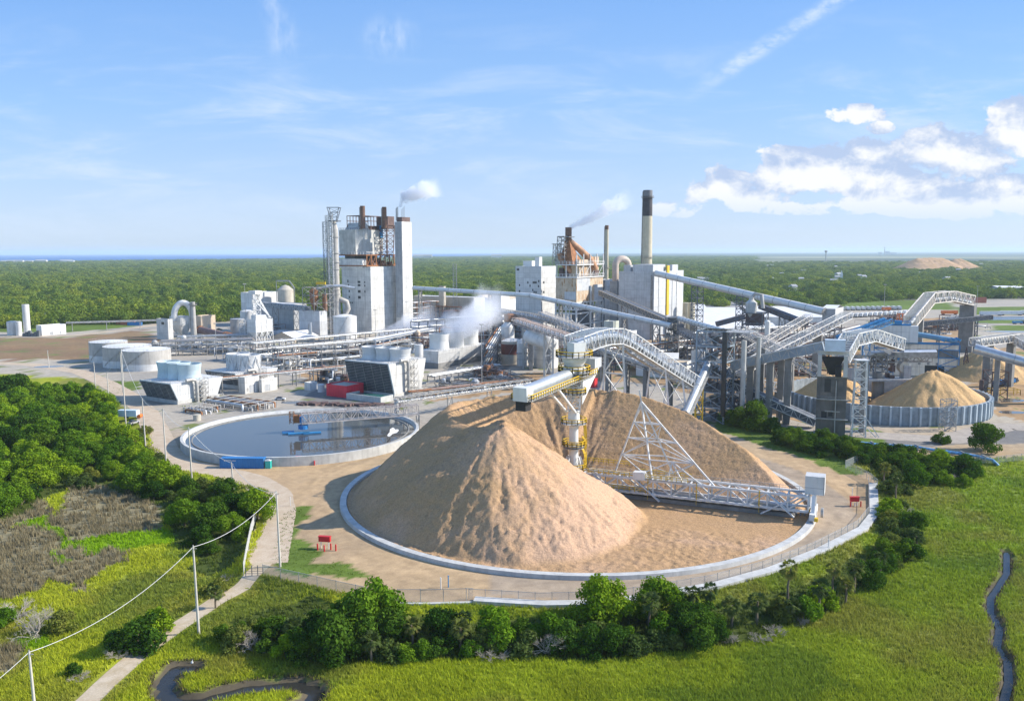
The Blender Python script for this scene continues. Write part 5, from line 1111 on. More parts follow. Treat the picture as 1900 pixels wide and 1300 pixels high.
t, w1, w2, h = bld('equipment_shed', 'small pale grey shed next to the white plastic tank', 'shed', 576, 725, 565, 589, 710, white_corr); t, r, h = tank('small white plastic tank between the grey shed and the red shed', 596, 728, 13, 714, tank_white, cone=.2, ladder=False)
t, w1, w2, h = bld('switch_house', 'cream switch house with grey doors by the zigzag cooling tower', 'building', 455, 731, 443, 482, 700, old_white, conc_lt); win(t, 2.5, .4, 3, 3.4, 'R', grey_clad, 'door'); win(t, 1.0, 1.0, 1.0, 1.6, 'R', galv, 'vent')
t, w1, w2, h = bld('switch_house', 'lower cream annex beside the cream switch house', 'building', 486, 728, 481, 515, 704, old_white, conc_lt); win(t, 2.0, .4, 3, 3.0, 'R', grey_clad, 'door')
# rubble bank behind the tank
def bank():
    p = G(650, 752); mb = MB(); rs = random.Random(4)
    for k in range(60): x = rs.uniform(-22, 22); mb.box((p.x + x, p.y + rs.uniform(-1.5, 1.5) - x * .12, -.4), rs.uniform(2, 5), rs.uniform(1.5, 3), rs.uniform(.9, 1.6), rs.random() * 3)
    o = mb.build('soil_bank', brown, None, loc=p); tag(o, 'dark soil bank between the red shed and the clarifier', 'soil bank')
bank()
def valve_field(label, px, py, n, sx, sy, seed, zmax=2.6):
    """a manifold of low pipes with valves"""
    p = G(px, py); t = thing('pipe_manifold', label, 'pipe manifold', tuple(p), -AA); rs = random.Random(seed)
    for k in range(n):
        y = (k / (n - 1) - .5) * sy; z = rs.uniform(.6, zmax); rr = rs.uniform(.2, .5); e = rs.uniform(.65, 1) * sx / 2
        part(t, 'pipe', rs.choice((silver, galv, galv, tank_white, rusty)), lambda b: b.tube([(-e, y, 0), (-e, y, z - .2), (-e + .5, y, z), (e - .5, y, z), (e, y, z - .2), (e, y, 0)], rr, 7), False)
    def fr(b):
        for k in range(7):
            x = (k / 6 - .5) * sx
            for y in (-sy / 2, 0, sy / 2): b.bar((x, y, 0), (x, y, zmax + .3), .22)
            b.bar((x, -sy / 2, zmax + .3), (x, sy / 2, zmax + .3), .22)
        for k in range(26): x, y = rs.uniform(-.5, .5) * sx, rs.uniform(-.5, .5) * sy; b.box((x, y, 0), rs.uniform(.6, 1.6), rs.uniform(.6, 1.6), rs.uniform(.6, 2.0), rs.random())
    part(t, 'frame', galv, fr, False); return t
valve_field('tangle of silver header pipes between the cooling tower and the round tank', 440, 753, 11, 34, 13, 2)
valve_field('low pipe manifold on the tank rim behind the clarifier', 375, 764, 6, 13, 8, 3)
t, r, h = tank('stubby beige concrete cylinder on the clarifier edge by the pipes', 366, 781, 14, 770, tan_conc, cone=.05, ladder=False, name='concrete_pit', cat='concrete pit')

# ---------------- white and grey storage tanks by the brown field ----------------
for (px, py, w, top, lab) in ((203, 673, 66, 636, 'wide grey tank with white foot, outermost of the trio by the brown field'), (238, 683, 84, 645, 'wide grey tank with white foot, middle of the trio by the brown field'), (273, 689, 86, 652, 'wide grey tank with white foot, largest of the trio by the brown field')):
    tank(lab, px, py, w, top, tank_grey, roof_white, .05, group='wide grey tanks', band=(0, .34, tank_white))
t, r, h = tank('tall slim white silo at the far edge of the brown field', 51, 622, 12, 565, tank_white, cone=.05, name='silo', cat='silo', ladder=False)
tank('short white tank with domed top beside the slim silo', 24, 622, 18, 597, tank_white, cone=.15, ladder=False); tank('narrow white tank tucked beside the domed one', 36, 623, 10, 597, tank_white, cone=.2, ladder=False)
t, w1, w2, h = bld('pump_house', 'low white flat pump house beyond the brown field', 'building', 78, 623, 68, 123, 604, white, roof_white); win(t, 6, .3, 3, 2.4, 'R', grey_clad, 'door'); win(t, 14, .3, 1.4, 2.4, 'R', grey_clad, 'door')
part(thing('pump_skid', 'dark pump skid between the slim silo and the white pump house', 'pump skid', tuple(G(60, 624))), 'skid', dark_steel, lambda b: [b.box((G(60, 624).x + k * 2.2 - 6, G(60, 624).y, 0), 1.8, 2.4, 2.5 + (k % 3)) for k in range(6)])
truss_rack('long thin pipe bridge over the grass from the pump house', (123, 600, 690), (330, 594, 720), 2.0, 1.2, pipes=2)
# ---------------- lime kiln corner ----------------
t, w1, w2, h = bld('kiln_house', 'beige kiln house behind the gooseneck scrubber', 'building', 374, 612, 362, 401, 586, beige, beige, roof='flat', Y=640); win(t, 6, 6, 3, 3, 'R', galv, 'vent')
t, w1, w2, h = bld('control_building', 'narrow cream building on the field side of the scrubber', 'building', 313, 624, 292, 322, 592, old_white, old_white, Y=618); winpx(t, 'L', 301, 597, 306, 602)
def scrubber():
    N, w1, w2, h = frame_at(336, 626, 316, 357, 588); t = thing('scrubber', 'grimy scrubber hopper with an arched gooseneck duct', 'scrubber', tuple(N), -AA)
    part(t, 'hopper', old_white, lambda b: b.add([(-w1 + 3, 3, 2), (-2, 3, 2), (-2, w2 - 3, 2), (-w1 + 3, w2 - 3, 2), (-w1, 0, h * .6), (0, 0, h * .6), (0, w2, h * .6), (-w1, w2, h * .6), (-w1, 0, h), (0, 0, h), (0, w2, h), (-w1, w2, h)], [(0, 1, 5, 4), (1, 2, 6, 5), (2, 3, 7, 6), (3, 0, 4, 7), (4, 5, 9, 8), (5, 6, 10, 9), (6, 7, 11, 10), (7, 4, 8, 11), (8, 9, 10, 11)]), False)
    part(t, 'leg_frame', grey_steel, lambda b: [b.bar((x, y, 0), (x, y, h * .6), .5) for x in (-w1, 0) for y in (0, w2)], False)
    A = Q(323, 588, N.y + 3); B = Q(357, 586, N.y + 8); top = Q(340, 562, N.y + 6); pts_ = []
    for k in range(15): f = k / 14; a = math.pi * f; pts_.append(A.lerp(B, .5 - .5 * math.cos(a)) + Vector((0, 0, (top.z - A.z) * math.sin(a))))
    part(t, 'gooseneck', tank_white, lambda b: b.tube([A - Vector((0, 0, 3))] + pts_ + [B - Vector((0, 0, 4))], 2.3, 12)); part(t, 'rail', galv, lambda b: b.rail([(-w1, 0, h), (0, 0, h), (0, w2, h)], 1.2, .08, 2), False)
scrubber()
stack('grey steel stack standing against the gooseneck scrubber', 361, G(361, 636).y, 10, 8, 560, tank_grey, plats=(566,))
def kiln():
    A = Q(367, 611, 640); B = Q(434, 627, 585); t = thing('rotary_kiln', 'long sloping brown rotary kiln with rusty riding rings', 'kiln', (A.x, A.y, 0)); part(t, 'shell', brown_pipe, lambda b: b.cyl(A, B, 2.7, n=20)); d = (B - A).normalized()
    for f in (.08, .80, .88): c = A.lerp(B, f); part(t, 'riding_ring', rusty, lambda b: b.cyl(c - d * .8, c + d * .8, 3.3, n=20))
    part(t, 'cooler_end', tank_white, lambda b: b.cyl(B, B + d * 7, 2.2, 1.9, n=16))
    def piers(b):
        for f in (.1, .82): c = A.lerp(B, f); b.box((c.x, c.y, 0), 5, 3.5, c.z - 2.4, -AA)
    part(t, 'pier', conc, piers)
kiln()
# ---------------- white lattice bin tower ----------------
def bin_tower():
    N, w1, w2, h = frame_at(476, 642, 460, 507, 594); t = thing('bin_tower', 'white steel bin tower with hoppers and a lattice bucket elevator', 'tower', tuple(N), -AA); z1, z0 = h, zat(N, 622)
    part(t, 'bin', white_corr, lambda b: (b.bx(-w1, 0, 0, w2, z0 + 2, z1), b.bx(-w1 + 2, -2, 2, w2 - 2, z1, z1 + 3)), False)
    def hop(b):
        for k in range(3): y0, y1 = w2 * k / 3, w2 * (k + 1) / 3; b.add([(-w1, y0, z0 + 2), (0, y0, z0 + 2), (0, y1, z0 + 2), (-w1, y1, z0 + 2), (-w1 / 2, (y0 + y1) / 2, 4)], [(0, 1, 4), (1, 2, 4), (2, 3, 4), (3, 0, 4)])
    part(t, 'hopper', white, hop, False)
    def fr(b):
        for x in (-w1, 0):
            for k in range(4): y = w2 * k / 3; b.bar((x, y, 0), (x, y, z1), .4)
        for k in range(3): y0, y1 = w2 * k / 3, w2 * (k + 1) / 3; b.bar((0, y0, 0), (0, y1, z0 + 2), .3); b.bar((0, y1, 0), (0, y0, z0 + 2), .3); b.bar((-w1, y0, 0), (-w1, y1, z0 + 2), .3)
        b.bar((-w1, 0, 0), (0, 0, z0 + 2), .3); b.bar((0, 0, 0), (-w1, 0, z0 + 2), .3)
        for z in (z0 + 2, (z0 + z1) / 2 + 1, z1): b.bar((0, 0, z), (0, w2, z), .4); b.bar((-w1, 0, z), (0, 0, z), .4)
        b.rail([(-w1, 0, z1), (0, 0, z1), (0, w2, z1)], 1.2, .09, 2)
    part(t, 'frame', white_lat, fr, False); zt = zat(N, 540)
    part(t, 'elevator_mast', white_lat, lambda b: (b.tower((-w1 * .55, w2 * .35), 4.2, 3.4, z1, zt, 6, .3), b.bx(-w1 * .55 - 4, -w1 * .55 + 3, w2 * .35 - 3, w2 * .35 + 3, zt - 2.5, zt), b.bar((-w1 * .55, w2 * .35, zt - 2), (-w1 * .3, w2 * .98, z1 + 1), 1.2), b.bar((-w1 * .5, w2 * .2, zt - 6), (-w1 * .1, w2 * .95, z1 + 1), .8)), False)
    part(t, 'side_mast', white_lat, lambda b: (b.tower((-w1 - 5, 2), 5, 5, 0, z1 * .98, 6, .3)), False)
bin_tower()
tank('grey round tank with pale roof behind the white bin tower', 442, 622, 27, 592, tank_grey, roof_white, .05, Y=655); tank('pale conical roofed tank behind the grey round tank', 461, 600, 28, 578, tank_white, roof_white, .25, Y=730)
def cone_silo():
    t, r, h = tank('grey silo with a conical roof under a tall hoist frame', 532, 585, 29, 537, tan_conc, tan_conc, .62, name='silo', cat='silo', Y=740, ladder=False); part(t, 'hoist_frame', galv, lambda b: (b.bar((-r - 1, 0, h * .9), (-r - 1, 0, h + r * 1.1), .5), b.bar((-r - 1, 0, h + r * 1.1), (r * .5, 0, h + r * 1.1), .8, 1.2), b.bar((r * .5, 0, h + r * 1.1), (r + 1, 0, h + 1), .8, 1.0), b.bar((r + 1, 0, h + 1), (r + 1, 0, 0), .5), b.bar((-r - 1, 0, h * .9), (-r - 1, 0, 0), .5)), False)
cone_silo()
t, w1, w2, h = bld('process_building', 'pale blue white block by the conical silo', 'building', 471, 600, 449, 519, 543, white_corr, Y=735)
conveyor('dark roofed conveyor sloping past the conical silo', (487, 568, 705), (572, 577, 650), 5, 3.4, 'box', grey_clad, (.3, .75), hood=dark_steel)
t, w1, w2, h = bld('long_roof_hall', 'flat grey roofed hall behind the dark sloping conveyor', 'building', 545, 588, 495, 570, 564, grey_clad, roof_white, Y=700)
t, w1, w2, h = bld('clad_bin', 'pale blue clad bin under the rusty separator frame', 'building', 594, 620, 556, 608, 577, pale_grey_clad, brown, Y=632)
def separator():
    p = GY(585, 640); t = thing('separator_frame', 'rusty cyclone separator inside an open steel frame', 'separator', (p.x, p.y, 0)); z0, z1 = zat(p, 577), zat(p, 533)
    part(t, 'frame', grey_steel, lambda b: (b.tower((0, 0), 12, 12, z0, z1, 3, .45, -AA), b.tower((9, 0), 9, 9, z0, z1 + 2, 3, .4, -AA)), False); part(t, 'cyclone', rusty, lambda b: (b.lathe([(.8, z0), (3.4, z0 + 9), (3.4, z1 - 2), (1.2, z1)], (0, 0, 0), 16), b.lathe([(1.8, z0), (1.8, z1 - 5)], (8, 0, 0), 12)), False); part(t, 'top_hoist', yellow, lambda b: b.bx(2, 9, -1, 1, z1 + 2, z1 + 4), False)
    part(t, 'duct', silver, lambda b: b.tube([(3, 0, z1 - 1), (12, 0, z1 + 1), (20, 4, z1 + 1), (30, 6, z1 - 1)], 1.1, 8), False)
separator()
tank('big clean white tank at the foot of the tall boiler house', 641, 634, 43, 588, tank_white, roof_white, .18)
t, w1, w2, h = bld('long_shed', 'low tan shed with pale roof in front of the clad bin', 'building', 547, 648, 503, 592, 628, beige, roof_white, Y=600, roof='gable'); t, w1, w2, h = bld('blue_grey_shed', 'blue grey lean shed behind the low tan shed', 'building', 566, 634, 506, 580, 617, pale_grey_clad, roof_white, Y=640)
stack('short silver exhaust pipe above the low tan shed', 577, 618, 6, 4, 598, silver)
t, w1, w2, h = bld('yard_office', 'small white flat office at the foot of the white tank', 'building', 612, 655, 596, 646, 636, white, roof_white)
# ---------------- tall recovery boiler house ----------------
def boiler_house():
    N, w1, w2, h = frame_at(690, 620, 637, 748, 495); t = thing('boiler_house', 'tallest white boiler house with stained upper block and rusty deck', 'building', tuple(N), -AA)
    part(t, 'lower_wall', old_white, lambda b: b.add([(-w1, 0, -.3), (0, 0, -.3), (0, w2, -.3), (-w1, w2, -.3), (-w1, 0, h), (0, 0, h), (0, w2, h), (-w1, w2, h)], [(0, 1, 5, 4), (1, 2, 6, 5), (2, 3, 7, 6), (3, 0, 4, 7), (4, 5, 6, 7)]), False)
    for (x0, y0, x1, y1) in ((647, 519, 649, 524), (648, 527, 650, 531), (649, 538, 651, 542), (649, 549, 651, 553), (650, 560, 652, 563), (654, 560, 656, 563), (650, 571, 653, 573), (666, 521, 671, 525), (666, 527, 671, 531), (666, 538, 671, 543), (666, 549, 671, 554), (678, 522, 680, 525), (678, 528, 680, 532), (678, 539, 680, 543)): winpx(t, 'L', x0, y0, x1, y1)
    zu0, zu1 = zat(N, 473), zat(N, 425); zd = zat(N, 495)
    x0, z_, wl, h_ = face_px(t, 'L', 629, 440, 661, 470); ux0, ux1 = -w1 - 3, -w1 * .52
    uw = w2 * .86
    part(t, 'upper_wall', mat('upper_siding', (.46, .46, .43), .65, var=.18, grime=.5, corr=.05, cs=3, rust=.12), lambda b: (b.bx(ux0, ux1, 1, 1 + uw, zu0, zu1), b.add([(ux1, 1 + uw * .12, zu1), (ux1, 1 + uw * .5, zu1), (ux1, 1 + uw * .4, zu1 + 5.5), (ux1, 1 + uw * .25, zu1 + 5.5), (ux0 + 3, 1 + uw * .12, zu1), (ux0 + 3, 1 + uw * .5, zu1), (ux0 + 3, 1 + uw * .4, zu1 + 5.5), (ux0 + 3, 1 + uw * .25, zu1 + 5.5)], [(0, 1, 2, 3), (3, 2, 6, 7), (1, 5, 6, 2), (4, 0, 3, 7)])), False)
    part(t, 'annex_wall', dirty_white, lambda b: b.bx(ux0 - 1, -w1 * .25, -.6, w2 * .12, zd - 1.0, zu0 - 3.0), False)
    part(t, 'under_block', dark_steel, lambda b: b.bx(ux0 + 4, ux1 - 3, 3, uw - 3, zd, zu0), False)
    def deck(b):
        for z in (zd + .3, zu0 - .6): b.bx(ux0, -w1 * .10, -1.0, w2, z, z + .9)
        for k in range(8):
            y = w2 * k / 7; b.bar((-w1 * .12, y, zd), (-w1 * .12, y, zu0), .7); b.bar((-w1 * .12, y, zd), (-w1 * .12, min(w2, y + w2 / 7), zu0), .4)
        b.bar((ux0, -.9, zd), (ux0, -.9, zu0), .7)
    part(t, 'deck_steel', rusty, deck, False)
    part(t, 'deck_rail', white_lat, lambda b: (b.rail([(ux0, -1, zu0 + .3), (-w1 * .1, -1, zu0 + .3), (-w1 * .1, w2, zu0 + .3)], 2.2, .22, 3.2)), False)
    def plant_(b):
        rs = random.Random(8)
        for k in range(16): b.box((rs.uniform(ux1 - 6, -w1 * .15), rs.uniform(2, w2 - 2), zd + 1), rs.uniform(1.5, 4), rs.uniform(1.5, 4), rs.uniform(2, 5.5))
    part(t, 'deck_plant', brown, plant_, False)
    # roof frame
    def roof_frame(b):
        a, c = ux0 + 4, ux1 - 1
        for x in (a, c):
            for k in range(8): y = uw * (.2 + .75 * k / 7); b.bar((x, y, zu1), (x, y, zu1 + 11), .45)
            for z in (3, 7, 11): b.bar((x, uw * .2, zu1 + z), (x, uw * .95, zu1 + z), .55)
        for k in range(8): y = uw * (.2 + .75 * k / 7); b.bar((a, y, zu1 + 11), (c, y, zu1 + 11), .4)
        b.rail([(ux0, 1, zu1), (ux1, 1, zu1), (ux1, uw, zu1)], 1.3, .16, 2.5); b.bx(ux0 + 3, ux1 - 2, uw * .55, uw * .95, zu1, zu1 + 3)
    part(t, 'roof_frame', brown, roof_frame, False)
    part(t, 'side_frame', brown, lambda b: (b.tower((ux1 + 4, uw + 1), 7, 9, zu0 - 2, zu1 + 4, 6, .5), b.bx(ux1 - 4, ux1 + 8, uw - 2, uw + 6, zu1 + 1, zu1 + 11)), False)
    part(t, 'roof_duct', blue_trim, lambda b: b.bx(ux1 - 2, ux1 + 1, uw - 3, uw, zu1 - 6, zu1 + 4), False)
    return t, N
boiler_t, RBN = boiler_house()
def lift_tower():
    N, w1, w2, h = frame_at(749, 622, 736, 767, 412, Y=RBN.y + 14); t = thing('lift_tower', 'slim pale lift tower joined to the tallest boiler house', 'tower', tuple(N), -AA)
    part(t, 'wall', old_white, lambda b: (b.bx(-w1, 0, 0, w2, -.3, h), b.bx(-w1, 0, -.0, w2, h + .01, h + .4)), False); part(t, 'grey_face', mat('lift_grey', (.33, .35, .37), .65, var=.15, grime=.4, corr=.06, cs=3), lambda b: b.bx(-w1 + .2, -.2, -.12, -.02, 12, h - .2), False); part(t, 'penthouse', brown, lambda b: b.bx(-w1 * .8, -.5, 1, w2 * .9, h + .4, h + 4), False)
    part(t, 'antenna', grey_steel, lambda b: [b.cyl((-w1 * .3 - k, w2 * (.2 + .2 * k), h + 4), (-w1 * .3 - k, w2 * (.2 + .2 * k), h + 10 + k), .12, n=5) for k in range(4)], False)
    win(t, w2 * .2, h * .27, w2 * .25, 1.2, 'R', grey_clad, 'canopy')
lift_tower()
stack('rusty brown chimney on the boiler house roof, nearer the ocean', 678, RBN.y + 14, 9, 9, 382, stack_brown, pyb=424); stack('rusty brown chimney on the boiler house roof beside the lift tower', 717.5, RBN.y + 24, 8.5, 8.5, 384, stack_brown, pyb=424); stack('thin white vent stack steaming on the lift tower', 741.5, RBN.y + 20, 3.6, 3.2, 384, tank_white, pyb=412)
def column_tower():
    p = GY(626, RBN.y - 4); t = thing('scrubber_column', 'tall grey steel column with open flare head in front of the ocean', 'column', tuple(p)); r = 12.5 / 2 / ppm(p.y); z = lambda y: zat(p, y)
    part(t, 'shell', tank_grey, lambda b: b.lathe([(r * 1.5, 0), (r * 1.5, z(590)), (r * 1.25, z(572)), (r * 1.2, z(540)), (r * 1.05, z(535)), (r, z(425)), (r * .55, z(413)), (r * .45, z(409))], n=24), False)
    part(t, 'ring', galv, lambda b: [b.lathe([(r * 1.05, z(y)), (r * 1.05 + .7, z(y)), (r * 1.05 + .7, z(y) + .5), (r * 1.05, z(y) + .5)], n=20, smooth=False) for y in (440, 470, 487, 500, 531, 538, 546, 560, 568)], False)
    part(t, 'flare_head', dark_steel, lambda b: (b.tower((0, 0), r * 1.3, r * 3.4, z(412), z(385), 3, .35), b.lathe([(r * 1.3, z(411)), (r * 2, z(411)), (r * 2, z(411) + .6)], n=16)), False)
    part(t, 'duct_elbow', tank_grey, lambda b: b.tube([(r, 0, z(555)), (r * 3, 0, z(560)), (r * 3.4, 0, z(572)), (r * 2, -1, z(590))], r * .8, 10), False)
    for q, w_, top in ((-4.2, 4.4, 400), (-7.0, 3.6, 412), (-2.6, 3.0, 396)):
        part(t, 'stair_lattice', galv if q != -7.0 else dark_steel, lambda b: b.tower((q, -1 - q * .1), w_, w_, 0, z(top), 24, .26), False)
    mb = MB(); mb.tower((3.0 - 2 * r, -5), 3.4, 3.4, 0, z(400), 26, .3); mb.build('ladder_mast', white_lat, t)
column_tower()

# ---------------- central power boiler ----------------
t, w1, w2, h = bld('power_house', 'white panelled power house with scattered small dark windows', 'building', 1004, 610, 957, 1031, 494, white_corr, roof_white, Y=640)
for (x0, y0) in ((959, 498), (961.5, 498), (963, 527), (963, 538), (978.5, 522), (982.5, 528), (988.5, 522), (991, 522), (993.5, 522), (998, 529), (998.5, 519.5), (987.5, 536), (990, 539.5), (993.5, 540)): winpx(t, 'L', x0, y0, x0 + 2.2, y0 + 4)
for (x0, y0) in ((1007.5, 522), (1007.5, 540)): winpx(t, 'R', x0, y0, x0 + 2.5, y0 + 4)
part(t, 'roof_box', white, lambda b: (b.bx(-8, -4, 4, 8, h, h + 7), b.bx(-20, -12, 6, 12, h, h + 4)), False)
def rusty_boiler():
    N, w1, w2, h = frame_at(1069, 632, 1031, 1118, 516, Y=600); t = thing('power_boiler', 'rust stained boiler block on white steel legs under a rusty duct tower', 'boiler', tuple(N), -AA); z = lambda y: zat(N, y)
    z0 = z(562); part(t, 'casing', rust_panel, lambda b: b.bx(-w1, 0, 0, w2, z0, h), False)
    for (x0, y0, x1, y1, m) in ((1070, 517, 1094, 540, pale_grey_clad), (1102, 528, 1117, 560, pale_grey_clad), (1047, 541, 1068, 556, pale_grey_clad)):
        f = 'R' if x0 > 1069 else 'L'; winpx(t, f, x0, y0, x1, y1, m, 'clean_panel')
    def leg(b):
        for x in (-w1, -w1 / 2, 0):
            for y in (0, w2 / 2, w2): b.bar((x, y, 0), (x, y, z0), 1.0)
        for zz in (z0, z0 * .72, z0 * .42): b.bar((-w1, 0, zz), (0, 0, zz), .9); b.bar((0, 0, zz), (0, w2, zz), .9); b.bar((-w1, w2, zz), (0, w2, zz), .8)
        for k in range(8): y = w2 * k / 8; b.bar((0, y, z0 - .2), (0, y + w2 / 16, z0 - 5), .45); b.bar((0, y + w2 / 16, z0 - 5), (0, y + w2 / 8, z0 - .2), .45)
        for k in range(6): x = -w1 * k / 6; b.bar((x, 0, z0 - .2), (x - w1 / 12, 0, z0 - 5), .45); b.bar((x - w1 / 12, 0, z0 - 5), (x - w1 / 6, 0, z0 - .2), .45)
        b.bar((0, 0, z0 - 5), (0, w2, z0 - 5), .7); b.bar((-w1, 0, z0 - 5), (0, 0, z0 - 5), .7)
        for y0 in (0, w2 / 2): b.bar((0, y0, z0 * .42), (0, y0 + w2 / 2, z0 * .72), .5); b.bar((0, y0 + w2 / 2, 0), (0, y0, z0 * .42), .5); b.bar((-w1, y0, 0), (-w1, y0 + w2 / 2, z0 * .42), .5)
        b.bar((-w1, 0, 0), (-w1 / 2, 0, z0 * .42), .5); b.bar((0, 0, z0 * .42), (-w1 / 2, 0, z0 * .72), .5)
    part(t, 'leg_frame', white_lat, leg, False)
    part(t, 'inner_shaft', dark_steel, lambda b: (b.bx(-w1 * .7, -w1 * .2, w2 * .35, w2 * .75, 0, z0), b.bx(-w1 * .95, -w1 * .6, w2 * .6, w2 * .95, 0, z0 * .7)), False)
    part(t, 'column_pipe', silver, lambda b: (b.cyl((.8, w2 * .48, 0), (.8, w2 * .48, h - 6), .9, n=10)), False)
    def top(b):
        for zz in (h, h + 9):
            b.bx(-w1 * .98, .8, -.8, w2, zz, zz + .8)
        for x in (-w1 * .95, -w1 / 2, 0):
            for k in range(5): y = w2 * k / 4; b.bar((x, y, h), (x, y, h + 17 if x == 0 else h + 9), .6)
        for k in range(4): b.bar((0, w2 * k / 4, h), (0, w2 * (k + 1) / 4, h + 9), .35)
        b.rail([(-w1 * .98, -.8, h + 9.8), (.8, -.8, h + 9.8), (.8, w2, h + 9.8)], 2, .22, 3); b.rail([(-w1 * .98, -.8, h + .8), (.8, -.8, h + .8), (.8, w2, h + .8)], 2, .22, 3)
    part(t, 'roof_deck', white_lat, top, False)
    part(t, 'upper_casing', rust_panel, lambda b: (b.bx(-w1 * .5, -1.2, w2 * .15, w2 * .5, h + .8, h + 13), b.bx(-w1 * .45, -1.5, w2 * .58, w2 * .9, h + .8, h + 15)), False)
    def junk(b):
        rs = random.Random(12)
        for k in range(18): b.box((-rs.uniform(.05, .95) * w1, rs.uniform(.05, .95) * w2, h + .8), rs.uniform(1.5, 4), rs.uniform(1.5, 4), rs.uniform(3, 8))
    part(t, 'roof_plant', brown, junk, False)
    P_ = Vector((-w1 * .62, w2 * .12, 0)); zs0, zs1 = h + 9, z(421)
    part(t, 'duct_tower', rusty, lambda b: (b.add([(P_.x - 5, P_.y - 4, zs0), (P_.x + 7, P_.y - 4, zs0), (P_.x + 7, P_.y + 8, zs0), (P_.x - 5, P_.y + 8, zs0), (P_.x - 1.8, P_.y, z(445)), (P_.x + 1.8, P_.y, z(445)), (P_.x + 1.8, P_.y + 3.5, z(445)), (P_.x - 1.8, P_.y + 3.5, z(445))], [(0, 1, 5, 4), (1, 2, 6, 5), (2, 3, 7, 6), (3, 0, 4, 7)]),), False)
    cop = mat('copper_rust_duct', (.36, .19, .10), .6, var=.35, vs_=.3, rust=.2)
    part(t, 'flue_duct', cop, lambda b: (b.tube([(P_.x + 1, P_.y + 2, z(447)), (P_.x + 5, P_.y + 9, z(462)), (P_.x + 8, P_.y + 17, z(478)), (P_.x + 9, P_.y + 22, z(492)), (P_.x + 9, P_.y + 24, h + 6)], 2.6, 8, lambda f: 2.2 + 1.3 * f), b.tube([(P_.x - 4, P_.y - 4, z(470)), (P_.x - 3, P_.y - 3, z(485)), (P_.x + 1, P_.y, z(500)), (P_.x + 2, P_.y + 4, h + 3)], 2.0, 8), b.tube([(P_.x + 2, P_.y + 5, z(470)), (P_.x + 4, P_.y + 12, z(488)), (P_.x + 2, P_.y + 16, z(503))], 2.4, 8), b.tube([(P_.x - 5, P_.y + 6, z(480)), (P_.x - 2, P_.y + 14, z(498)), (P_.x + 3, P_.y + 20, z(506))], 2.2, 8)), False)
    part(t, 'chimney', stack_brown, lambda b: b.cyl((P_.x, P_.y + 1.8, z(450)), (P_.x, P_.y + 1.8, zs1), 2.35, n=20), False)
    part(t, 'scaffold', grey_steel, lambda b: (b.tower((P_.x - 2.5, P_.y - 2), 7, 5.5, h + 9, z(438), 7, .4), b.bx(P_.x - 6, P_.x + 4, P_.y - 4, P_.y + 4, z(440), z(440) + .5), b.tower((P_.x - 7, P_.y - 3), 4.5, 3.5, h + 9, z(452), 5, .35), b.bx(P_.x - 10, P_.x - 2, P_.y - 5, P_.y, z(453), z(453) + .4)), False)
    return Vector((N.x, N.y, 0)) + UX * (P_.x) + VX * (P_.y + 1.8) + Vector((0, 0, zs1))
PLUME_B = rusty_boiler()
stack('slim tan chimney with sooty tip between the boilers', 1124, 690, 8.5, 6.8, 418, stack_tan, ((434, stack_tan), (426, stack_brown)), plats=(497,))
stack('tallest chimney, tan below and black above, behind the big grey block', 1198, 675, 21, 17, 353, stack_tan, ((401, stack_black), (364, mat('stack_cap', (.16, .16, .17), .7))), plats=(367, 493, 478))
t, w1, w2, h = bld('grey_annex', 'dark blue grey annex between the rusty boiler and the big grey block', 'building', 1124, 628, 1104, 1150, 519, pale_grey_clad, grey_clad, Y=668)
part(t, 'wall_pipe', dark_steel, lambda b: [b.bar((x, -.4, 0), (x, -.4, h), .7) for x in (-2, -w1 * .4)], False)
t, w1, w2, h = bld('turbine_block', 'big plain grey block with a bright yellow pipe on its sunlit side', 'building', 1212, 634, 1147, 1266, 504, pale_grey_clad, roof_white, Y=608)
x, z_, w_, h_ = face_px(t, 'R', 1234, 500, 1238, 584); win(t, x, z_, w_, h_ + 3, 'R', yellow, 'yellow_pipe', d=.9); part(t, 'roof_block', pale_grey_clad, lambda b: (b.bx(-w1 * .62, -1.5, w2 * .0 + 1, w2 * .42, h - .4, h + 5), b.bx(-w1 * .9, -w1 * .7, 2, 9, h - .4, h + 4.5), b.bx(-6, -2, w2 * .68, w2 * .88, h - .4, h + 4.5)), False)
for px in (1220, 1245, 1253): x, z_, w_, h_ = face_px(t, 'R', px, 508, px + .8, 625); win(t, x, z_, w_, h_, 'R', grey_clad, 'downpipe', d=.3)
win(t, -2.5, 0, 1.5, h * .95, 'L', grey_steel, 'downpipe', d=.5)
def gooseneck(label, pxa, pxb, pyb, pyt, Y, r, m=tan_conc):
    A, B = Q(pxa, pyb, Y), Q(pxb, pyb, Y + 4); t = thing('gooseneck_duct', label, 'duct', (A.x, A.y, 0)); up = Q(pxa, pyt, Y).z - A.z; pts_ = [A - Vector((0, 0, 14))]
    for k in range(15): a = math.pi * k / 14; pts_.append(A.lerp(B, .5 - .5 * math.cos(a)) + Vector((0, 0, up * math.sin(a))))
    part(t, 'duct', m, lambda b: b.tube(pts_ + [B - Vector((0, 0, 8))], r, 12)); part(t, 'base', grey_clad, lambda b: b.box((A.x, A.y, 0), r * 2.4, r * 2.4, A.z - 12, -AA))
gooseneck('rusty tan gooseneck duct arching onto the grey block roof', 1142, 1166, 492, 480, 642, 2.5, mat('duct_tan', (.52, .42, .34), .7, var=.15, rust=.35))
for (px, lab) in ((1272, 'round concrete silo touching the grey block, nearer one'), (1282, 'round concrete silo beside the lattice tower, outer one'), (1265, 'round concrete silo half hidden by the grey block')):
    tank(lab, px, 612, 13, 562, stack_tan, cone=.1, name='silo', cat='silo', Y={1272: 640, 1282: 625, 1265: 655}[px], ladder=False)
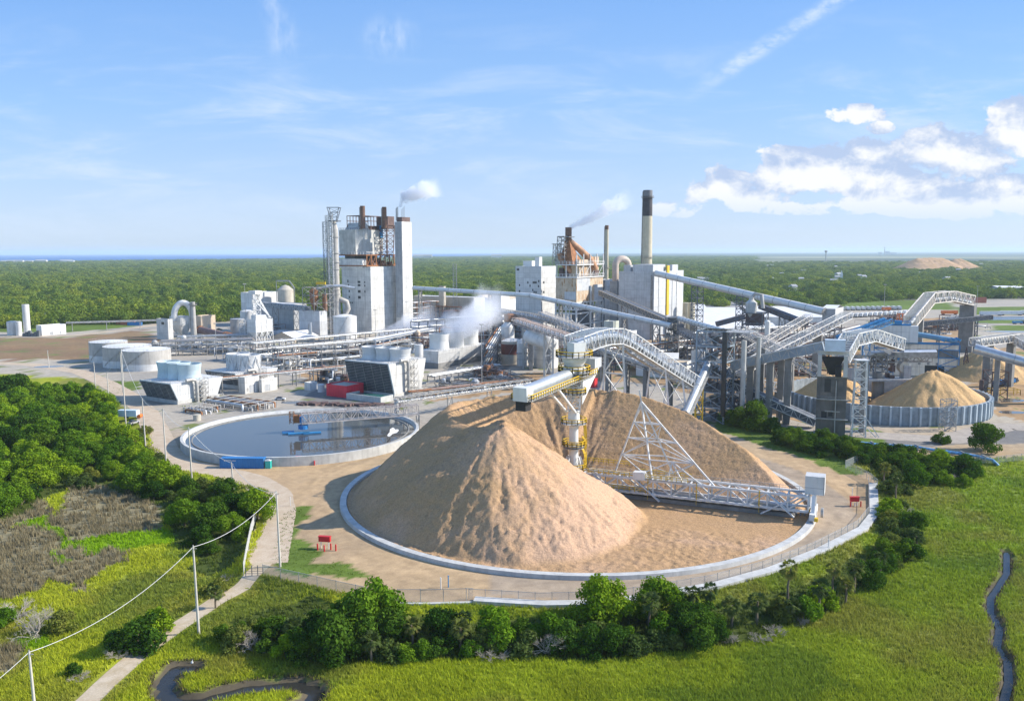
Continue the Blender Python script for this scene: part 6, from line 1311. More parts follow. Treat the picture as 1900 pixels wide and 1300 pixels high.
t, w1, w2, h = bld('tank_box', 'pale green grey box tank below the rusty boiler', 'building', 1138, 640, 1120, 1148, 596, mat('pale_green_tank', (.48, .51, .45), .6, grime=.2), None or roof_white, Y=560)

# ---------------- central steam yard: halls, pipe racks, silos ----------------
t, w1, w2, h = bld('paper_hall', 'long tan paper hall behind the steaming towers', 'building', 880, 600, 768, 900, 552, tan_conc, roof_white, Y=700)
t, w1, w2, h = bld('stair_block', 'tan stair block rising above the long paper hall', 'building', 823, 590, 815, 828, 531, tan_conc, tan_conc, Y=705)
t, w1, w2, h = bld('gable_hall', 'cream gable roofed hall near the white power house', 'building', 915, 575, 870, 962, 557, old_white, roof_tan, Y=745, roof='gable')
t, w1, w2, h = bld('white_box_house', 'white boxy roof house beside the power house', 'building', 930, 562, 912, 945, 545, white, roof_white, Y=740)
def quonset():
    A, B = GY(790, 610), GY(870, 640); t = thing('drum_building', 'low round roofed drum building half lost in steam', 'building', (A.x, A.y, 0)); part(t, 'vault', grey_clad, lambda b: b.tube([A + Vector((0, 0, 3)), B + Vector((0, 0, 3))], 9, 20)); part(t, 'end_wall', dark_steel, lambda b: b.cyl(A + Vector((-.2, -.3, 3)), A + Vector((0, 0, 3)), 8.6, n=20))
quonset()
def rack(label, a, b, levels, w=5, npipe=4, lev=4.0, seed=1, m=grey_steel, base=0.0, step=8, rails=True, group=None):
    """steel pipe rack along the ground from a to b"""
    A, B = Vector((*G(*a)[:2], 0)), Vector((*G(*b)[:2], 0)); t = thing('pipe_rack', label, 'pipe rack', tuple(A), group=group); d = (B - A); L = d.length; d.normalize(); x = Vector((d.y, -d.x, 0)); n = max(2, int(L / step)); rs = random.Random(seed); H_ = levels * lev + base
    def fr(b_):
        for i in range(n + 1):
            c = A + d * (L * i / n)
            for s in (-1, 1): b_.bar(c + x * s * w / 2, c + x * s * w / 2 + UZ * (H_ + .4), .45)
            for k in range(levels): b_.bar(c - x * w / 2 + UZ * (base + (k + 1) * lev), c + x * w / 2 + UZ * (base + (k + 1) * lev), .4)
        for k in range(levels):
            for s in (-1, 1): b_.bar(A + x * s * w / 2 + UZ * (base + (k + 1) * lev), B + x * s * w / 2 + UZ * (base + (k + 1) * lev), .3)
        if rails:
            for s in (-1, 1): b_.rail([A + x * s * w / 2 + UZ * (H_ + .4), B + x * s * w / 2 + UZ * (H_ + .4)], 1.1, .09, 3)
    part(t, 'frame', m, fr)
    for k in range(levels):
        for i in range(npipe):
            o = x * ((i + .5) / npipe - .5) * w * .9 + UZ * (base + (k + 1) * lev + .55); rr = rs.choice((.22, .3, .4, .5)); f0, f1 = (0, 1) if rs.random() < .7 else sorted((rs.random(), rs.random()))
            if f1 - f0 < .2: f0, f1 = 0, 1
            part(t, 'pipe', rs.choice((silver, silver, tank_white, white, galv, rusty)), lambda b_: b_.tube([A.lerp(B, f0) + o, A.lerp(B, f1) + o], rr, 8))
    return t
rack('three deck silver pipe rack from the grey cooling tower to the bin tower', (512, 690), (690, 672), 3, 7, 5, 4.2, 3); rack('pipe rack crossing in front of the white tank', (470, 672), (760, 640), 3, 6, 5, 3.6, 4)
rack('low pipe rack between the two nearest cooling towers', (410, 730), (640, 705), 1, 4, 3, 6.5, 5); rack('pipe rack behind the trio of grey tanks', (300, 660), (470, 655), 3, 8, 5, 3.0, 6); rack('pipe rack at the feet of the lime kiln', (330, 645), (470, 640), 2, 6, 4, 3.5, 7)
rack('tall pipe rack from the lift tower towards the power house', (768, 612), (960, 590), 5, 8, 5, 4.4, 8, rusty); rack('pipe rack behind the steaming stacks', (770, 640), (985, 615), 4, 8, 4, 4, 9, dark_steel); rack('pipe rack beyond the long paper hall front', (770, 598), (985, 585), 4, 8, 5, 5, 10, brown)
rack('pale pipe rack under the steaming cooling tower', (800, 712), (925, 690), 1, 5, 4, 3.5, 11); rack('dark pipe rack beside the rust banded tank', (905, 690), (930, 640), 3, 6, 4, 4, 12, dark_steel); rack('low pipe rack along the back of the chip heap', (760, 740), (960, 716), 1, 4, 4, 2.6, 13); rack('white pipe rack leading to the boiler house foot', (690, 665), (800, 640), 3, 6, 5, 3.6, 14, white_lat)
rack('dark pipe rack under the crossing conveyors', (1130, 690), (1300, 668), 3, 7, 4, 4, 15, dark_steel); rack('rusty pipe rack behind the blue tower', (1380, 690), (1500, 672), 3, 7, 4, 4, 16, brown); rack('grey pipe rack beneath the rising truss conveyors', (1290, 660), (1500, 640), 3, 7, 4, 4.5, 17, dark_steel); rack('rusty pipe rack beside the chip building', (1500, 672), (1600, 640), 3, 7, 4, 4.2, 18, brown)
def rusty_tank():
    t, r, h = tank('cream tank with a broad rust red band beside the chip heap', 950, 676, 40, 634, tan_conc, tank_white, .25, band=(.42, .88, mat('rust_band', (.15, .05, .04), .8, var=.3)))
    t, r, h = tank('round white vessel with pipe legs in front of the rust banded tank', 969, 679, 20, 636, tank_white, tank_white, .9, name='vessel', cat='vessel', ladder=False)
    part(t, 'skirt', grey_steel, lambda b: (b.lathe([(r + .6, h * .55), (r + .6, h * .58), (r, h * .58)], n=24), b.lathe([(r * .8, 0), (r * 1.02, h * .3)], n=24)), False)
    tank('tall cream storage tower next to the turret, grimy at the foot', 1013, 684, 46, 626, old_white, conc_lt, .05, ladder=False)
    t, r, h = tank('cream bulk tank behind the pair of brown conveyors', 988, 672, 30, 628, old_white, old_white, .1, ladder=False)
    A, B = Q(985, 624, 455), Q(1018, 634, 440); t = thing('pressure_vessel', 'fat cream pressure vessel with a rusty end under the conveyors', 'vessel', (A.x, A.y, 0)); d = (B - A).normalized()
    part(t, 'shell', tank_white, lambda b: b.tube([A - d * 2, A - d * 1.2, A, B, B + d * 1.5, B + d * 2.5], 4.2, 18, lambda f: 4.2 if .1 < f < .9 else (2.6 if f <= .1 else 2.0))); part(t, 'saddle', grey_steel, lambda b: (b.box((A.x, A.y, 0), 2, 6, A.z - 3), b.box((B.x, B.y, 0), 2, 6, B.z - 3)))
    t, r, h = tank('white cone capped cyclone under the rusty conveyor head', 942, 640, 25, 606, tank_white, tank_white, .9, name='cyclone', cat='cyclone', Y=520, ladder=False); part(t, 'duct', rusty, lambda b: (b.cyl((0, 0, h + r * .8), (0, 0, h + r * .9 + 4), 2.2, n=12), b.tube([(0, 0, h + r + 3), (6, 1, h + r + 2), (14, -2, h + r - 2)], 1.4, 8)), False)
    t, r, h = tank('tall vessel with a silver top beside the blue tower', 1295, 700, 26, 652, old_white, silver, .15, name='vessel', cat='vessel', band=(.1, .2, rusty))
rusty_tank()
t, w1, w2, h = bld('flat_shed', 'tan roofed white shed behind the arched conveyor', 'shed', 1255, 700, 1180, 1283, 676, white, roof_tan, Y=420); t, w1, w2, h = bld('orange_container', 'orange box container at the foot of the power boiler', 'container', 1146, 636, 1139, 1158, 613, orange, orange, Y=520); t, w1, w2, h = bld('white_kiosk', 'small white kiosk beside the orange box container', 'building', 1171, 640, 1160, 1181, 614, white, white, Y=515)
def canopy():
    p = GY(1200, 455); t = thing('canopy', 'open white canopy roof behind the arched conveyor', 'canopy', (p.x, p.y, 0), -rad(12)); part(t, 'roof', roof_white, lambda b: b.add([(-13, -6, 6.4), (17, -6, 6.4), (17, 8, 8.6), (-13, 8, 8.6)], [(0, 1, 2, 3)]), False); part(t, 'post_frame', galv, lambda b: [b.bar((x, y, 0), (x, y, 6.5 if y < 0 else 8.5), .35) for x in (-12, 2, 16) for y in (-5.5, 7.5)], False)
canopy()
p = G(1098, 718); mb = MB(); mb.box((0, 0, 0), 4.5, 3, 4, -AA); mb.box((0, 0, 4), 4.8, 3.3, .3, -AA); o = mb.build('red_cabinet', red); o.location = p; tag(o, 'red equipment cabinet under the conveyor behind the chip heap', 'cabinet')
for (px, py, pt, lab) in ((894, 715, 602, 'tall light mast before the steaming cooling tower'), (458, 640, 527, 'tall light mast near the white bin tower'), (697, 628, 575, 'light mast in front of the white boiler house wall'), (1638, 620, 528, 'tall light mast behind the chip building'), (1811, 590, 531, 'light mast over the railcar yard by the far forest'), (402, 668, 600, 'slim light mast at the kiln pipe rack')): lamp_mast(lab, px, py, pt)
def lattice_mast(label, px, Y, pyt, w, m=grey_steel, w1_=None):
    p = GY(px, Y); h = zat(p, pyt); mb = MB(); mb.tower((0, 0), w, w1_ or w * .8, 0, h, int(h / 4), .3); o = mb.build('lattice_mast', m); o.location = p; tag(o, label, 'mast')
lattice_mast('thin lattice radio mast beside the steaming towers', 845, 705, 490, 3.4, galv); lattice_mast('red lattice mast by the chip building roof', 1668, 520, 582, 4, orange)
# ---------------- process units: frames full of vessels and pipes ----------------
PAL = {'w': (galv, (tank_white, silver, tank_white, galv, old_white)), 'b': (brown, (rusty, brown, tank_grey, silver, rusty, beige)), 'd': (dark_steel, (grey_steel, tank_grey, brown, silver, grey_clad, tan_conc))}
def unit(label, px, py, sx, sy, h, pal, seed, lv=2):
    p = G(px, py); t = thing('process_unit', label, 'process unit', tuple(p), -AA); rs = random.Random(seed); fm, ms = PAL[pal]
    def fr(b):
        nx, ny = max(1, round(sx / 5)), max(1, round(sy / 5))
        for i in range(nx + 1):
            for j in range(ny + 1):
                hh = h * rs.choice((.55, .8, 1, 1)); b.bar((i / nx * sx - sx / 2, j / ny * sy - sy / 2, 0), (i / nx * sx - sx / 2, j / ny * sy - sy / 2, hh), .32)
        for k in range(lv):
            z = h * (k + 1) / (lv + .3)
            for j in range(ny + 1): b.bar((-sx / 2, j / ny * sy - sy / 2, z), (sx / 2, j / ny * sy - sy / 2, z), .3)
            for i in range(nx + 1): b.bar((i / nx * sx - sx / 2, -sy / 2, z), (i / nx * sx - sx / 2, sy / 2, z), .3)
            x0 = rs.uniform(-.5, 0) * sx; b.bx(x0, x0 + sx * .5, -sy / 2, sy / 2, z + .15, z + .27); b.rail([(x0, -sy / 2, z + .3), (x0 + sx * .5, -sy / 2, z + .3)], 1.1, .09, 2); b.rail([(x0 + sx * .5, -sy / 2, z + .3), (x0 + sx * .5, sy / 2, z + .3)], 1.1, .09, 2)
        for _ in range(3): i = rs.randrange(nx); b.bar((i / nx * sx - sx / 2, -sy / 2, 0), ((i + 1) / nx * sx - sx / 2, -sy / 2, h * .45), .2)
    part(t, 'frame', fm, fr, False)
    for k in range(rs.randint(3, 5)):
        x, y, r, z0 = rs.uniform(-.45, .45) * sx, rs.uniform(-.45, .45) * sy, rs.uniform(.8, 1.9), rs.choice((0, 0, h * .45)); hh = rs.uniform(2.5, h * .7)
        if rs.random() < .65: part(t, 'vessel', rs.choice(ms), lambda b: b.lathe([(r, z0), (r, z0 + hh), (r * .5, z0 + hh + r * .5), (0, z0 + hh + r * .6)], (x, y, 0), 14), False)
        else: part(t, 'drum', rs.choice(ms), lambda b: b.cyl((x - hh * .5, y, z0 + r + .6), (x + hh * .5, y, z0 + r + .6), r, n=14), False)
    for k in range(rs.randint(5, 8)):
        x, y, z = rs.uniform(-.5, .5) * sx, rs.uniform(-.5, .5) * sy, h * rs.uniform(.25, .95); r = rs.uniform(.15, .42); dx = rs.uniform(.5, 1.3) * sx * rs.choice((-1, 1)); dy = rs.uniform(.2, .8) * sy * rs.choice((-1, 1))
        part(t, 'pipe', rs.choice(ms[:4]), lambda b: b.tube([(x, y, .2), (x, y, z - .5), (x + .5 * (1 if dx > 0 else -1), y, z), (x + dx, y, z), (x + dx, y + dy, z), (x + dx, y + dy, z * .3)], r, 7), False)
    def kit(b):
        b.bx(-sx * .66, sx * .66, -sy * .66, sy * .66, 0, .12)
        for k in range(14): b.box((rs.uniform(-.6, .6) * sx, rs.uniform(-.6, .6) * sy, 0), rs.uniform(.7, 2.4), rs.uniform(.7, 2.2), rs.uniform(.6, 2.4), rs.random())
    part(t, 'pump_set', ms[2], kit, False)
U = [(300, 655, 14, 8, 7, 'w', 'between the trio of tanks and the cream control building'), (350, 648, 14, 8, 8, 'w', 'at the foot of the gooseneck scrubber'), (400, 652, 16, 9, 8, 'w', 'below the rotary kiln'), (440, 668, 14, 9, 9, 'w', 'below the white bin tower, field side'), (496, 662, 15, 9, 10, 'w', 'between the bin tower and the low tan shed'),
     (528, 690, 18, 9, 9, 'w', 'behind the cream switch house'), (560, 668, 16, 10, 10, 'w', 'below the low tan shed'), (600, 676, 16, 10, 11, 'w', 'in front of the small white office'), (640, 662, 14, 9, 9, 'w', 'at the foot of the big clean white tank'), (615, 708, 12, 7, 7, 'd', 'behind the small pale grey shed'), (690, 650, 18, 10, 8, 'w', 'below the boiler house corner'),
     (735, 652, 16, 10, 9, 'w', 'below the lift tower'), (775, 648, 18, 10, 11, 'b', 'right under the steam of the lift tower'), (800, 608, 22, 14, 20, 'b', 'between the lift tower and the stair block'), (845, 612, 22, 14, 18, 'b', 'under the thin tube conveyor'), (895, 618, 22, 14, 18, 'b', 'below the gable roofed hall'), (930, 626, 20, 12, 16, 'd', 'below the power house wall'),
     (870, 640, 18, 12, 12, 'b', 'behind the last steaming stack'), (915, 668, 16, 10, 10, 'w', 'between the steaming tower and the banded tank'), (905, 700, 16, 9, 5, 'b', 'on the brown yard before the banded tank'), (850, 722, 20, 8, 4, 'd', 'along the pipe rack behind the heap'), (930, 712, 16, 8, 4, 'd', 'on the yard edge near the boom end'), (1040, 668, 16, 10, 9, 'b', 'behind the stacker turret'), (1075, 650, 16, 10, 10, 'd', 'under the power boiler legs'),
     (1120, 672, 18, 10, 9, 'd', 'behind the arched feed bridge'), (1175, 660, 18, 10, 8, 'b', 'before the big grey block'), (1215, 668, 16, 10, 8, 'd', 'beside the open canopy roof'), (1262, 655, 16, 10, 12, 'b', 'beneath the dark transfer tower'), (1290, 676, 16, 10, 12, 'd', 'behind the silver topped vessel'), (1310, 715, 14, 9, 12, 'd', 'beside the blue lattice tower'), (1326, 655, 16, 10, 10, 'b', 'between the lattice support and the blue tower'),
     (1365, 745, 14, 8, 7, 'd', 'at the feet of the blue lattice tower'), (1400, 690, 18, 12, 12, 'b', 'where the two truss conveyors cross'), (1440, 690, 18, 12, 11, 'd', 'under the dark grey gallery'), (1445, 655, 18, 12, 10, 'b', 'beyond the crossing conveyors'), (1480, 660, 18, 12, 10, 'd', 'behind the concrete tower head'), (1500, 625, 20, 12, 9, 'b', 'below the gabled conveyor house'), (1545, 632, 20, 12, 10, 'b', 'between the conveyor house and chip building'), (1585, 640, 16, 10, 12, 'd', 'against the blue trimmed building end'),
     (1640, 602, 20, 12, 8, 'b', 'behind the blue roof machinery'), (1730, 618, 20, 12, 9, 'b', 'under the cream arched truss'), (1770, 610, 18, 10, 10, 'd', 'beside the tall dark pier of the cream arch'), (1350, 600, 22, 12, 8, 'b', 'before the white warehouses'), (480, 612, 18, 10, 8, 'b', 'behind the white bin tower mast'), (530, 606, 20, 10, 7, 'b', 'before the grey roofed hall')]
for i, (px, py, sx, sy, h, pal, lab) in enumerate(U): unit({'w': 'pale', 'b': 'rusty brown', 'd': 'dark grey'}[pal] + ' piping unit ' + lab, px, py, sx, sy, h, pal, 400 + i, 2 if h > 6 else 1)

rs_ = random.Random(77)
for i, (px, py, sx, sy, h, pal, lab) in enumerate(U):
    if px < 330 or py > 710: continue
    pal2 = {'w': rs_.choice('wwb'), 'b': rs_.choice('bd'), 'd': rs_.choice('bd')}[pal]
    unit({'w': 'smaller pale', 'b': 'smaller brown', 'd': 'smaller dark'}[pal2] + ' skid near the piping ' + lab, px + rs_.uniform(16, 26), py + rs_.uniform(-9, 7), sx * .75, sy * .7, h * rs_.uniform(.6, .95), pal2, 600 + i, 1 if h < 9 else 2)
# ---------------- stacker column, boom, feed bridge, reclaimer ----------------
CX, CY = C0.x, C0.y
def stacker():
    t = thing('stacker_tower', 'white stacker column with yellow railed platforms in the middle of the chip heap', 'stacker', (CX, CY, 0)); z = lambda y: zat(C0, y)
    zb, zp, zt = z(868), z(782), z(700); ztop = z(662)
    part(t, 'column', white, lambda b: b.lathe([(2.2, 0), (2.2, zb - 1), (1.25, zb + .5), (1.2, zp - 1.5), (1.6, zp), (1.5, zp + 2), (1.5, zp + 3.2)], n=28), False)
    part(t, 'foot_bracket', white, lambda b: [b.bar((math.cos(a) * 3.0, math.sin(a) * 3.0, zb - .6), (math.cos(a) * 1.7, math.sin(a) * 1.7, zb + 3.2), .25, .5) for a in [k * .785 for k in range(8)]], False)
    def plat(b, zz, r, h=1.2): b.lathe([(1.2, zz), (r, zz), (r, zz + .18), (1.2, zz + .18)], n=24, smooth=False)
    for zz, r in ((zb, 3.5), (zp - .5, 3.4), (zp - 6.5, 3.0), (z(830), 2.8)):
        pm = part(t, 'platform', galv, lambda b: plat(b, zz, r), False); mb = MB(); mb.rail([(r * math.cos(k / 14 * 6.283), r * math.sin(k / 14 * 6.283), zz + .18) for k in range(15)], 1.3, .19, 1.2); mb.build('railing', yellow, pm)
    def stairs(b):
        lv = [zb, z(830), z(812), zp - .5]
        for i in range(3):
            a0, a1 = -.9 + i * .5, .9 - i * .2
            for k in range(8):
                f0, f1 = k / 8, (k + 1) / 8; p, q = [(math.cos(a0 + (a1 - a0) * f) * 3.2, math.sin(a0 + (a1 - a0) * f) * 3.2, lv[i] + (lv[i + 1] - lv[i]) * f) for f in (f0, f1)]; b.bar(p, q, .7, .12); b.bar((p[0] * 1.1, p[1] * 1.1, p[2] + 1.1), (q[0] * 1.1, q[1] * 1.1, q[2] + 1.1), .12); b.bar((p[0] * 1.1, p[1] * 1.1, p[2]), (p[0] * 1.1, p[1] * 1.1, p[2] + 1.1), .09)
    part(t, 'stair', yellow, stairs, False)
    part(t, 'lattice_head', white_lat, lambda b: (b.tower((0, 0), 2.9, 3.8, zp + 2.6, zt + 1, 6, .28), b.tower((0, 0), 3.0, 3.4, zt + 1, ztop, 3, .28)), False)
    part(t, 'turret', white, lambda b: (b.lathe([(1.6, ztop - 3.4), (3.2, ztop - 1), (3.2, ztop), (0, ztop)], n=24), b.lathe([(3.0, zt + 1), (3.2, zt + 2.6), (2.6, zt + 3)], n=20)), False)
    for zz, r in ((ztop, 4.8), (ztop - 4.0, 4.2), (zt + .6, 4.0), (zt - 4.5, 3.2)):
        pm = part(t, 'platform', galv, lambda b: plat(b, zz, r), False); mb = MB(); mb.rail([(r * math.cos(k / 18 * 6.283), r * math.sin(k / 18 * 6.283), zz + .18) for k in range(19)], 1.5, .21, 1.2); mb.build('railing', yellow, pm)
    part(t, 'head_house', white, lambda b: b.box((.6, .5, ztop + .2), 3.6, 3.4, 3.6, .5), False)
    # boom
    tip = Vector((CX + 28.5 * math.cos(rad(240)), CY + 28.5 * math.sin(rad(240)), zat(Q(972, 738, CY - 24.6), 745))); d = Vector((CX - tip.x, CY - tip.y, 0)).normalized(); zr = z(700) - .2; root = Vector((CX, CY, zr)) + d * 9; x = Vector((d.y, -d.x, 0)); 
    s = thing('stacker_boom', 'silver hooded stacker boom with yellow walkway reaching over the cone peak', 'boom', (CX, CY, 0)); dd = (root - tip).normalized(); up = x.cross(dd); up = up if up.z > 0 else -up
    part(s, 'hood', silver, lambda b: b.cyl(tip + dd * 2 + up * 2.0, root - dd * 5 + up * 2.0, 1.55, n=20)); part(s, 'box_girder', white, lambda b: (b.bar(tip + up * .6 + x * 1.6, root + up * .6 + x * 1.6, .5, .9), b.bar(tip + up * .6 - x * 1.6, root + up * .6 - x * 1.6, .5, .9)))
    part(s, 'deck', galv, lambda b: (b.bar(tip + up * .2, root + up * .2, 5.4, .15)))
    part(s, 'railing', yellow, lambda b: (b.rail([tip + up * .3 + x * 2.7, root + up * .3 + x * 2.7], 1.4, .2, 1.2), b.rail([tip + up * .3 - x * 2.7, root + up * .3 - x * 2.7], 1.4, .2, 1.2), b.rail([tip + up * .3 - x * 2.7, tip + up * .3 + x * 2.7], 1.4, .2, 1.2)))
    part(s, 'end_box', white, lambda b: b.bar(tip - dd * .6 + up * 1.8, tip + dd * 2.6 + up * 1.8, 3.7, 3.3)); part(s, 'chute', black, lambda b: (b.box((tip.x + dd.x, tip.y + dd.y, tip.z - 2.2), 2.7, 2.7, 2.4, math.atan2(d.y, d.x))))
    f = tip.lerp(root, .42); f2 = Vector((CX, CY, zp + 3)) - d * 2.0
    part(s, 'strut', white, lambda b: b.cyl(f + x * 1.7, f2 + x * 1.3, .42, n=10)); part(s, 'strut', white, lambda b: b.cyl(f - x * 1.7, f2 - x * 1.3, .42, n=10))
    tail = Vector((CX, CY, zr + 2.2)) + d * 13.5; low = Vector((CX, CY, zp + 4.5)) + d * 1.8; cw = Vector((CX, CY, zr)) + d * 2.2
    for k in (-1.5, 1.5): o = x * k; part(s, 'counter_fin', white, lambda b: b.add([tuple(tail + o + x * .12), tuple(low + o + x * .12), tuple(cw + o + x * .12), tuple(tail + o - x * .12), tuple(low + o - x * .12), tuple(cw + o - x * .12)], [(0, 1, 2), (3, 5, 4), (0, 3, 4, 1), (1, 4, 5, 2), (2, 5, 3, 0)]))
    part(s, 'counterweight', pale_grey_clad, lambda b: b.box((tail.x - d.x * 2, tail.y - d.y * 2, tail.z - .6), 4.4, 3.6, 2.6, math.atan2(d.y, d.x)))
    st = MB(); rs = random.Random(2)
stacker()
def feed_bridge():
    P_ = [Vector((CX, CY + 1, zat(C0, 660) + .4)), Q(1095, 644, CY + 14), Q(1118, 638, CY + 24), Q(1140, 637, CY + 32), Q(1160, 645, CY + 39), Q(1283, 722, CY + 82)]
    t = thing('feed_bridge', 'white arched truss bridge with silver hood carrying chips to the stacker', 'conveyor bridge', (P_[-1].x, P_[-1].y, 0))
    fine = []
    for i in range(len(P_) - 1):
        p, q = P_[i], P_[i + 1]; part(t, 'truss_span', white_lat, lambda b: b.truss(p, q, 5.6, 4.6, 2.6, .2, flip=i)); d = (q - p).normalized(); x = Vector((d.y, -d.x, 0)).normalized(); up = x.cross(d); up = up if up.z > 0 else -up
        part(t, 'hood', silver, lambda b: b.cyl(p + up * 2.0 - d * .2, q + up * 2.0 + d * .2, 1.65, n=16)); part(t, 'floor', galv, lambda b: (b.bar(p + x * 2.1, q + x * 2.1, 1.0, .12), b.bar(p - x * 2.1, q - x * 2.1, 1.0, .12)))
        def ports(b):
            n = max(1, int((q - p).length / 1.9))
            for k in range(n):
                for s in (-1, 1): c = p.lerp(q, (k + .5) / n) + x * s * 1.66 + up * 1.5; b.bar(c - d * .42, c + d * .42, .12, .85, up=tuple(up))
        part(t, 'hood_port', glass_dk, ports)
    def leg(b, c, a, spread=1.0):
        b.bar(c, a, .6)
    for (px, py, Y, f) in ((1215, 735, CY + 60, .45), (1247, 745, CY + 70, .72)):
        c = P_[4].lerp(P_[5], f); part(t, 'support_leg', white_lat, lambda b: legs(b, c, 5.6, .5, P_[5] - P_[4], spread=2.0))
    c = P_[3]; part(t, 'support_leg', white_lat, lambda b: legs(b, c, 5.6, .55, P_[5] - P_[4], spread=1.9))
feed_bridge()
def reclaimer():
    p0 = Vector((CX, CY, 2.4)) + BE * 3.5; p1 = Vector((CX, CY, 2.4)) + BE * (RING - 1.0); t = thing('reclaimer_bridge', 'long white reclaimer bridge with yellow rails across the cleared chip floor', 'reclaimer', (CX, CY, 0), 0)
    part(t, 'girder', white_lat, lambda b: b.truss(p0, p1, 4.6, 3.6, 4.6, .42)); part(t, 'drag_chain', conc_dk, lambda b: (b.bar(p0 - BN * 0 + UZ * -1.6, p1 + UZ * -1.6 - BE * 3, 3.4, .9), [b.bar(p0.lerp(p1, k / 60) - UZ * 2.1 + BN * 1.0, p0.lerp(p1, k / 60) - UZ * 1.2 + BN * 3.1, .35) for k in range(60)]))
    part(t, 'inner_conveyor', silver, lambda b: b.bar(p0 + UZ * .1 - BN * .4, p1 + UZ * .1 - BN * .4 - BE * 3, 1.8, 1.3)); part(t, 'top_deck', galv, lambda b: (b.bar(p0 + UZ * 3.8 + BN * 1.2, p1 + UZ * 3.8 + BN * 1.2, 1.2, .14), b.rail([p0 + UZ * 3.8 + BN * 1.8, p1 + UZ * 3.8 + BN * 1.8], 1.1, .08, 2.3)))
    part(t, 'railing', yellow, lambda b: (b.rail([p0 + UZ * 3.8 - BN * 2.2, p0.lerp(p1, .42) + UZ * 3.8 - BN * 2.2], 1.2, .15, 1.4), b.rail([p0 + UZ * .2 - BN * 2.6, p0.lerp(p1, .30) + UZ * .2 - BN * 2.6], 1.2, .15, 1.4), b.rail([p0 + UZ * 5.6 + BN * 2, p0.lerp(p1, .2) + UZ * 5.6 + BN * 2], 1.2, .15, 1.4)))
    for f in (.31, .53, .8): c = p0.lerp(p1, f) - BN * 2.5; part(t, 'ladder', yellow, lambda b: (b.bar(c, c + UZ * 4, .7, .12), b.rail([c - UZ * 1.5, c + UZ * 3], 1.0, .1, 1)))
    def stairs(b):
        for f in (.05, .25, .83): c = p0.lerp(p1, f) - BN * 2.6; b.bar(c + UZ * 3.6, c + BE * 6.5 - UZ * 1.6, .9, .22); b.bar(c + UZ * 4.7, c + BE * 6.5 - UZ * .5, .1)
        c = p0.lerp(p1, .88) - BN * 2.6; b.bar(c - BE * 4 - UZ * 1.6, c + BE * 4 + UZ * 3.4, .9, .22)
    part(t, 'stair', white_lat, stairs)
    ca = Vector((CX, CY, 0)) + BE * (RING + .2)
    part(t, 'end_carriage', white, lambda b: (b.bar(ca - BN * 5.5 + UZ * 2.0, ca + BN * 4.5 + UZ * 2.0, 1.3, 1.5), b.bar(ca - BN * 4 + UZ * 1.6, ca - BN * 1.8 + UZ * 6.4, .8), b.bar(ca + BN * 3.4 + UZ * 1.6, ca + BN * 1.8 + UZ * 6.4, .8)))
    part(t, 'wheel', dark_steel, lambda b: [b.cyl(ca + BN * k - BE * .35 + UZ * 1.55, ca + BN * k + BE * .35 + UZ * 1.55, .45, n=12) for k in (-5, -3.6, 2.6, 4.1)])
    part(t, 'drive_motor', yellow, lambda b: (b.bar(ca - BN * 6 + BE * .9 + UZ * 1.7, ca - BN * 4.8 + BE * .9 + UZ * 1.7, .8), b.bar(ca + BN * 1 - BE * 1.2 + UZ * 1.8, ca + BN * 2 - BE * 1.2 + UZ * 1.8, .8)))
    h = part(t, 'machine_house', white_corr, lambda b: b.box((ca.x + .4, ca.y + .8, 6.4), 4.4, 4.0, 4.4, BET)); part(h, 'house_roof', roof_white, lambda b: b.box((ca.x + .4, ca.y + .8, 10.8), 4.7, 4.3, .2, BET), False) if False else None
    part(t, 'cable_reel', galv, lambda b: (b.cyl(ca + BE * 1.6 - BN * .2 + UZ * 2, ca + BE * 2.2 - BN * .2 + UZ * 2, 1.2, n=16),))
    # harrow mast: tall white lattice pyramid riding on the bridge
    z = lambda p, y: zat(p, y); m0 = Vector((CX, CY, 6.0)) + BE * 25; ap = Q(1190, 745, m0.y + 3); tp = Q(1186, 724, m0.y + 3)
    t2 = thing('harrow_mast', 'white lattice pyramid mast standing on the reclaimer bridge', 'mast', (m0.x, m0.y, 0)); B_ = [Vector((CX, CY, 6.0)) + BE * 12.5 - BN * 2, Vector((CX, CY, 6.0)) + BE * 34.5 - BN * 2.2, Vector((CX, CY, 6.2)) + BE * 36 + BN * 2.5, Vector((CX, CY, 6.2)) + BE * 14 + BN * 4]
    B_ = [Vector((CX, CY, 6.0)) + BE * 11.0 + BN * 1.5, Vector((CX, CY, 6.0)) + BE * 22 - BN * 2.2, Vector((CX, CY, 6.0)) + BE * 37.5 - BN * 1.5, Vector((CX, CY, 6.2)) + BE * 26 + BN * 4.5]
    def mast(b):
        b.bar(ap, tp, .35); lv = [.28, .5, .74]
        for P_ in B_: b.bar(ap, P_, .38)
        for f in lv:
            r = [ap.lerp(q, f) for q in B_]
            for i in range(4): b.bar(r[i], r[(i + 1) % 4], .26)
        fs = [0.04] + lv + [1.0]
        for i in range(4):
            for k in range(len(fs) - 1): a, c = (B_[i], B_[(i + 1) % 4]) if (k + i) % 2 else (B_[(i + 1) % 4], B_[i]); b.bar(ap.lerp(a, fs[k]), ap.lerp(c, fs[k + 1]), .2)
        r = [ap.lerp(q, .74) for q in B_]; k_ = (r[1] + r[2]) / 2
        for q in ((B_[1] + B_[2]) / 2, B_[1].lerp(B_[2], .25), B_[0].lerp(B_[1], .5), B_[1].lerp(B_[2], .8)): b.bar(k_, q, .3)
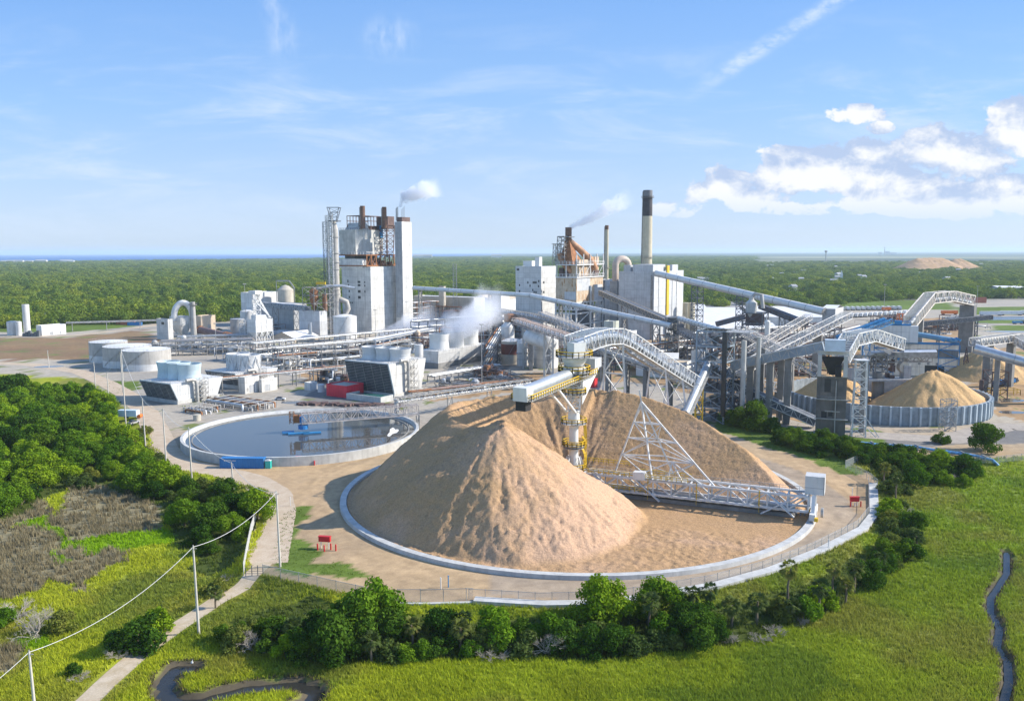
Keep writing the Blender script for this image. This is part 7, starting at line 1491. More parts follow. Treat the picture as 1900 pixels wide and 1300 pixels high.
    part(t2, 'lattice', white_lat, mast); part(t2, 'winch_house', white, lambda b: b.box((B_[1].x - 3, B_[1].y + 1.5, 6.0), 3.0, 2.2, 1.9, BET)); part(t2, 'platform', galv, lambda b: b.box((m0.x - 1, m0.y, 6.1), 13, 4.5, .2, BET)); mb = MB(); q0 = m0 - BE * 8 - BN * 2.2 + UZ * .2; mb.rail([q0, q0 + BE * 14], 1.2, .13, 1.4); mb.rail([q0 + BN * 4.6, q0 + BE * 14 + BN * 4.6], 1.2, .13, 1.4); mb.build('railing', yellow, t2, True)
reclaimer()

# ---------------- conveyors and transfer towers ----------------
conveyor('thin pale tube conveyor running from the lift tower across the power boiler', (768, 534, 640), (1246, 604, 470), 3.0, 3, 'tube', white, (.03, .34, .62, .85), grey_steel, sr=.8, sw=3, mid=(985, 548, 560))
conveyor('short pale tube conveyor between the transfer tower and the blue lattice tower', (1260, 590, 470), (1342, 614, 322), 2.2, 3, 'tube', white, (), grey_steel)
conveyor('thick white tube conveyor sloping down from the big grey block', (1218, 507, 606), (1530, 578, 480), 4.3, 4, 'tube', white, (.29, .57), dark_steel, supkind='tower', sw=5.5, sr=.7)
conveyor('brown roofed gallery conveyor leaving the rusty boiler', (1116, 547, 612), (1262, 612, 470), 4.4, 3.4, 'box', dark_steel, (.35, .75), grey_steel, hood=roof_tan, sr=.8)
conveyor('blue grey gallery conveyor passing the foot of the power house', (905, 578, 560), (1040, 604, 470), 4.6, 3.0, 'truss', grey_steel, (.15, .5, .85), grey_steel, hood=silver, mid=(985, 590, 510)); conveyor('silver hooded truss conveyor dropping below the power boiler', (1005, 588, 500), (1140, 640, 400), 4.6, 3.2, 'truss', mat('faded_steel', (.48, .44, .40), .7, rust=.4), (.25, .6, .9), grey_steel, hood=silver)
conveyor('rust streaked truss conveyor with white tube below the cream cyclone', (958, 600, 478), (1078, 640, 390), 4.8, 3.4, 'truss', mat('rust_streaked_steel', (.46, .36, .31), .75, rust=.5), (.2, .55, .85), conc, hood=tank_white, sr=.9)
conveyor('grey hooded conveyor running behind the arched stacker bridge', (1112, 653, 330), (1290, 716, 312), 4.4, 3.0, 'truss', grey_steel, (.1, .3, .5, .75), conc_dk, hood=grey_clad, sr=1.2, sw=3)
conveyor('steep silver tube conveyor with yellow walkway rising to the blue tower', (1271, 768, 282), (1314, 674, 312), 2.7, 3, 'tube', silver, (.6,), yellow, sr=.4)
conveyor('white truss conveyor descending from the blue tower top to the concrete tower', (1376, 622, 322), (1512, 697, 312), 4.4, 3.6, 'truss', mat('cream_steel', (.66, .60, .54), .6, rust=.2), (.28, .55), conc_dk, hood=None, supkind='pier', sr=2.2, sw=4)
conveyor('long pale truss conveyor climbing towards the house under the thick tube', (1352, 703, 318), (1572, 590, 420), 5.0, 3.2, 'truss', mat('old_white_steel', (.60, .58, .54), .65, var=.2, rust=.25), (.2, .45, .7), conc_dk, hood=None, supkind='pier', sr=1.6, sw=4)
conveyor('second pale truss conveyor climbing beside the long one, farther back', (1395, 655, 400), (1500, 592, 470), 4.4, 2.8, 'truss', mat('pale_tan_steel', (.60, .56, .50), .6), (.3, .8), conc_dk, hood=None)
conveyor('dark grey enclosed gallery linking the blue tower and the concrete tower', (1360, 685, 316), (1530, 650, 302), 3.6, 3.2, 'box', blue_grey, (.2, .42, .62), conc_dk, hood=galv, supkind='pier', sr=2.4, sw=2.0)
conveyor('dark sloping gallery with white truss roof reaching the concrete tower foot', (1352, 716, 322), (1514, 789, 300), 4.0, 2.6, 'box', dark_steel, (.35, .62), conc_dk, hood=white_lat, sr=.5)
conveyor('short white truss conveyor low behind the dark sloping gallery', (1386, 716, 345), (1450, 728, 350), 4.4, 3.8, 'truss', white_lat, (.1, .9), conc_dk, hood=None, supkind='pier', sr=1.4, sw=3)
conveyor('dark belt conveyor descending from the black transfer house', (1412, 572, 520), (1494, 604, 480), 4, 2.6, 'box', dark_steel, (.5,), dark_steel, hood=brown); conveyor('black boom conveyor pointing from the black transfer house to the lattice tower', (1330, 605, 470), (1382, 591, 470), 2.6, 2.4, 'box', dark_steel, (), dark_steel, hood=brown)
conveyor('low brown truss conveyor in the yard behind the blue tower', (1380, 620, 430), (1470, 660, 400), 4, 2.8, 'truss', mat('worn_truss', (.55, .49, .43), .7, rust=.3), (.2, .7), conc_dk, hood=grey_clad)
conveyor('dim truss conveyor dropping from the transfer tower behind the flat shed', (1262, 618, 470), (1320, 646, 400), 4, 3, 'truss', dark_steel, (.4, .9), dark_steel, hood=grey_clad)
def transfer(label, px, Y, pyt, w, d_, levels, m, clad=None, name='transfer_tower', rz=-AA, seed=1, br=True, r=.45):
    p = GY(px, Y); h = zat(p, pyt); t = thing(name, label, 'transfer tower', tuple(p), rz); rs = random.Random(seed)
    def fr(b):
        for i in range(levels):
            z0, z1 = h * i / levels, h * (i + 1) / levels
            for x0, y0, x1, y1 in ((-w, 0, 0, 0), (0, 0, 0, d_), (0, d_, -w, d_), (-w, d_, -w, 0)):
                b.bar((x0, y0, z1), (x1, y1, z1), r); b.bar((x0, y0, z0), (x0, y0, z1), r * 1.2)
                if br: b.bar((x0, y0, z0), (x1, y1, z1), r * .5); b.bar((x1, y1, z0), (x0, y0, z1), r * .5)
    part(t, 'frame', m, fr, False)
    part(t, 'floor', dark_steel, lambda b: [b.bx(-w, 0, 0, d_, h * i / levels - .1, h * i / levels + .1) for i in range(1, levels + 1)], False)
    part(t, 'handrail', galv, lambda b: [b.rail([(-w, 0, h * i / levels), (0, 0, h * i / levels), (0, d_, h * i / levels)], 1.1, .08, 2.2) for i in range(1, levels + 1)], False)
    def chute(b):
        for i in range(levels): b.add([(-w * .65, d_ * .38, h * (i + .6) / levels), (-w * .4, d_ * .38, h * (i + .6) / levels), (-w * .4, d_ * .62, h * (i + .6) / levels), (-w * .65, d_ * .62, h * (i + .6) / levels), (-w * .55, d_ * .45, h * i / levels), (-w * .45, d_ * .45, h * i / levels), (-w * .45, d_ * .55, h * i / levels), (-w * .55, d_ * .55, h * i / levels)], [(0, 1, 5, 4), (1, 2, 6, 5), (2, 3, 7, 6), (3, 0, 4, 7), (0, 3, 2, 1)])
        for k in range(levels * 2): b.box((-rs.uniform(.1, .9) * w, rs.uniform(.1, .9) * d_, h * rs.randrange(levels) / levels + .1), rs.uniform(.8, 2.2), rs.uniform(.8, 2.2), rs.uniform(1, 2.6))
    part(t, 'chute', dark_steel, chute, False)
    if clad: part(t, 'cladding', clad, lambda b: b.bx(-w * .9, -w * .15, d_ * .15, d_ * .85, h * .72, h - .3), False)
    return t, h
transfer('dark transfer tower where the tubes meet beside the big grey block', 1258, 470, 590, 8, 9, 5, grey_steel, dark_steel, seed=2)
bt, h = transfer('blue grey lattice transfer tower standing behind the chip heap', 1342, 308, 616, 11, 10, 6, blue_grey, seed=3)
part(bt, 'elevator_leg', glass_dk, lambda b: b.bx(-.9, .6, -.9, .3, 3, h), False); part(bt, 'corner_column', conc, lambda b: (b.cyl((6, 3, 0), (6, 3, h - 3), .95, n=12), b.cyl((10, 8, 0), (10, 8, h - 2), .85, n=12)), False); part(bt, 'head_deck', galv, lambda b: (b.bx(-11, 9, 0, 10, h - .2, h + .1), b.rail([(-11, 0, h), (9, 0, h), (9, 10, h)], 1.2, .09, 2)), False)
transfer('skeletal lower steel frame hung on the blue lattice tower', 1372, 318, 700, 9, 9, 4, dark_steel, seed=7)
bh, h = transfer('black transfer house with grey cyclone in the middle of the yard', 1412, 500, 582, 12, 12, 4, dark_steel, brown, seed=4)
part(bh, 'cyclone', conc, lambda b: (b.lathe([(1.2, h - 6), (3.4, h + 2), (3.4, h + 6), (1.4, h + 8), (1.4, h + 10)], (-8, 4, 0), 20),), False); part(bh, 'exhaust', tank_grey, lambda b: b.tube([(-8, 4, h + 9), (-6, 4, h + 11.5), (-2, 4, h + 11), (-1, 4, h + 3)], 1.1, 10), False)
tank('round dark steel bin under the black transfer house', 1400, 646, 40, 620, dark_steel, brown, .05, name='storage_bin', cat='bin', Y=430, ladder=False); tank('slim cream vessel stack beside the dark steel bin', 1421, 640, 10, 596, old_white, old_white, .5, name='vessel', cat='vessel', Y=425, ladder=False)
N, w1, w2, h = frame_at(1546, 640, 1522, 1561, 573, 478); t = thing('conveyor_house', 'grey faced white house on dark legs at the end of the thick tube conveyor', 'building', tuple(N), -AA); z0 = zat(N, 600)
part(t, 'wall', white_corr, lambda b: b.bx(-w1, 0, 0, w2, z0, h), False); part(t, 'roof', roof_white, lambda b: b.add([(-w1 - .3, -.3, h + .02), (.3, -.3, h + .02), (.3, w2 / 2, h + 1.6), (-w1 - .3, w2 / 2, h + 1.6), (-w1 - .3, w2 + .3, h + .02), (.3, w2 + .3, h + .02)], [(0, 1, 2, 3), (3, 2, 5, 4)]), False); part(t, 'grey_face', grey_clad, lambda b: b.bx(-w1 + .1, -.1, -.1, -.02, z0 + .2, h - .1), False); winpx(t, 'L', 1531, 588, 1535, 593)
part(t, 'leg_frame', dark_steel, lambda b: b.tower((-w1 / 2, w2 / 2), w1 * .9, w1 * .9, 0, z0, 4, .5, 0, w2 * .9, w2 * .9), False)
# concrete chip tower
def concrete_tower():
    N, w1, w2, h = frame_at(1567, 812, 1512, 1585, 702, a=rad(20)); t = thing('concrete_tower', 'tall dark concrete tower with open top frame beside the walled silo', 'tower', tuple(N), -rad(20)); hz = zat(N, 652)
    part(t, 'shaft', conc_dk, lambda b: (b.bx(-w1, 0, 0, w2, -.2, h), b.bx(-w1 - .4, .4, -.4, w2 + .4, h, h + .5)), False); part(t, 'ledge', galv, lambda b: [b.bx(-w1 - .5, .8, -.7, -.01, z, z + .25) for z in (h * .63, h * .3)] + [b.rail([(-w1 - .4, -.6, z), (.6, -.6, z)], 1.1, .08, 2) for z in (h * .63, h)], False)
    part(t, 'top_frame', conc, lambda b: ([b.bx(x, x + 1.3, y, y + 1.3, h + .5, hz - 1.4) for x in (-w1, -1.3) for y in (0, w2 - 1.3)], b.bx(-w1 - .2, .2, -.2, w2 + .2, hz - 1.4, hz)), False)
    for (x0, y0, x1, y1) in ((1526, 703, 1538, 727), (1522, 762, 1532, 774), (1535, 763, 1543, 772)): winpx(t, 'L', x0, y0, x1, y1, glass_dk, 'opening')
    win(t, w2 * .3, .3, 2, 4.5, 'R', glass_dk, 'doorway')
    def mach(b):
        b.add([(-w1 + 1, 1, hz - 2), (-1, 1, hz - 2), (-1, w2 - 1, hz - 2), (-w1 + 1, w2 - 1, hz - 2), (-w1 * .6, w2 * .4, h + 1), (-w1 * .4, w2 * .4, h + 1), (-w1 * .4, w2 * .6, h + 1), (-w1 * .6, w2 * .6, h + 1)], [(0, 1, 5, 4), (1, 2, 6, 5), (2, 3, 7, 6), (3, 0, 4, 7)]); b.box((-w1 * .3, w2 * .3, h + .5), 2, 2, 4)
    part(t, 'chute', black, mach, False); part(t, 'pipe', galv, lambda b: (b.cyl((-w1 * .35, -.3, 0), (-w1 * .35, -.3, h - 1), .18, n=6), b.bar((-w1 * .7, -.3, 9), (-w1 * .2, -.3, 9), .3)), False)
    part(t, 'head_house', mat('blue_white_house', (.50, .58, .66), .6), lambda b: b.bx(-w1 + 2, -1, 1, w2 - 2, hz, hz + 4), False)
    p = G(1592, 808); hh = zat(p, 668); t2 = thing('stair_mast', 'white lattice stair mast leaning on the dark concrete tower', 'mast', tuple(p)); part(t2, 'lattice', white_lat, lambda b: (b.tower((0, 0), 4.4, 3.6, 0, hh, 8, .32, -.3), b.bar((2.2, -2, 6), (6, -3, 0), .3), b.bar((2.2, -2, 3), (5, -3, 0), .3), b.bx(-2.2, 2.2, -2, 2, hh, hh + .2)), False)
    p = G(1600, 800); hh = zat(p, 665); mb = MB(); mb.box((0, 0, 0), 2.2, 4.0, hh, -.3); o = mb.build('pier', conc_dk); o.location = p; tag(o, 'tall dark pier carrying the arched truss over the walled silo', 'pier')
concrete_tower()
def arch(label, pts, w, h, m, piers=(), deck=None, r=.3, hood=None, panel=2.6):
    P_ = [Q(*q) for q in pts]; t = thing('arched_conveyor', label, 'conveyor bridge', (P_[0].x, P_[0].y, 0))
    for i, (p, q) in enumerate(zip(P_[:-1], P_[1:])): part(t, 'truss_span', m, lambda b: b.truss(p, q, w, h, panel, r, flip=i)); part(t, 'floor', deck or grey_steel, lambda b: b.bar(p, q, w * .8, .25)); part(t, 'belt', dark_steel, lambda b: b.bar(p + UZ * 1.2, q + UZ * 1.2, w * .4, .3))
    if hood: part(t, 'hood', hood, lambda b: b.tube([p + UZ * 1.6 for p in P_], 1.2, 10))
    for (i, f, sx, sy) in piers: c = P_[i].lerp(P_[i + 1], f); part(t, 'pier', conc_dk, lambda b: b.box((c.x, c.y, 0), sx, sy, c.z - .2, math.atan2((P_[i + 1] - P_[i]).y, (P_[i + 1] - P_[i]).x)))
    return t, P_
A1, P1 = arch('grey white arched truss above the walled silo', [(1560, 672, 304), (1578, 640, 318), (1612, 632, 330), (1664, 648, 345)], 6.0, 4.6, mat('arch_paint', (.58, .58, .56), .6, var=.2, rust=.2), deck=mat('arch_floor', (.5, .47, .42), .7))
A2, P2 = arch('cream arched truss bridge above the blue trimmed chip building', [(1688, 606, 455), (1724, 562, 500), (1762, 558, 515), (1799, 566, 530)], 6.0, 6.0, mat('cream_truss', (.62, .57, .50), .6, var=.15), ((2, .93, 3, 9), (0, .35, 3, 7)), r=.42, hood=silver, panel=3.4)
A3, P3 = arch('pale truss conveyor on two piers past the chip building', [(1808, 642, 372), (1882, 632, 395), (1904, 645, 380), (1960, 676, 350)], 5, 3.4, mat('gantry_paint', (.60, .56, .50), .65, rust=.2), ((0, .35, 3.0, 3.2), (0, .93, 2.6, 3.2)), hood=grey_clad)
conveyor('fat silver tube conveyor sinking away past the chip building', (1808, 646, 362), (1960, 688, 345), 4.2, 4, 'tube', silver, (.3, .8), conc_dk, supkind='pier', sr=2, sw=2.4)
conveyor('dark horizontal gallery behind the small far chip heap', (1700, 606, 520), (1840, 592, 520), 3.2, 2.6, 'box', dark_steel, (.3, .8), dark_steel, hood=grey_steel)
# ---------------- walled silo with two heaps ----------------
SR = 38.7; SC = Vector((152.7, 341.4, 0))
def silo_wall():
    t = thing('silo_wall', 'round ring wall of grey concrete panels holding two chip heaps', 'wall', tuple(SC)); n = 72; hgt = 7.0
    part(t, 'panel_ring', conc_blue, lambda b: b.lathe([(SR - .6, 0), (SR - .6, hgt), (SR, hgt), (SR, 0)], n=n, smooth=False), False); pm = None
    for k in range(n):
        a = k / n * 6.283
        if pm is None: mb = MB(); mb.bx(SR, SR + .9, -.35, .35, .9, hgt); mb.add([(SR, -.35, 0), (SR + .6, -.35, 0), (SR + .6, .35, 0), (SR, .35, 0), (SR, -.35, .9), (SR + .9, -.35, .9), (SR + .9, .35, .9), (SR, .35, .9)], [(0, 1, 5, 4), (1, 2, 6, 5), (2, 3, 7, 6)]); pm = mb.build('buttress', mat('buttress_paint', (.40, .46, .50), .7, var=.12), t); o = pm
        else: o = pm.copy(); COL.objects.link(o)
        o.rotation_euler = (0, 0, a)
    q = G(1755, 797); t2 = thing('access_stair', 'caged access stair standing against the silo ring wall', 'stair', (q.x, q.y - 1.0, 0)); part(t2, 'cage', galv, lambda b: (b.tower((0, 0), 4.0, 4.0, 0, 11, 6, .2), [b.bar((-1.5, -1, k * 2), (1.5, -1, k * 2 + 2), .8, .12) for k in range(5)], b.rail([(-2, -2, 11), (2, -2, 11)], 1, .08, 1)), False)
silo_wall()
cone_pile(Vector((SC.x + 15.5, SC.y - 11, 0)), 25.5, 17.5, 'golden chip heap behind the buttressed silo wall', seed=3, ridge=2, clip=(SC.x, SC.y, SR - .7, 5.6)); cone_pile(Vector((SC.x - 21, SC.y + 6, 0)), 19, 13.5, 'golden chip heap hidden partly by the concrete tower', seed=6, clip=(SC.x, SC.y, SR - .7, 5.6)); cone_pile(Vector((SC.x - 12, SC.y + 19, 0)), 19, 13, 'golden chip heap between the mast and the chip building', seed=9, clip=(SC.x, SC.y, SR - .7, 5.6))
sheetc = [(SC.x + (SR - .7) * math.cos(k / 60 * 6.283), SC.y + (SR - .7) * math.sin(k / 60 * 6.283)) for k in range(60)]; sheet('chip_floor', sheetc, .15, chips_far)
def silo_reclaimer():
    p = Vector((SC.x - 1, SC.y + 3, 0)); t = thing('silo_reclaimer', 'dark centre column reclaimer inside the walled silo', 'reclaimer', tuple(p)); z = lambda y: zat(p, y)
    part(t, 'column', conc_dk, lambda b: (b.cyl((0, 0, 0), (0, 0, z(690)), 2.4, n=16), b.tower((0, 0), 5, 4.4, z(690), z(655), 4, .4)), False); part(t, 'boom', grey_steel, lambda b: (b.truss(Vector((-14, 0, z(672))), Vector((22, 2, z(672))), 3, 2.6, 3, .3), b.bar((6, 1, z(672) + 3), (24, 2, z(672) + 3), 3.2, 2.2)), False)
    part(t, 'boom_hood', silver, lambda b: (b.cyl((-4, 0, z(672) + 3.4), (2, .4, z(672) + 3.4), 1.3, n=12), b.cyl((10, 1, z(672) + 3.6), (24, 2, z(672) + 3.6), 1.4, n=12)), False); part(t, 'platform', grey_clad, lambda b: (b.bx(-12, 14, -4, 4, z(705), z(705) + .8), b.box((-10, -1, z(705) + .8), 5, 4, 4.2), b.box((11, 0, z(705) + .8), 3, 4, 5.5)), False)
    part(t, 'counterweight', tan_conc, lambda b: b.cyl((10, -1.5, z(690) + 2), (10, 1.5, z(690) + 2), 2.2, n=16), False); part(t, 'hanger', galv, lambda b: (b.bar((-10, 0, z(705) + 5), (-16, -8, z(660)), .25), b.bar((-10, 2, z(705) + 5), (-15, -6, z(662)), .25)), False)
    part(t, 'screw_arm', dark_steel, lambda b: (b.truss(Vector((-3, -2, 2)), Vector((-27, -14, 2)), 2.4, 2, 2, .3), b.cyl((-3, -2, 1.4), (-27, -14, 1.4), .9, n=10)), False)
    rs = random.Random(3)
    for k in range(14): part(t, 'drive_unit', brown, lambda b: b.box((rs.uniform(-9, 9), rs.uniform(-4, 4), rs.choice((z(705) + .8, z(672) - 1, z(690)))), rs.uniform(.8, 2), rs.uniform(.8, 2), rs.uniform(1, 3)), False)
silo_reclaimer()
# ---------------- chip building with blue trim ----------------
def chip_building():
    N, w1, w2, h = frame_at(1776, 700, 1595, 1812, 637, a=rad(18)); t = thing('chip_building', 'grey panelled chip screening building with bright blue trim', 'building', tuple(N), -rad(18)); zt = zat(N, 612) ; zl = zat(N, 637)
    wall = mat('pale_panel', (.62, .61, .58), .6, var=.1, grime=.25, seam=4.5, corr=.04, cs=3); x0, z_, wl, h_ = face_px(t, 'L', 1636, 612, 1690, 690); 
    part(t, 'wall', wall, lambda b: (b.bx(-w1, 0, 0, w2, -.2, h), b.bx(-w1 + 4, -w1 * .50, 1, w2 - 2, h - .2, h + 8.5)), False); part(t, 'white_end', white, lambda b: b.bx(-w1 * .50, -w1 * .42, 1.2, w2 - 2, h - .1, h + 8.4), False); part(t, 'white_panel', white, lambda b: b.bx(.02, .25, .2, w2 - .2, .2, h * .62), False)
    part(t, 'roof_trim', blue_trim, lambda b: (b.bx(-w1 + 3.6, -w1 * .5 + .2, .6, w2 - 1.6, h + 8.5, h + 9.3), b.bx(-w1 - .2, .2, -.2, w2 + .2, h - .9, h + .15)), False)
    def band(b): b.bx(-w1 * .42, -.2, -.15, -.02, h * .55, h * .8)
    part(t, 'grey_band', conc_dk, band, False)
    def stairs(b):
        for x0_, z0 in ((-w1 * .20, h * .1), (-w1 * .86, h * .1)):
            b.bar((x0_, -.6, 0), (x0_, -.6, h * .95), .35); b.bar((x0_ + 9.5, -.6, 0), (x0_ + 9.5, -.6, h * .95), .35)
            for k in range(4): z = h * .08 + k * h * .24; b.bar((x0_, -.6, z), (x0_ + 9.5, -.6, z), .4); b.bar((x0_ + (0 if k % 2 else 9), -1.0, z), (x0_ + (9 if k % 2 else 0), -1.0, z + h * .24), .9, .25)
    part(t, 'stair', blue_trim, stairs, False); part(t, 'blue_door', blue_trim, lambda b: b.bx(-w1 * .62, -w1 * .59, -.15, 0, h * .45, h * .85), False)
    for k in range(3): win(t, -w1 * (.40 - .09 * k), h * .66, 1.4, 1.4, 'L', grey_steel); win(t, -w1 * (.40 - .09 * k), h * .34, 1.2, 1.2, 'L', grey_steel)
    win(t, -w1 * .33, .1, 9, h * .32, 'L', glass_dk, 'bay_door')
    def plant_(b):
        rs = random.Random(6)
        for k in range(9): b.box((-w1 * rs.uniform(.52, .92), rs.uniform(2, w2 - 3), h + 9.3), rs.uniform(1.5, 4), rs.uniform(1.5, 3), rs.uniform(1, 2.6))
        b.rail([(-w1 + 4, .8, h + 9.3), (-w1 * .5, .8, h + 9.3)], 1.6, .18, 2.4); b.bar((-w1 - 12, 3, h + 1), (-w1 * .75, 6, h + 11), 2.4, 2)
    part(t, 'roof_plant', blue_trim, plant_, False)
    part(t, 'hopper', grey_steel, lambda b: (b.lathe([(.6, h * .35), (2.6, h * .7), (2.6, h * .8)], (-w1 * .55, -4, 0), 16),), False)
    part(t, 'blue_tube', mat('blue_tube_paint', (.13, .27, .40), .5), lambda b: b.cyl((-w1 * .42, w2 * .4, h + 4), (-1, w2 * .35, h + 1.2), 1.4, n=14), False); part(t, 'tube_rings', blue_trim, lambda b: [b.cyl((-8 + k * 2.4, w2 * .3, h + 1.0 + k * .2), (-8.6 + k * 2.4 + 1.1, w2 * .3, h + 2.0 + k * .2), 1.5, n=12) for k in range(4)], False)
    part(t, 'side_scaffold', brown, lambda b: (b.tower((3.5, w2 * .5), 4, w2 * .7, 0, h * .9, 5, .3),), False)
chip_building()
conveyor('blue steel truss conveyor on the chip building roof', (1598, 620, 400), (1650, 600, 410), 4, 2.6, 'truss', blue_trim, (.2,), blue_trim, hood=None)
cone_pile(GY(1832, 425), 26, 17, 'small golden chip heap behind the chip building', seed=12); cone_pile(GY(1760, 470), 14, 5, 'low orange chip heap at the foot of the cream arch', seed=14)
cone_pile(Vector((1310, 2650, 0)), 85, 42, 'far orange chip heap rising from the distant trees, longer one', chips, 15, ridge=40, n=70, rz=.1); cone_pile(Vector((1420, 2690, 0)), 75, 38, 'far orange chip heap with a shaded side, beside the longer one', chips, 17, ridge=10, n=70)
# ---------------- silver truck, vehicles, trailers, warehouses ----------------
def trailer(label, px, py, rz, L=14, w=2.7, h=3.9, m=railcar, group='white rail and road trailers', Y=None):
    p = G(px, py) if Y is None else GY(px, Y); t = thing('trailer', label, 'trailer', tuple(p), rz, group); part(t, 'body', m, lambda b: b.bx(0, L, 0, w, 1.1, h), False); part(t, 'wheels', black, lambda b: [b.cyl((x, .1, .5), (x, w - .1, .5), .5, n=10) for x in (1.2, 2.4, L - 2.4, L - 1.2)], False)
    return t
for k in range(13): trailer('white trailer in the long row by the forest edge, behind the cream arch', 1558 + k * 9.6, 576.5 - k * .12, rad(8) + rad(70), 13)
for k in range(15): trailer('white trailer in the second row in front of the forest grass', 1582 + k * 9.0, 590 - k * .55, rad(60), 13)
for k, (px, py) in enumerate(((1822, 586), (1860, 585), (1898, 584))): trailer(('white railcar by the canal nearest the cream arch', 'white railcar by the canal, middle one', 'white railcar by the canal at the picture edge')[k], px - 2, py, 0, 21, 3, 4.4, group=None)
trailer('orange trailer glimpsed under the cream arch', 1748, 584, 0, 16, 3, 4.2, orange, None); trailer('orange red trailer at the start of the second row', 1638, 577, 0, 9, 3, 4, orange, None)
container('rust red container on the bank beyond the canal', 1830, 562, 0, 0, 24, 3, 7, rust_red)
for k, (px, py, m, lab) in enumerate(((249, 603, rust_red, 'rust red container on the grass beyond the brown field'), (262, 604, blue, 'blue container beside the rust red one beyond the brown field'), (230, 602, rust_red, 'second rust red container end on beyond the brown field'), (215, 588, orange, 'orange container at the forest foot'))): container(lab, px, py, 0, 0, 12.2 if k != 2 else 7, 2.6, 2.9, m)
for k in range(7): trailer('pale trailer parked along the forest foot beyond the kiln', 205 + k * 17 + (k % 3) * 4, 581.5 - (k % 2) * 1.2, rad(4), 14, 2.7, 4, group='trailers at the forest foot')
def hall(label, px, Y, pxr, w2, h, wallm, roofm, rz=-rad(6), name='warehouse'):
    N = GY(px, Y); w1 = reach(N, Vector((1, 0, 0)), pxr); t = thing(name, label, 'warehouse', tuple(N), rz); part(t, 'wall', wallm, lambda b: (b.bx(0, w1, 0, w2, -.2, h)), False); part(t, 'roof', roofm, lambda b: (b.add([(-.4, -.4, h), (w1 + .4, -.4, h), (w1 + .4, w2 / 2, h + w2 * .05), (-.4, w2 / 2, h + w2 * .05)], [(0, 1, 2, 3)]), b.add([(-.4, w2 + .4, h), (w1 + .4, w2 + .4, h), (w1 + .4, w2 / 2, h + w2 * .05), (-.4, w2 / 2, h + w2 * .05)], [(3, 2, 1, 0)])), False)
    part(t, 'door', grey_clad, lambda b: [b.bx(w1 * f, w1 * f + 4, -.1, .05, 0, h * .6) for f in (.15, .4, .65, .85)], False); return t
hall('huge white roofed warehouse behind the lattice tower', 1288, 660, 1395, 150, 8, white_corr, roof_white); hall('long white warehouse stretching towards the railcars', 1398, 720, 1540, 110, 8, white_corr, roof_white); hall('grey fronted white warehouse behind the black transfer house', 1296, 600, 1440, 50, 9, grey_clad, roof_white); hall('tan roofed warehouse near the gabled conveyor house', 1445, 600, 1540, 40, 6, white_corr, roof_tan)
hall('white hall among the trees at the far mill corner', 1282, 800, 1312, 60, 9, white_corr, roof_white, name='hall'); hall('cluster of low white sheds at the forest foot, brown field side', 52, 800, 98, 30, 5, white_corr, roof_white, name='shed'); hall('low grey shed at the forest foot near the slim silo', 0, 770, 32, 25, 5, grey_clad, roof_white, name='shed'); hall('blue white warehouse beyond the canal and rust red container', 1852, 1230, 1900, 40, 10, white_corr, roof_white)
def vehicle(label, px, py, rz, col, kind='car', L=4.6):
    p = G(px, py); t = thing('parked_' + kind, label, kind, tuple(p), rz); 
    if kind == 'truck':
        part(t, 'bed', col, lambda b: (b.bx(-L, 0, -1.25, 1.25, 1.0, 2.6)), False); part(t, 'cab', mat('cab_' + str(px), (.05, .06, .08), .3), lambda b: (b.bx(.3, 2.3, -1.2, 1.2, .7, 2.2), b.bx(.3, 1.7, -1.15, 1.15, 2.2, 3.0)), False); W_ = (-L + 1, -L + 2.2, -.8, 1.6)
    else:
        part(t, 'body', col, lambda b: b.add([(-2.3, -.9, .35), (2.3, -.9, .35), (2.3, .9, .35), (-2.3, .9, .35), (-2.3, -.9, .95), (2.25, -.9, .85), (2.25, .9, .85), (-2.3, .9, .95)], [(0, 3, 2, 1), (4, 5, 6, 7), (0, 1, 5, 4), (1, 2, 6, 5), (2, 3, 7, 6), (3, 0, 4, 7)]), False); part(t, 'cabin', glass_dk, lambda b: b.add([(-1.7, -.85, .93), (1.0, -.85, .9), (1.0, .85, .9), (-1.7, .85, .93), (-1.2, -.7, 1.5), (.3, -.7, 1.5), (.3, .7, 1.5), (-1.2, .7, 1.5)], [(4, 5, 6, 7), (0, 1, 5, 4), (1, 2, 6, 5), (2, 3, 7, 6), (3, 0, 4, 7)]), False); W_ = (-1.45, 1.4)
    for x in W_:
        for s in (-1, 1): part(t, 'wheel', black, lambda b: b.cyl((x, s * .75, .36), (x, s * .98, .36), .36 if kind == 'car' else .5, n=12), False)
vehicle('long blue flatbed truck parked past the silo wall', 1880, 712, rad(25), blue, 'truck', 13); vehicle('dark blue truck beside the long blue flatbed', 1862, 716, rad(20), mat('dark_blue', (.03, .07, .16), .4), 'truck', 8); vehicle('blue truck at the picture edge by the canal', 1896, 601, 0, blue_trim, 'truck', 8)
vehicle('dark car parked in shade under the marsh wood edge', 214, 749, rad(60), mat('car_black', (.02, .02, .025), .3), 'car'); vehicle('silver pickup on the grass by the lane and wood', 248, 786, rad(70), mat('car_silver', (.5, .5, .5), .3, .5), 'car'); vehicle('white car parked by the zigzag cooling tower shed', 520, 742, 0, white, 'car'); vehicle('dark car behind the beige kiln house', 407, 612, 0, mat('car_dark', (.03, .03, .03), .3), 'car')
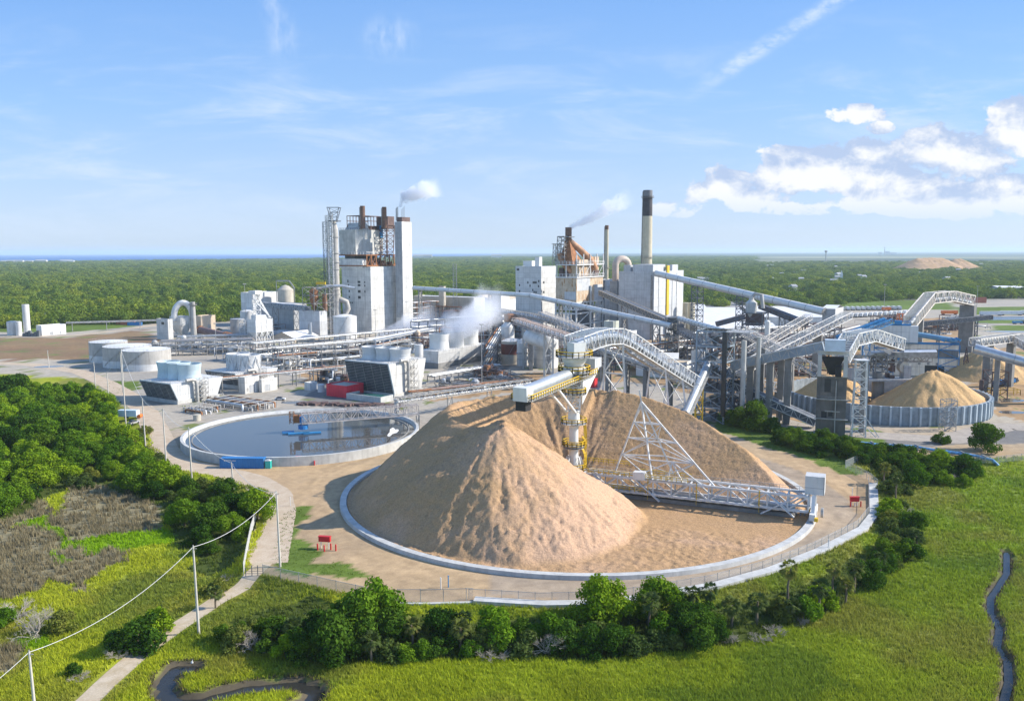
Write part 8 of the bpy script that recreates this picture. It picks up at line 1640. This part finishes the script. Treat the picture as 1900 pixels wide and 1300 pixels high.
t = thing('generator_trailer', 'pale blue generator trailer on the verge beside the lane', 'trailer', tuple(G(240, 775)), rad(-5)); part(t, 'body', mat('pale_blue_box', (.50, .60, .68), .5), lambda b: b.bx(-4, 3.6, -1.3, 1.3, .7, 3.2), False); part(t, 'wheel', black, lambda b: [b.cyl((x, -1.3, .45), (x, -1.0, .45), .45, n=10) for x in (-1, 0)], False); part(t, 'hose_reel', orange, lambda b: b.cyl((4.4, -1, .9), (4.4, 1, .9), .7, n=12), False)
for (px, py, lab, m) in ((1722, 640, 'yellow loader frame beside the silo road puddles', yellow),):
    p = G(1868, 733); t = thing('gantry', lab, 'gantry', tuple(p)); part(t, 'frame', m, lambda b: (b.rail([(-6, 0, 0), (6, 0, 0), (6, 5, 0), (-6, 5, 0), (-6, 0, 0)], 2.4, .2, 3)), False)
t = thing('pipe_scaffold', 'brown pipe scaffold standing by the chip building corner', 'scaffold', tuple(G(1845, 738))); part(t, 'frame', brown, lambda b: (b.tower((0, 0), 7, 7, 0, 12, 3, .35), b.cyl((-6, 0, 0), (-6, 0, 8), .9, n=10)), False)
# ---------------- blue wrapped pipeline ----------------
def pipeline(label, px, r, n=2, bend=True):
    P_ = [G(*q) for q in px]; P_ = [Vector((p.x, p.y, .7)) for p in P_]; t = thing('blue_pipeline', label, 'pipeline', (P_[0].x, P_[0].y, 0))
    fine = []
    for a, b in zip(P_[:-1], P_[1:]):
        k = max(2, int((b - a).length / 3)); fine += [a.lerp(b, i / k) for i in range(k)]
    fine.append(P_[-1])
    for j in range(n): part(t, 'pipe', blue_pipe, lambda b: b.tube([p + Vector((0, (j - .5) * r * 2.2, .12 * math.sin(i * 1.3 + j))) for i, p in enumerate(fine)] + ([fine[-1] + Vector((1.4, (j - .5) * r * 2.2 - .8, -1.6))] if bend else []), r, 9))
    part(t, 'clamp', galv, lambda b: [b.box((p.x, p.y, 0), .35, r * 5.4, 1.5 + .2 * (i % 2)) for i, p in enumerate(fine) if i % 2 == 0])
pipeline('long blue wrapped pipeline curving over the marsh edge', [(1573, 823), (1640, 829), (1700, 833), (1760, 842), (1810, 850), (1840, 856)], .42); pipeline('short blue wrapped pipeline at the concrete tower foot', [(1438, 806), (1475, 808), (1512, 806)], .36, 1, False)

# ---------------- utility poles and the long sagging cable ----------------
POLES = [(66, 1330, 1208, 'front concrete pole leaning over the yellow marsh'), (369, 1177, 1013, 'tall concrete pole beside the bend of the sandy track'), (520, 1051, 912, 'concrete pole at the gate and lane verge'), (433, 906, 858, 'short pole topped above the oak clump'), (356, 888, 793, 'leaning concrete pole in front of the round tank'), (309, 868, 758, 'concrete pole on the lane before the round tank'), (270, 828, 739, 'concrete pole between the wood and the white cooling tower'), (234, 792, 648, 'tallest roadside pole rising past the cooling tower'), (228, 728, 655, 'twin pole beside the tallest roadside pole'), (203, 753, 690, 'roadside pole by the parked dark car'), (178, 725, 672, 'roadside pole in front of the wide grey tanks'), (91, 682, 650, 'lone pole at the brown field corner')]
TOPS = {}
for (px, py, pt, lab) in POLES:
    p = G(px, py, MZ if px in (66, 369) else 0); h = zat(p, pt) - p.z; t = thing('utility_pole', lab, 'utility pole', tuple(p)); part(t, 'shaft', pole_m, lambda b: b.cyl((0, 0, -.2), (-.25, 0, h), .24, .15, 10), False)
    part(t, 'bracket', galv, lambda b: (b.bar((-.6, 0, h - .4), (.3, 0, h - .4), .12), b.cyl((-.25, 0, h), (-.25, 0, h + .25), .08, n=6)), False); TOPS[px] = Vector((p.x - .25, p.y, p.z + h - .1))
def cable(label, a, b, sag, r):
    pts_ = [a.lerp(b, k / 28) - Vector((0, 0, sag * 4 * (k / 28) * (1 - k / 28))) for k in range(29)]; mb = MB(); mb.tube(pts_, r, 6); o = mb.build('overhead_cable', cable_m, None, loc=tuple(a)); tag(o, label, 'cable')
cable('thick pale cable bundle sagging from the gate pole to the tall track pole', TOPS[520], TOPS[369], 1.7, .045); cable('thick pale cable bundle sagging from the track pole to the front pole', TOPS[369], TOPS[66], 2.2, .045); cable('thick pale cable bundle leaving the front pole towards the picture edge', TOPS[66], TOPS[66] + (TOPS[66] - TOPS[369]) * .9, 1.8, .045)
cable('thin cable sagging from the leaning tank pole to the short pole', TOPS[356], TOPS[433], 1.5, .06); cable('thin cable from the lane pole to the leaning tank pole', TOPS[309], TOPS[356], 1.5, .05); cable('thin cable from the wood pole to the lane pole', TOPS[270], TOPS[309], 1.3, .05); cable('thin cable from the tallest roadside pole to the wood pole', TOPS[234], TOPS[270], 1.5, .05); cable('thin cable from the car side pole to the tallest roadside pole', TOPS[203], TOPS[234], 1.2, .05); cable('thin cable from the short pole towards the oak clump lane', TOPS[433], TOPS[520], 2.2, .05)
# ---------------- egret ----------------
def egret():
    p = G(357, 1240, MZ - .6); mb = MB(); mb.tube([(-.32, 0, .62), (-.15, 0, .66), (.05, 0, .70), (.18, 0, .74)], .1, 8, lambda f: .03 + .11 * math.sin(math.pi * min(1, f * .9 + .08))); mb.tube([(.14, 0, .74), (.24, 0, .86), (.18, 0, .98), (.22, 0, 1.10), (.30, 0, 1.12)], .03, 6); mb.cyl((.28, 0, 1.12), (.44, 0, 1.09), .022, .004, 6)
    mb.m = 1; mb.cyl((0, .04, 0), (0, .04, .62), .012, n=5); mb.cyl((.03, -.04, 0), (.03, -.04, .62), .012, n=5); o = mb.build('egret', [white, black]); o.location = p; o.scale = (1.5,) * 3; o.rotation_euler = (0, 0, rad(-60)); tag(o, 'white egret standing at the bend of the dark creek', 'bird')
egret()
# ---------------- houses, water tower and skyline among the trees ----------------
def house(px, Y, w, d_, h, label, group=None, rz=0.0, base=None):
    p = GY(px, Y); t = thing('house', label, 'house', (p.x, p.y, 0), rz, group); part(t, 'wall', pale_house, lambda b: b.bx(-w / 2, w / 2, 0, d_, 0, h), False); part(t, 'roof', grey_roof, lambda b: b.add([(-w / 2 - .5, -.5, h), (w / 2 + .5, -.5, h), (w / 2 + .5, d_ + .5, h), (-w / 2 - .5, d_ + .5, h), (-w / 2, d_ / 2, h + d_ * .3), (w / 2, d_ / 2, h + d_ * .3)], [(0, 1, 5, 4), (2, 3, 4, 5), (0, 4, 3), (1, 2, 5)]), False)
rs = random.Random(21)
for k in range(26): Yh = rs.uniform(1300, 3400); house(rs.choice((rs.uniform(1290, 1560), rs.uniform(1540, 1890))), Yh, rs.uniform(8, 15), rs.uniform(8, 12), rs.uniform(8.5, 11), 'pale house showing between the trees of the town', 'pale houses among the town trees', rs.uniform(-.4, .4))
for k in range(12): house(rs.uniform(0, 200), 5350 + rs.uniform(-100, 50), rs.uniform(30, 70), 20, rs.uniform(12, 18), 'pale beach house on the distant shore', 'beach houses on the shore', 0)
for (px, lab) in ((776, 'pale low hotel on the far coast beyond the lift tower'), (792, 'second pale hotel on the far coast beyond the lift tower'), (921, 'pale hotel block on the horizon near the power house')): house(px, 7600, 90, 40, 30, lab)
def far_plant():
    p = GY(1641, 14000); t = thing('power_station', 'faint power station with one thin stack on the horizon', 'power station', (p.x, p.y, 0)); part(t, 'stack', grey_steel, lambda b: b.cyl((0, 0, 0), (0, 0, 130), 9, 6, 10), False); part(t, 'block', grey_clad, lambda b: (b.bx(30, 90, 0, 60, 0, 55), b.bx(110, 200, 0, 60, 0, 35), b.bx(-80, -40, 0, 60, 0, 40)), False)
far_plant()
def steeple():
    p = GY(1561, 1750); t = thing('church_steeple', 'small white church steeple poking out of the trees', 'church', (p.x, p.y, 0)); part(t, 'tower', white, lambda b: b.bx(-2, 2, -2, 2, 0, 15), False); part(t, 'spire', white, lambda b: b.add([(-2, -2, 15), (2, -2, 15), (2, 2, 15), (-2, 2, 15), (0, 0, 24)], [(0, 1, 4), (1, 2, 4), (2, 3, 4), (3, 0, 4)]), False)
steeple()
def water_tower():
    p = GY(1532, 5200); t = thing('water_tower', 'thin water tower above the far treeline', 'water tower', (p.x, p.y, 0)); part(t, 'stem', grey_steel, lambda b: b.cyl((0, 0, 0), (0, 0, 55), 3, n=8), False); part(t, 'bowl', grey_steel, lambda b: b.lathe([(2, 52), (9, 58), (9, 64), (0, 67)], n=14), False)
water_tower()
# ---------------- steam and smoke ----------------
def plume(label, base, d, L, r0, r1, dens, seed, name='steam_plume', cat='steam', sc=None, th=.44, flat=1.0, col=(.98, .98, 1)):
    """drifting vapour: a tapered closed hull along its drift, filled with uneven real volume"""
    d = Vector(d).normalized(); m = bpy.data.materials.new('vapour_%d' % seed); m.use_nodes = True; t = NT(m.node_tree); out = t.n('ShaderNodeOutputMaterial'); v = t.n('ShaderNodeVolumePrincipled'); v.inputs['Color'].default_value = (*col, 1); v.inputs['Anisotropy'].default_value = .2
    tc = t.n('ShaderNodeTexCoord').outputs['Object']; s = t.n('ShaderNodeSeparateXYZ'); t.l(tc, s.inputs[0]); x = s.outputs[0]; sc = sc or 1.6 / r1
    n = t.noise(t.mapping(tc, (1, 1, 1), (seed * 7.3, 0, 0)), sc, 5, .6, .6); R_ = t.math('MULTIPLY_ADD', x, (r1 - r0) / L, r0)
    rr = t.math('DIVIDE', t.math('SQRT', t.math('ADD', t.math('MULTIPLY', s.outputs[1], s.outputs[1]), t.math('MULTIPLY', s.outputs[2], s.outputs[2]))), R_)
    e = t.math('MULTIPLY_ADD', rr, -.42, .42); a = t.math('MULTIPLY', t.sstep(x, 0, L * .04), t.sstep(x, L, L * .55))
    q = t.sstep(t.math('ADD', t.math('SUBTRACT', n, .5), t.math('SUBTRACT', e, th - .28)), .0, .16); q = t.math('MULTIPLY', q, t.sstep(rr, 1.0, .75)); fall = t.math('DIVIDE', r0 + (r1 - r0) * .25, R_)
    t.l(t.math('MULTIPLY', t.math('MULTIPLY', q, a), t.math('MULTIPLY', fall, dens)), v.inputs['Density']); t.l(v.outputs[0], out.inputs['Volume'])
    mb = MB(); mb.lathe([(0, 0), (r0, 0), (r1, L), (0, L)], n=20); M = Matrix(((0, 0, 1), (0, 1, 0), (-1, 0, 0))); mb.v = [(z, y, -x) for x, y, z in mb.v]
    o = mb.build(name, m); o.location = base; o.rotation_euler = d.to_track_quat('X', 'Z').to_euler(); tag(o, label, cat); return o
b = Q(742, 384, RBN.y + 20); plume('thin white steam rising from the lift tower vent', b - UZ * .5, (.28, 0, 1), 15, 1.5, 4.0, .35, 1, th=.30); plume('puffy white steam cloud drifting above the lift tower', Q(745, 368, RBN.y + 20), (1, 0, .33), 34, 5.5, 12, .25, 2, th=.31)
plume('long grey white smoke plume drifting from the power boiler chimney', PLUME_B - UZ * .5, (1, .1, .50), 54, 2.4, 10, .24, 3, 'smoke_plume', 'smoke', th=.34, col=(.97, .97, .99))
c = Vector(STM[0]) + VX * 20 + UZ * (STM[3] + 8); plume('white steam billowing off the three stack cooling tower', Vector(STM[0]) - UX * STM[1] * .5 + VX * STM[2] * .55 + UZ * (STM[3] + 7), (.60, .45, .62), 38, 7, 14, .10, 4, th=.31); plume('thin steam hanging behind the cooling tower stacks', Vector(STM[0]) - UX * STM[1] * .5 + VX * 12 + UZ * (STM[3] + 8), (.9, .35, .45), 46, 8, 15, .085, 5, th=.31)
plume('white steam clouds at the foot of the tallest boiler house', GY(700, 590) + UZ * 3, (.9, .1, .30), 50, 8, 16, .12, 6, th=.31); plume('faint steam wisps beyond the boiler house foot', GY(760, 600) + UZ * 6, (1, .2, .22), 56, 8, 15, .09, 7, th=.33)
def haze():
    mb = MB(); mb.bx(-33500, 33500, -600, 34500, -5, 132); m = bpy.data.materials.new('haze_air'); m.use_nodes = True; t = NT(m.node_tree); out = t.n('ShaderNodeOutputMaterial')
    v = t.n('ShaderNodeVolumePrincipled'); v.inputs['Color'].default_value = (.72, .87, 1, 1); v.inputs['Density'].default_value = HAZE; v.inputs['Anisotropy'].default_value = .1; t.l(v.outputs[0], out.inputs['Volume'])
    o = mb.build('haze', m); stuff(o)
HAZE = 5.5e-5
haze()
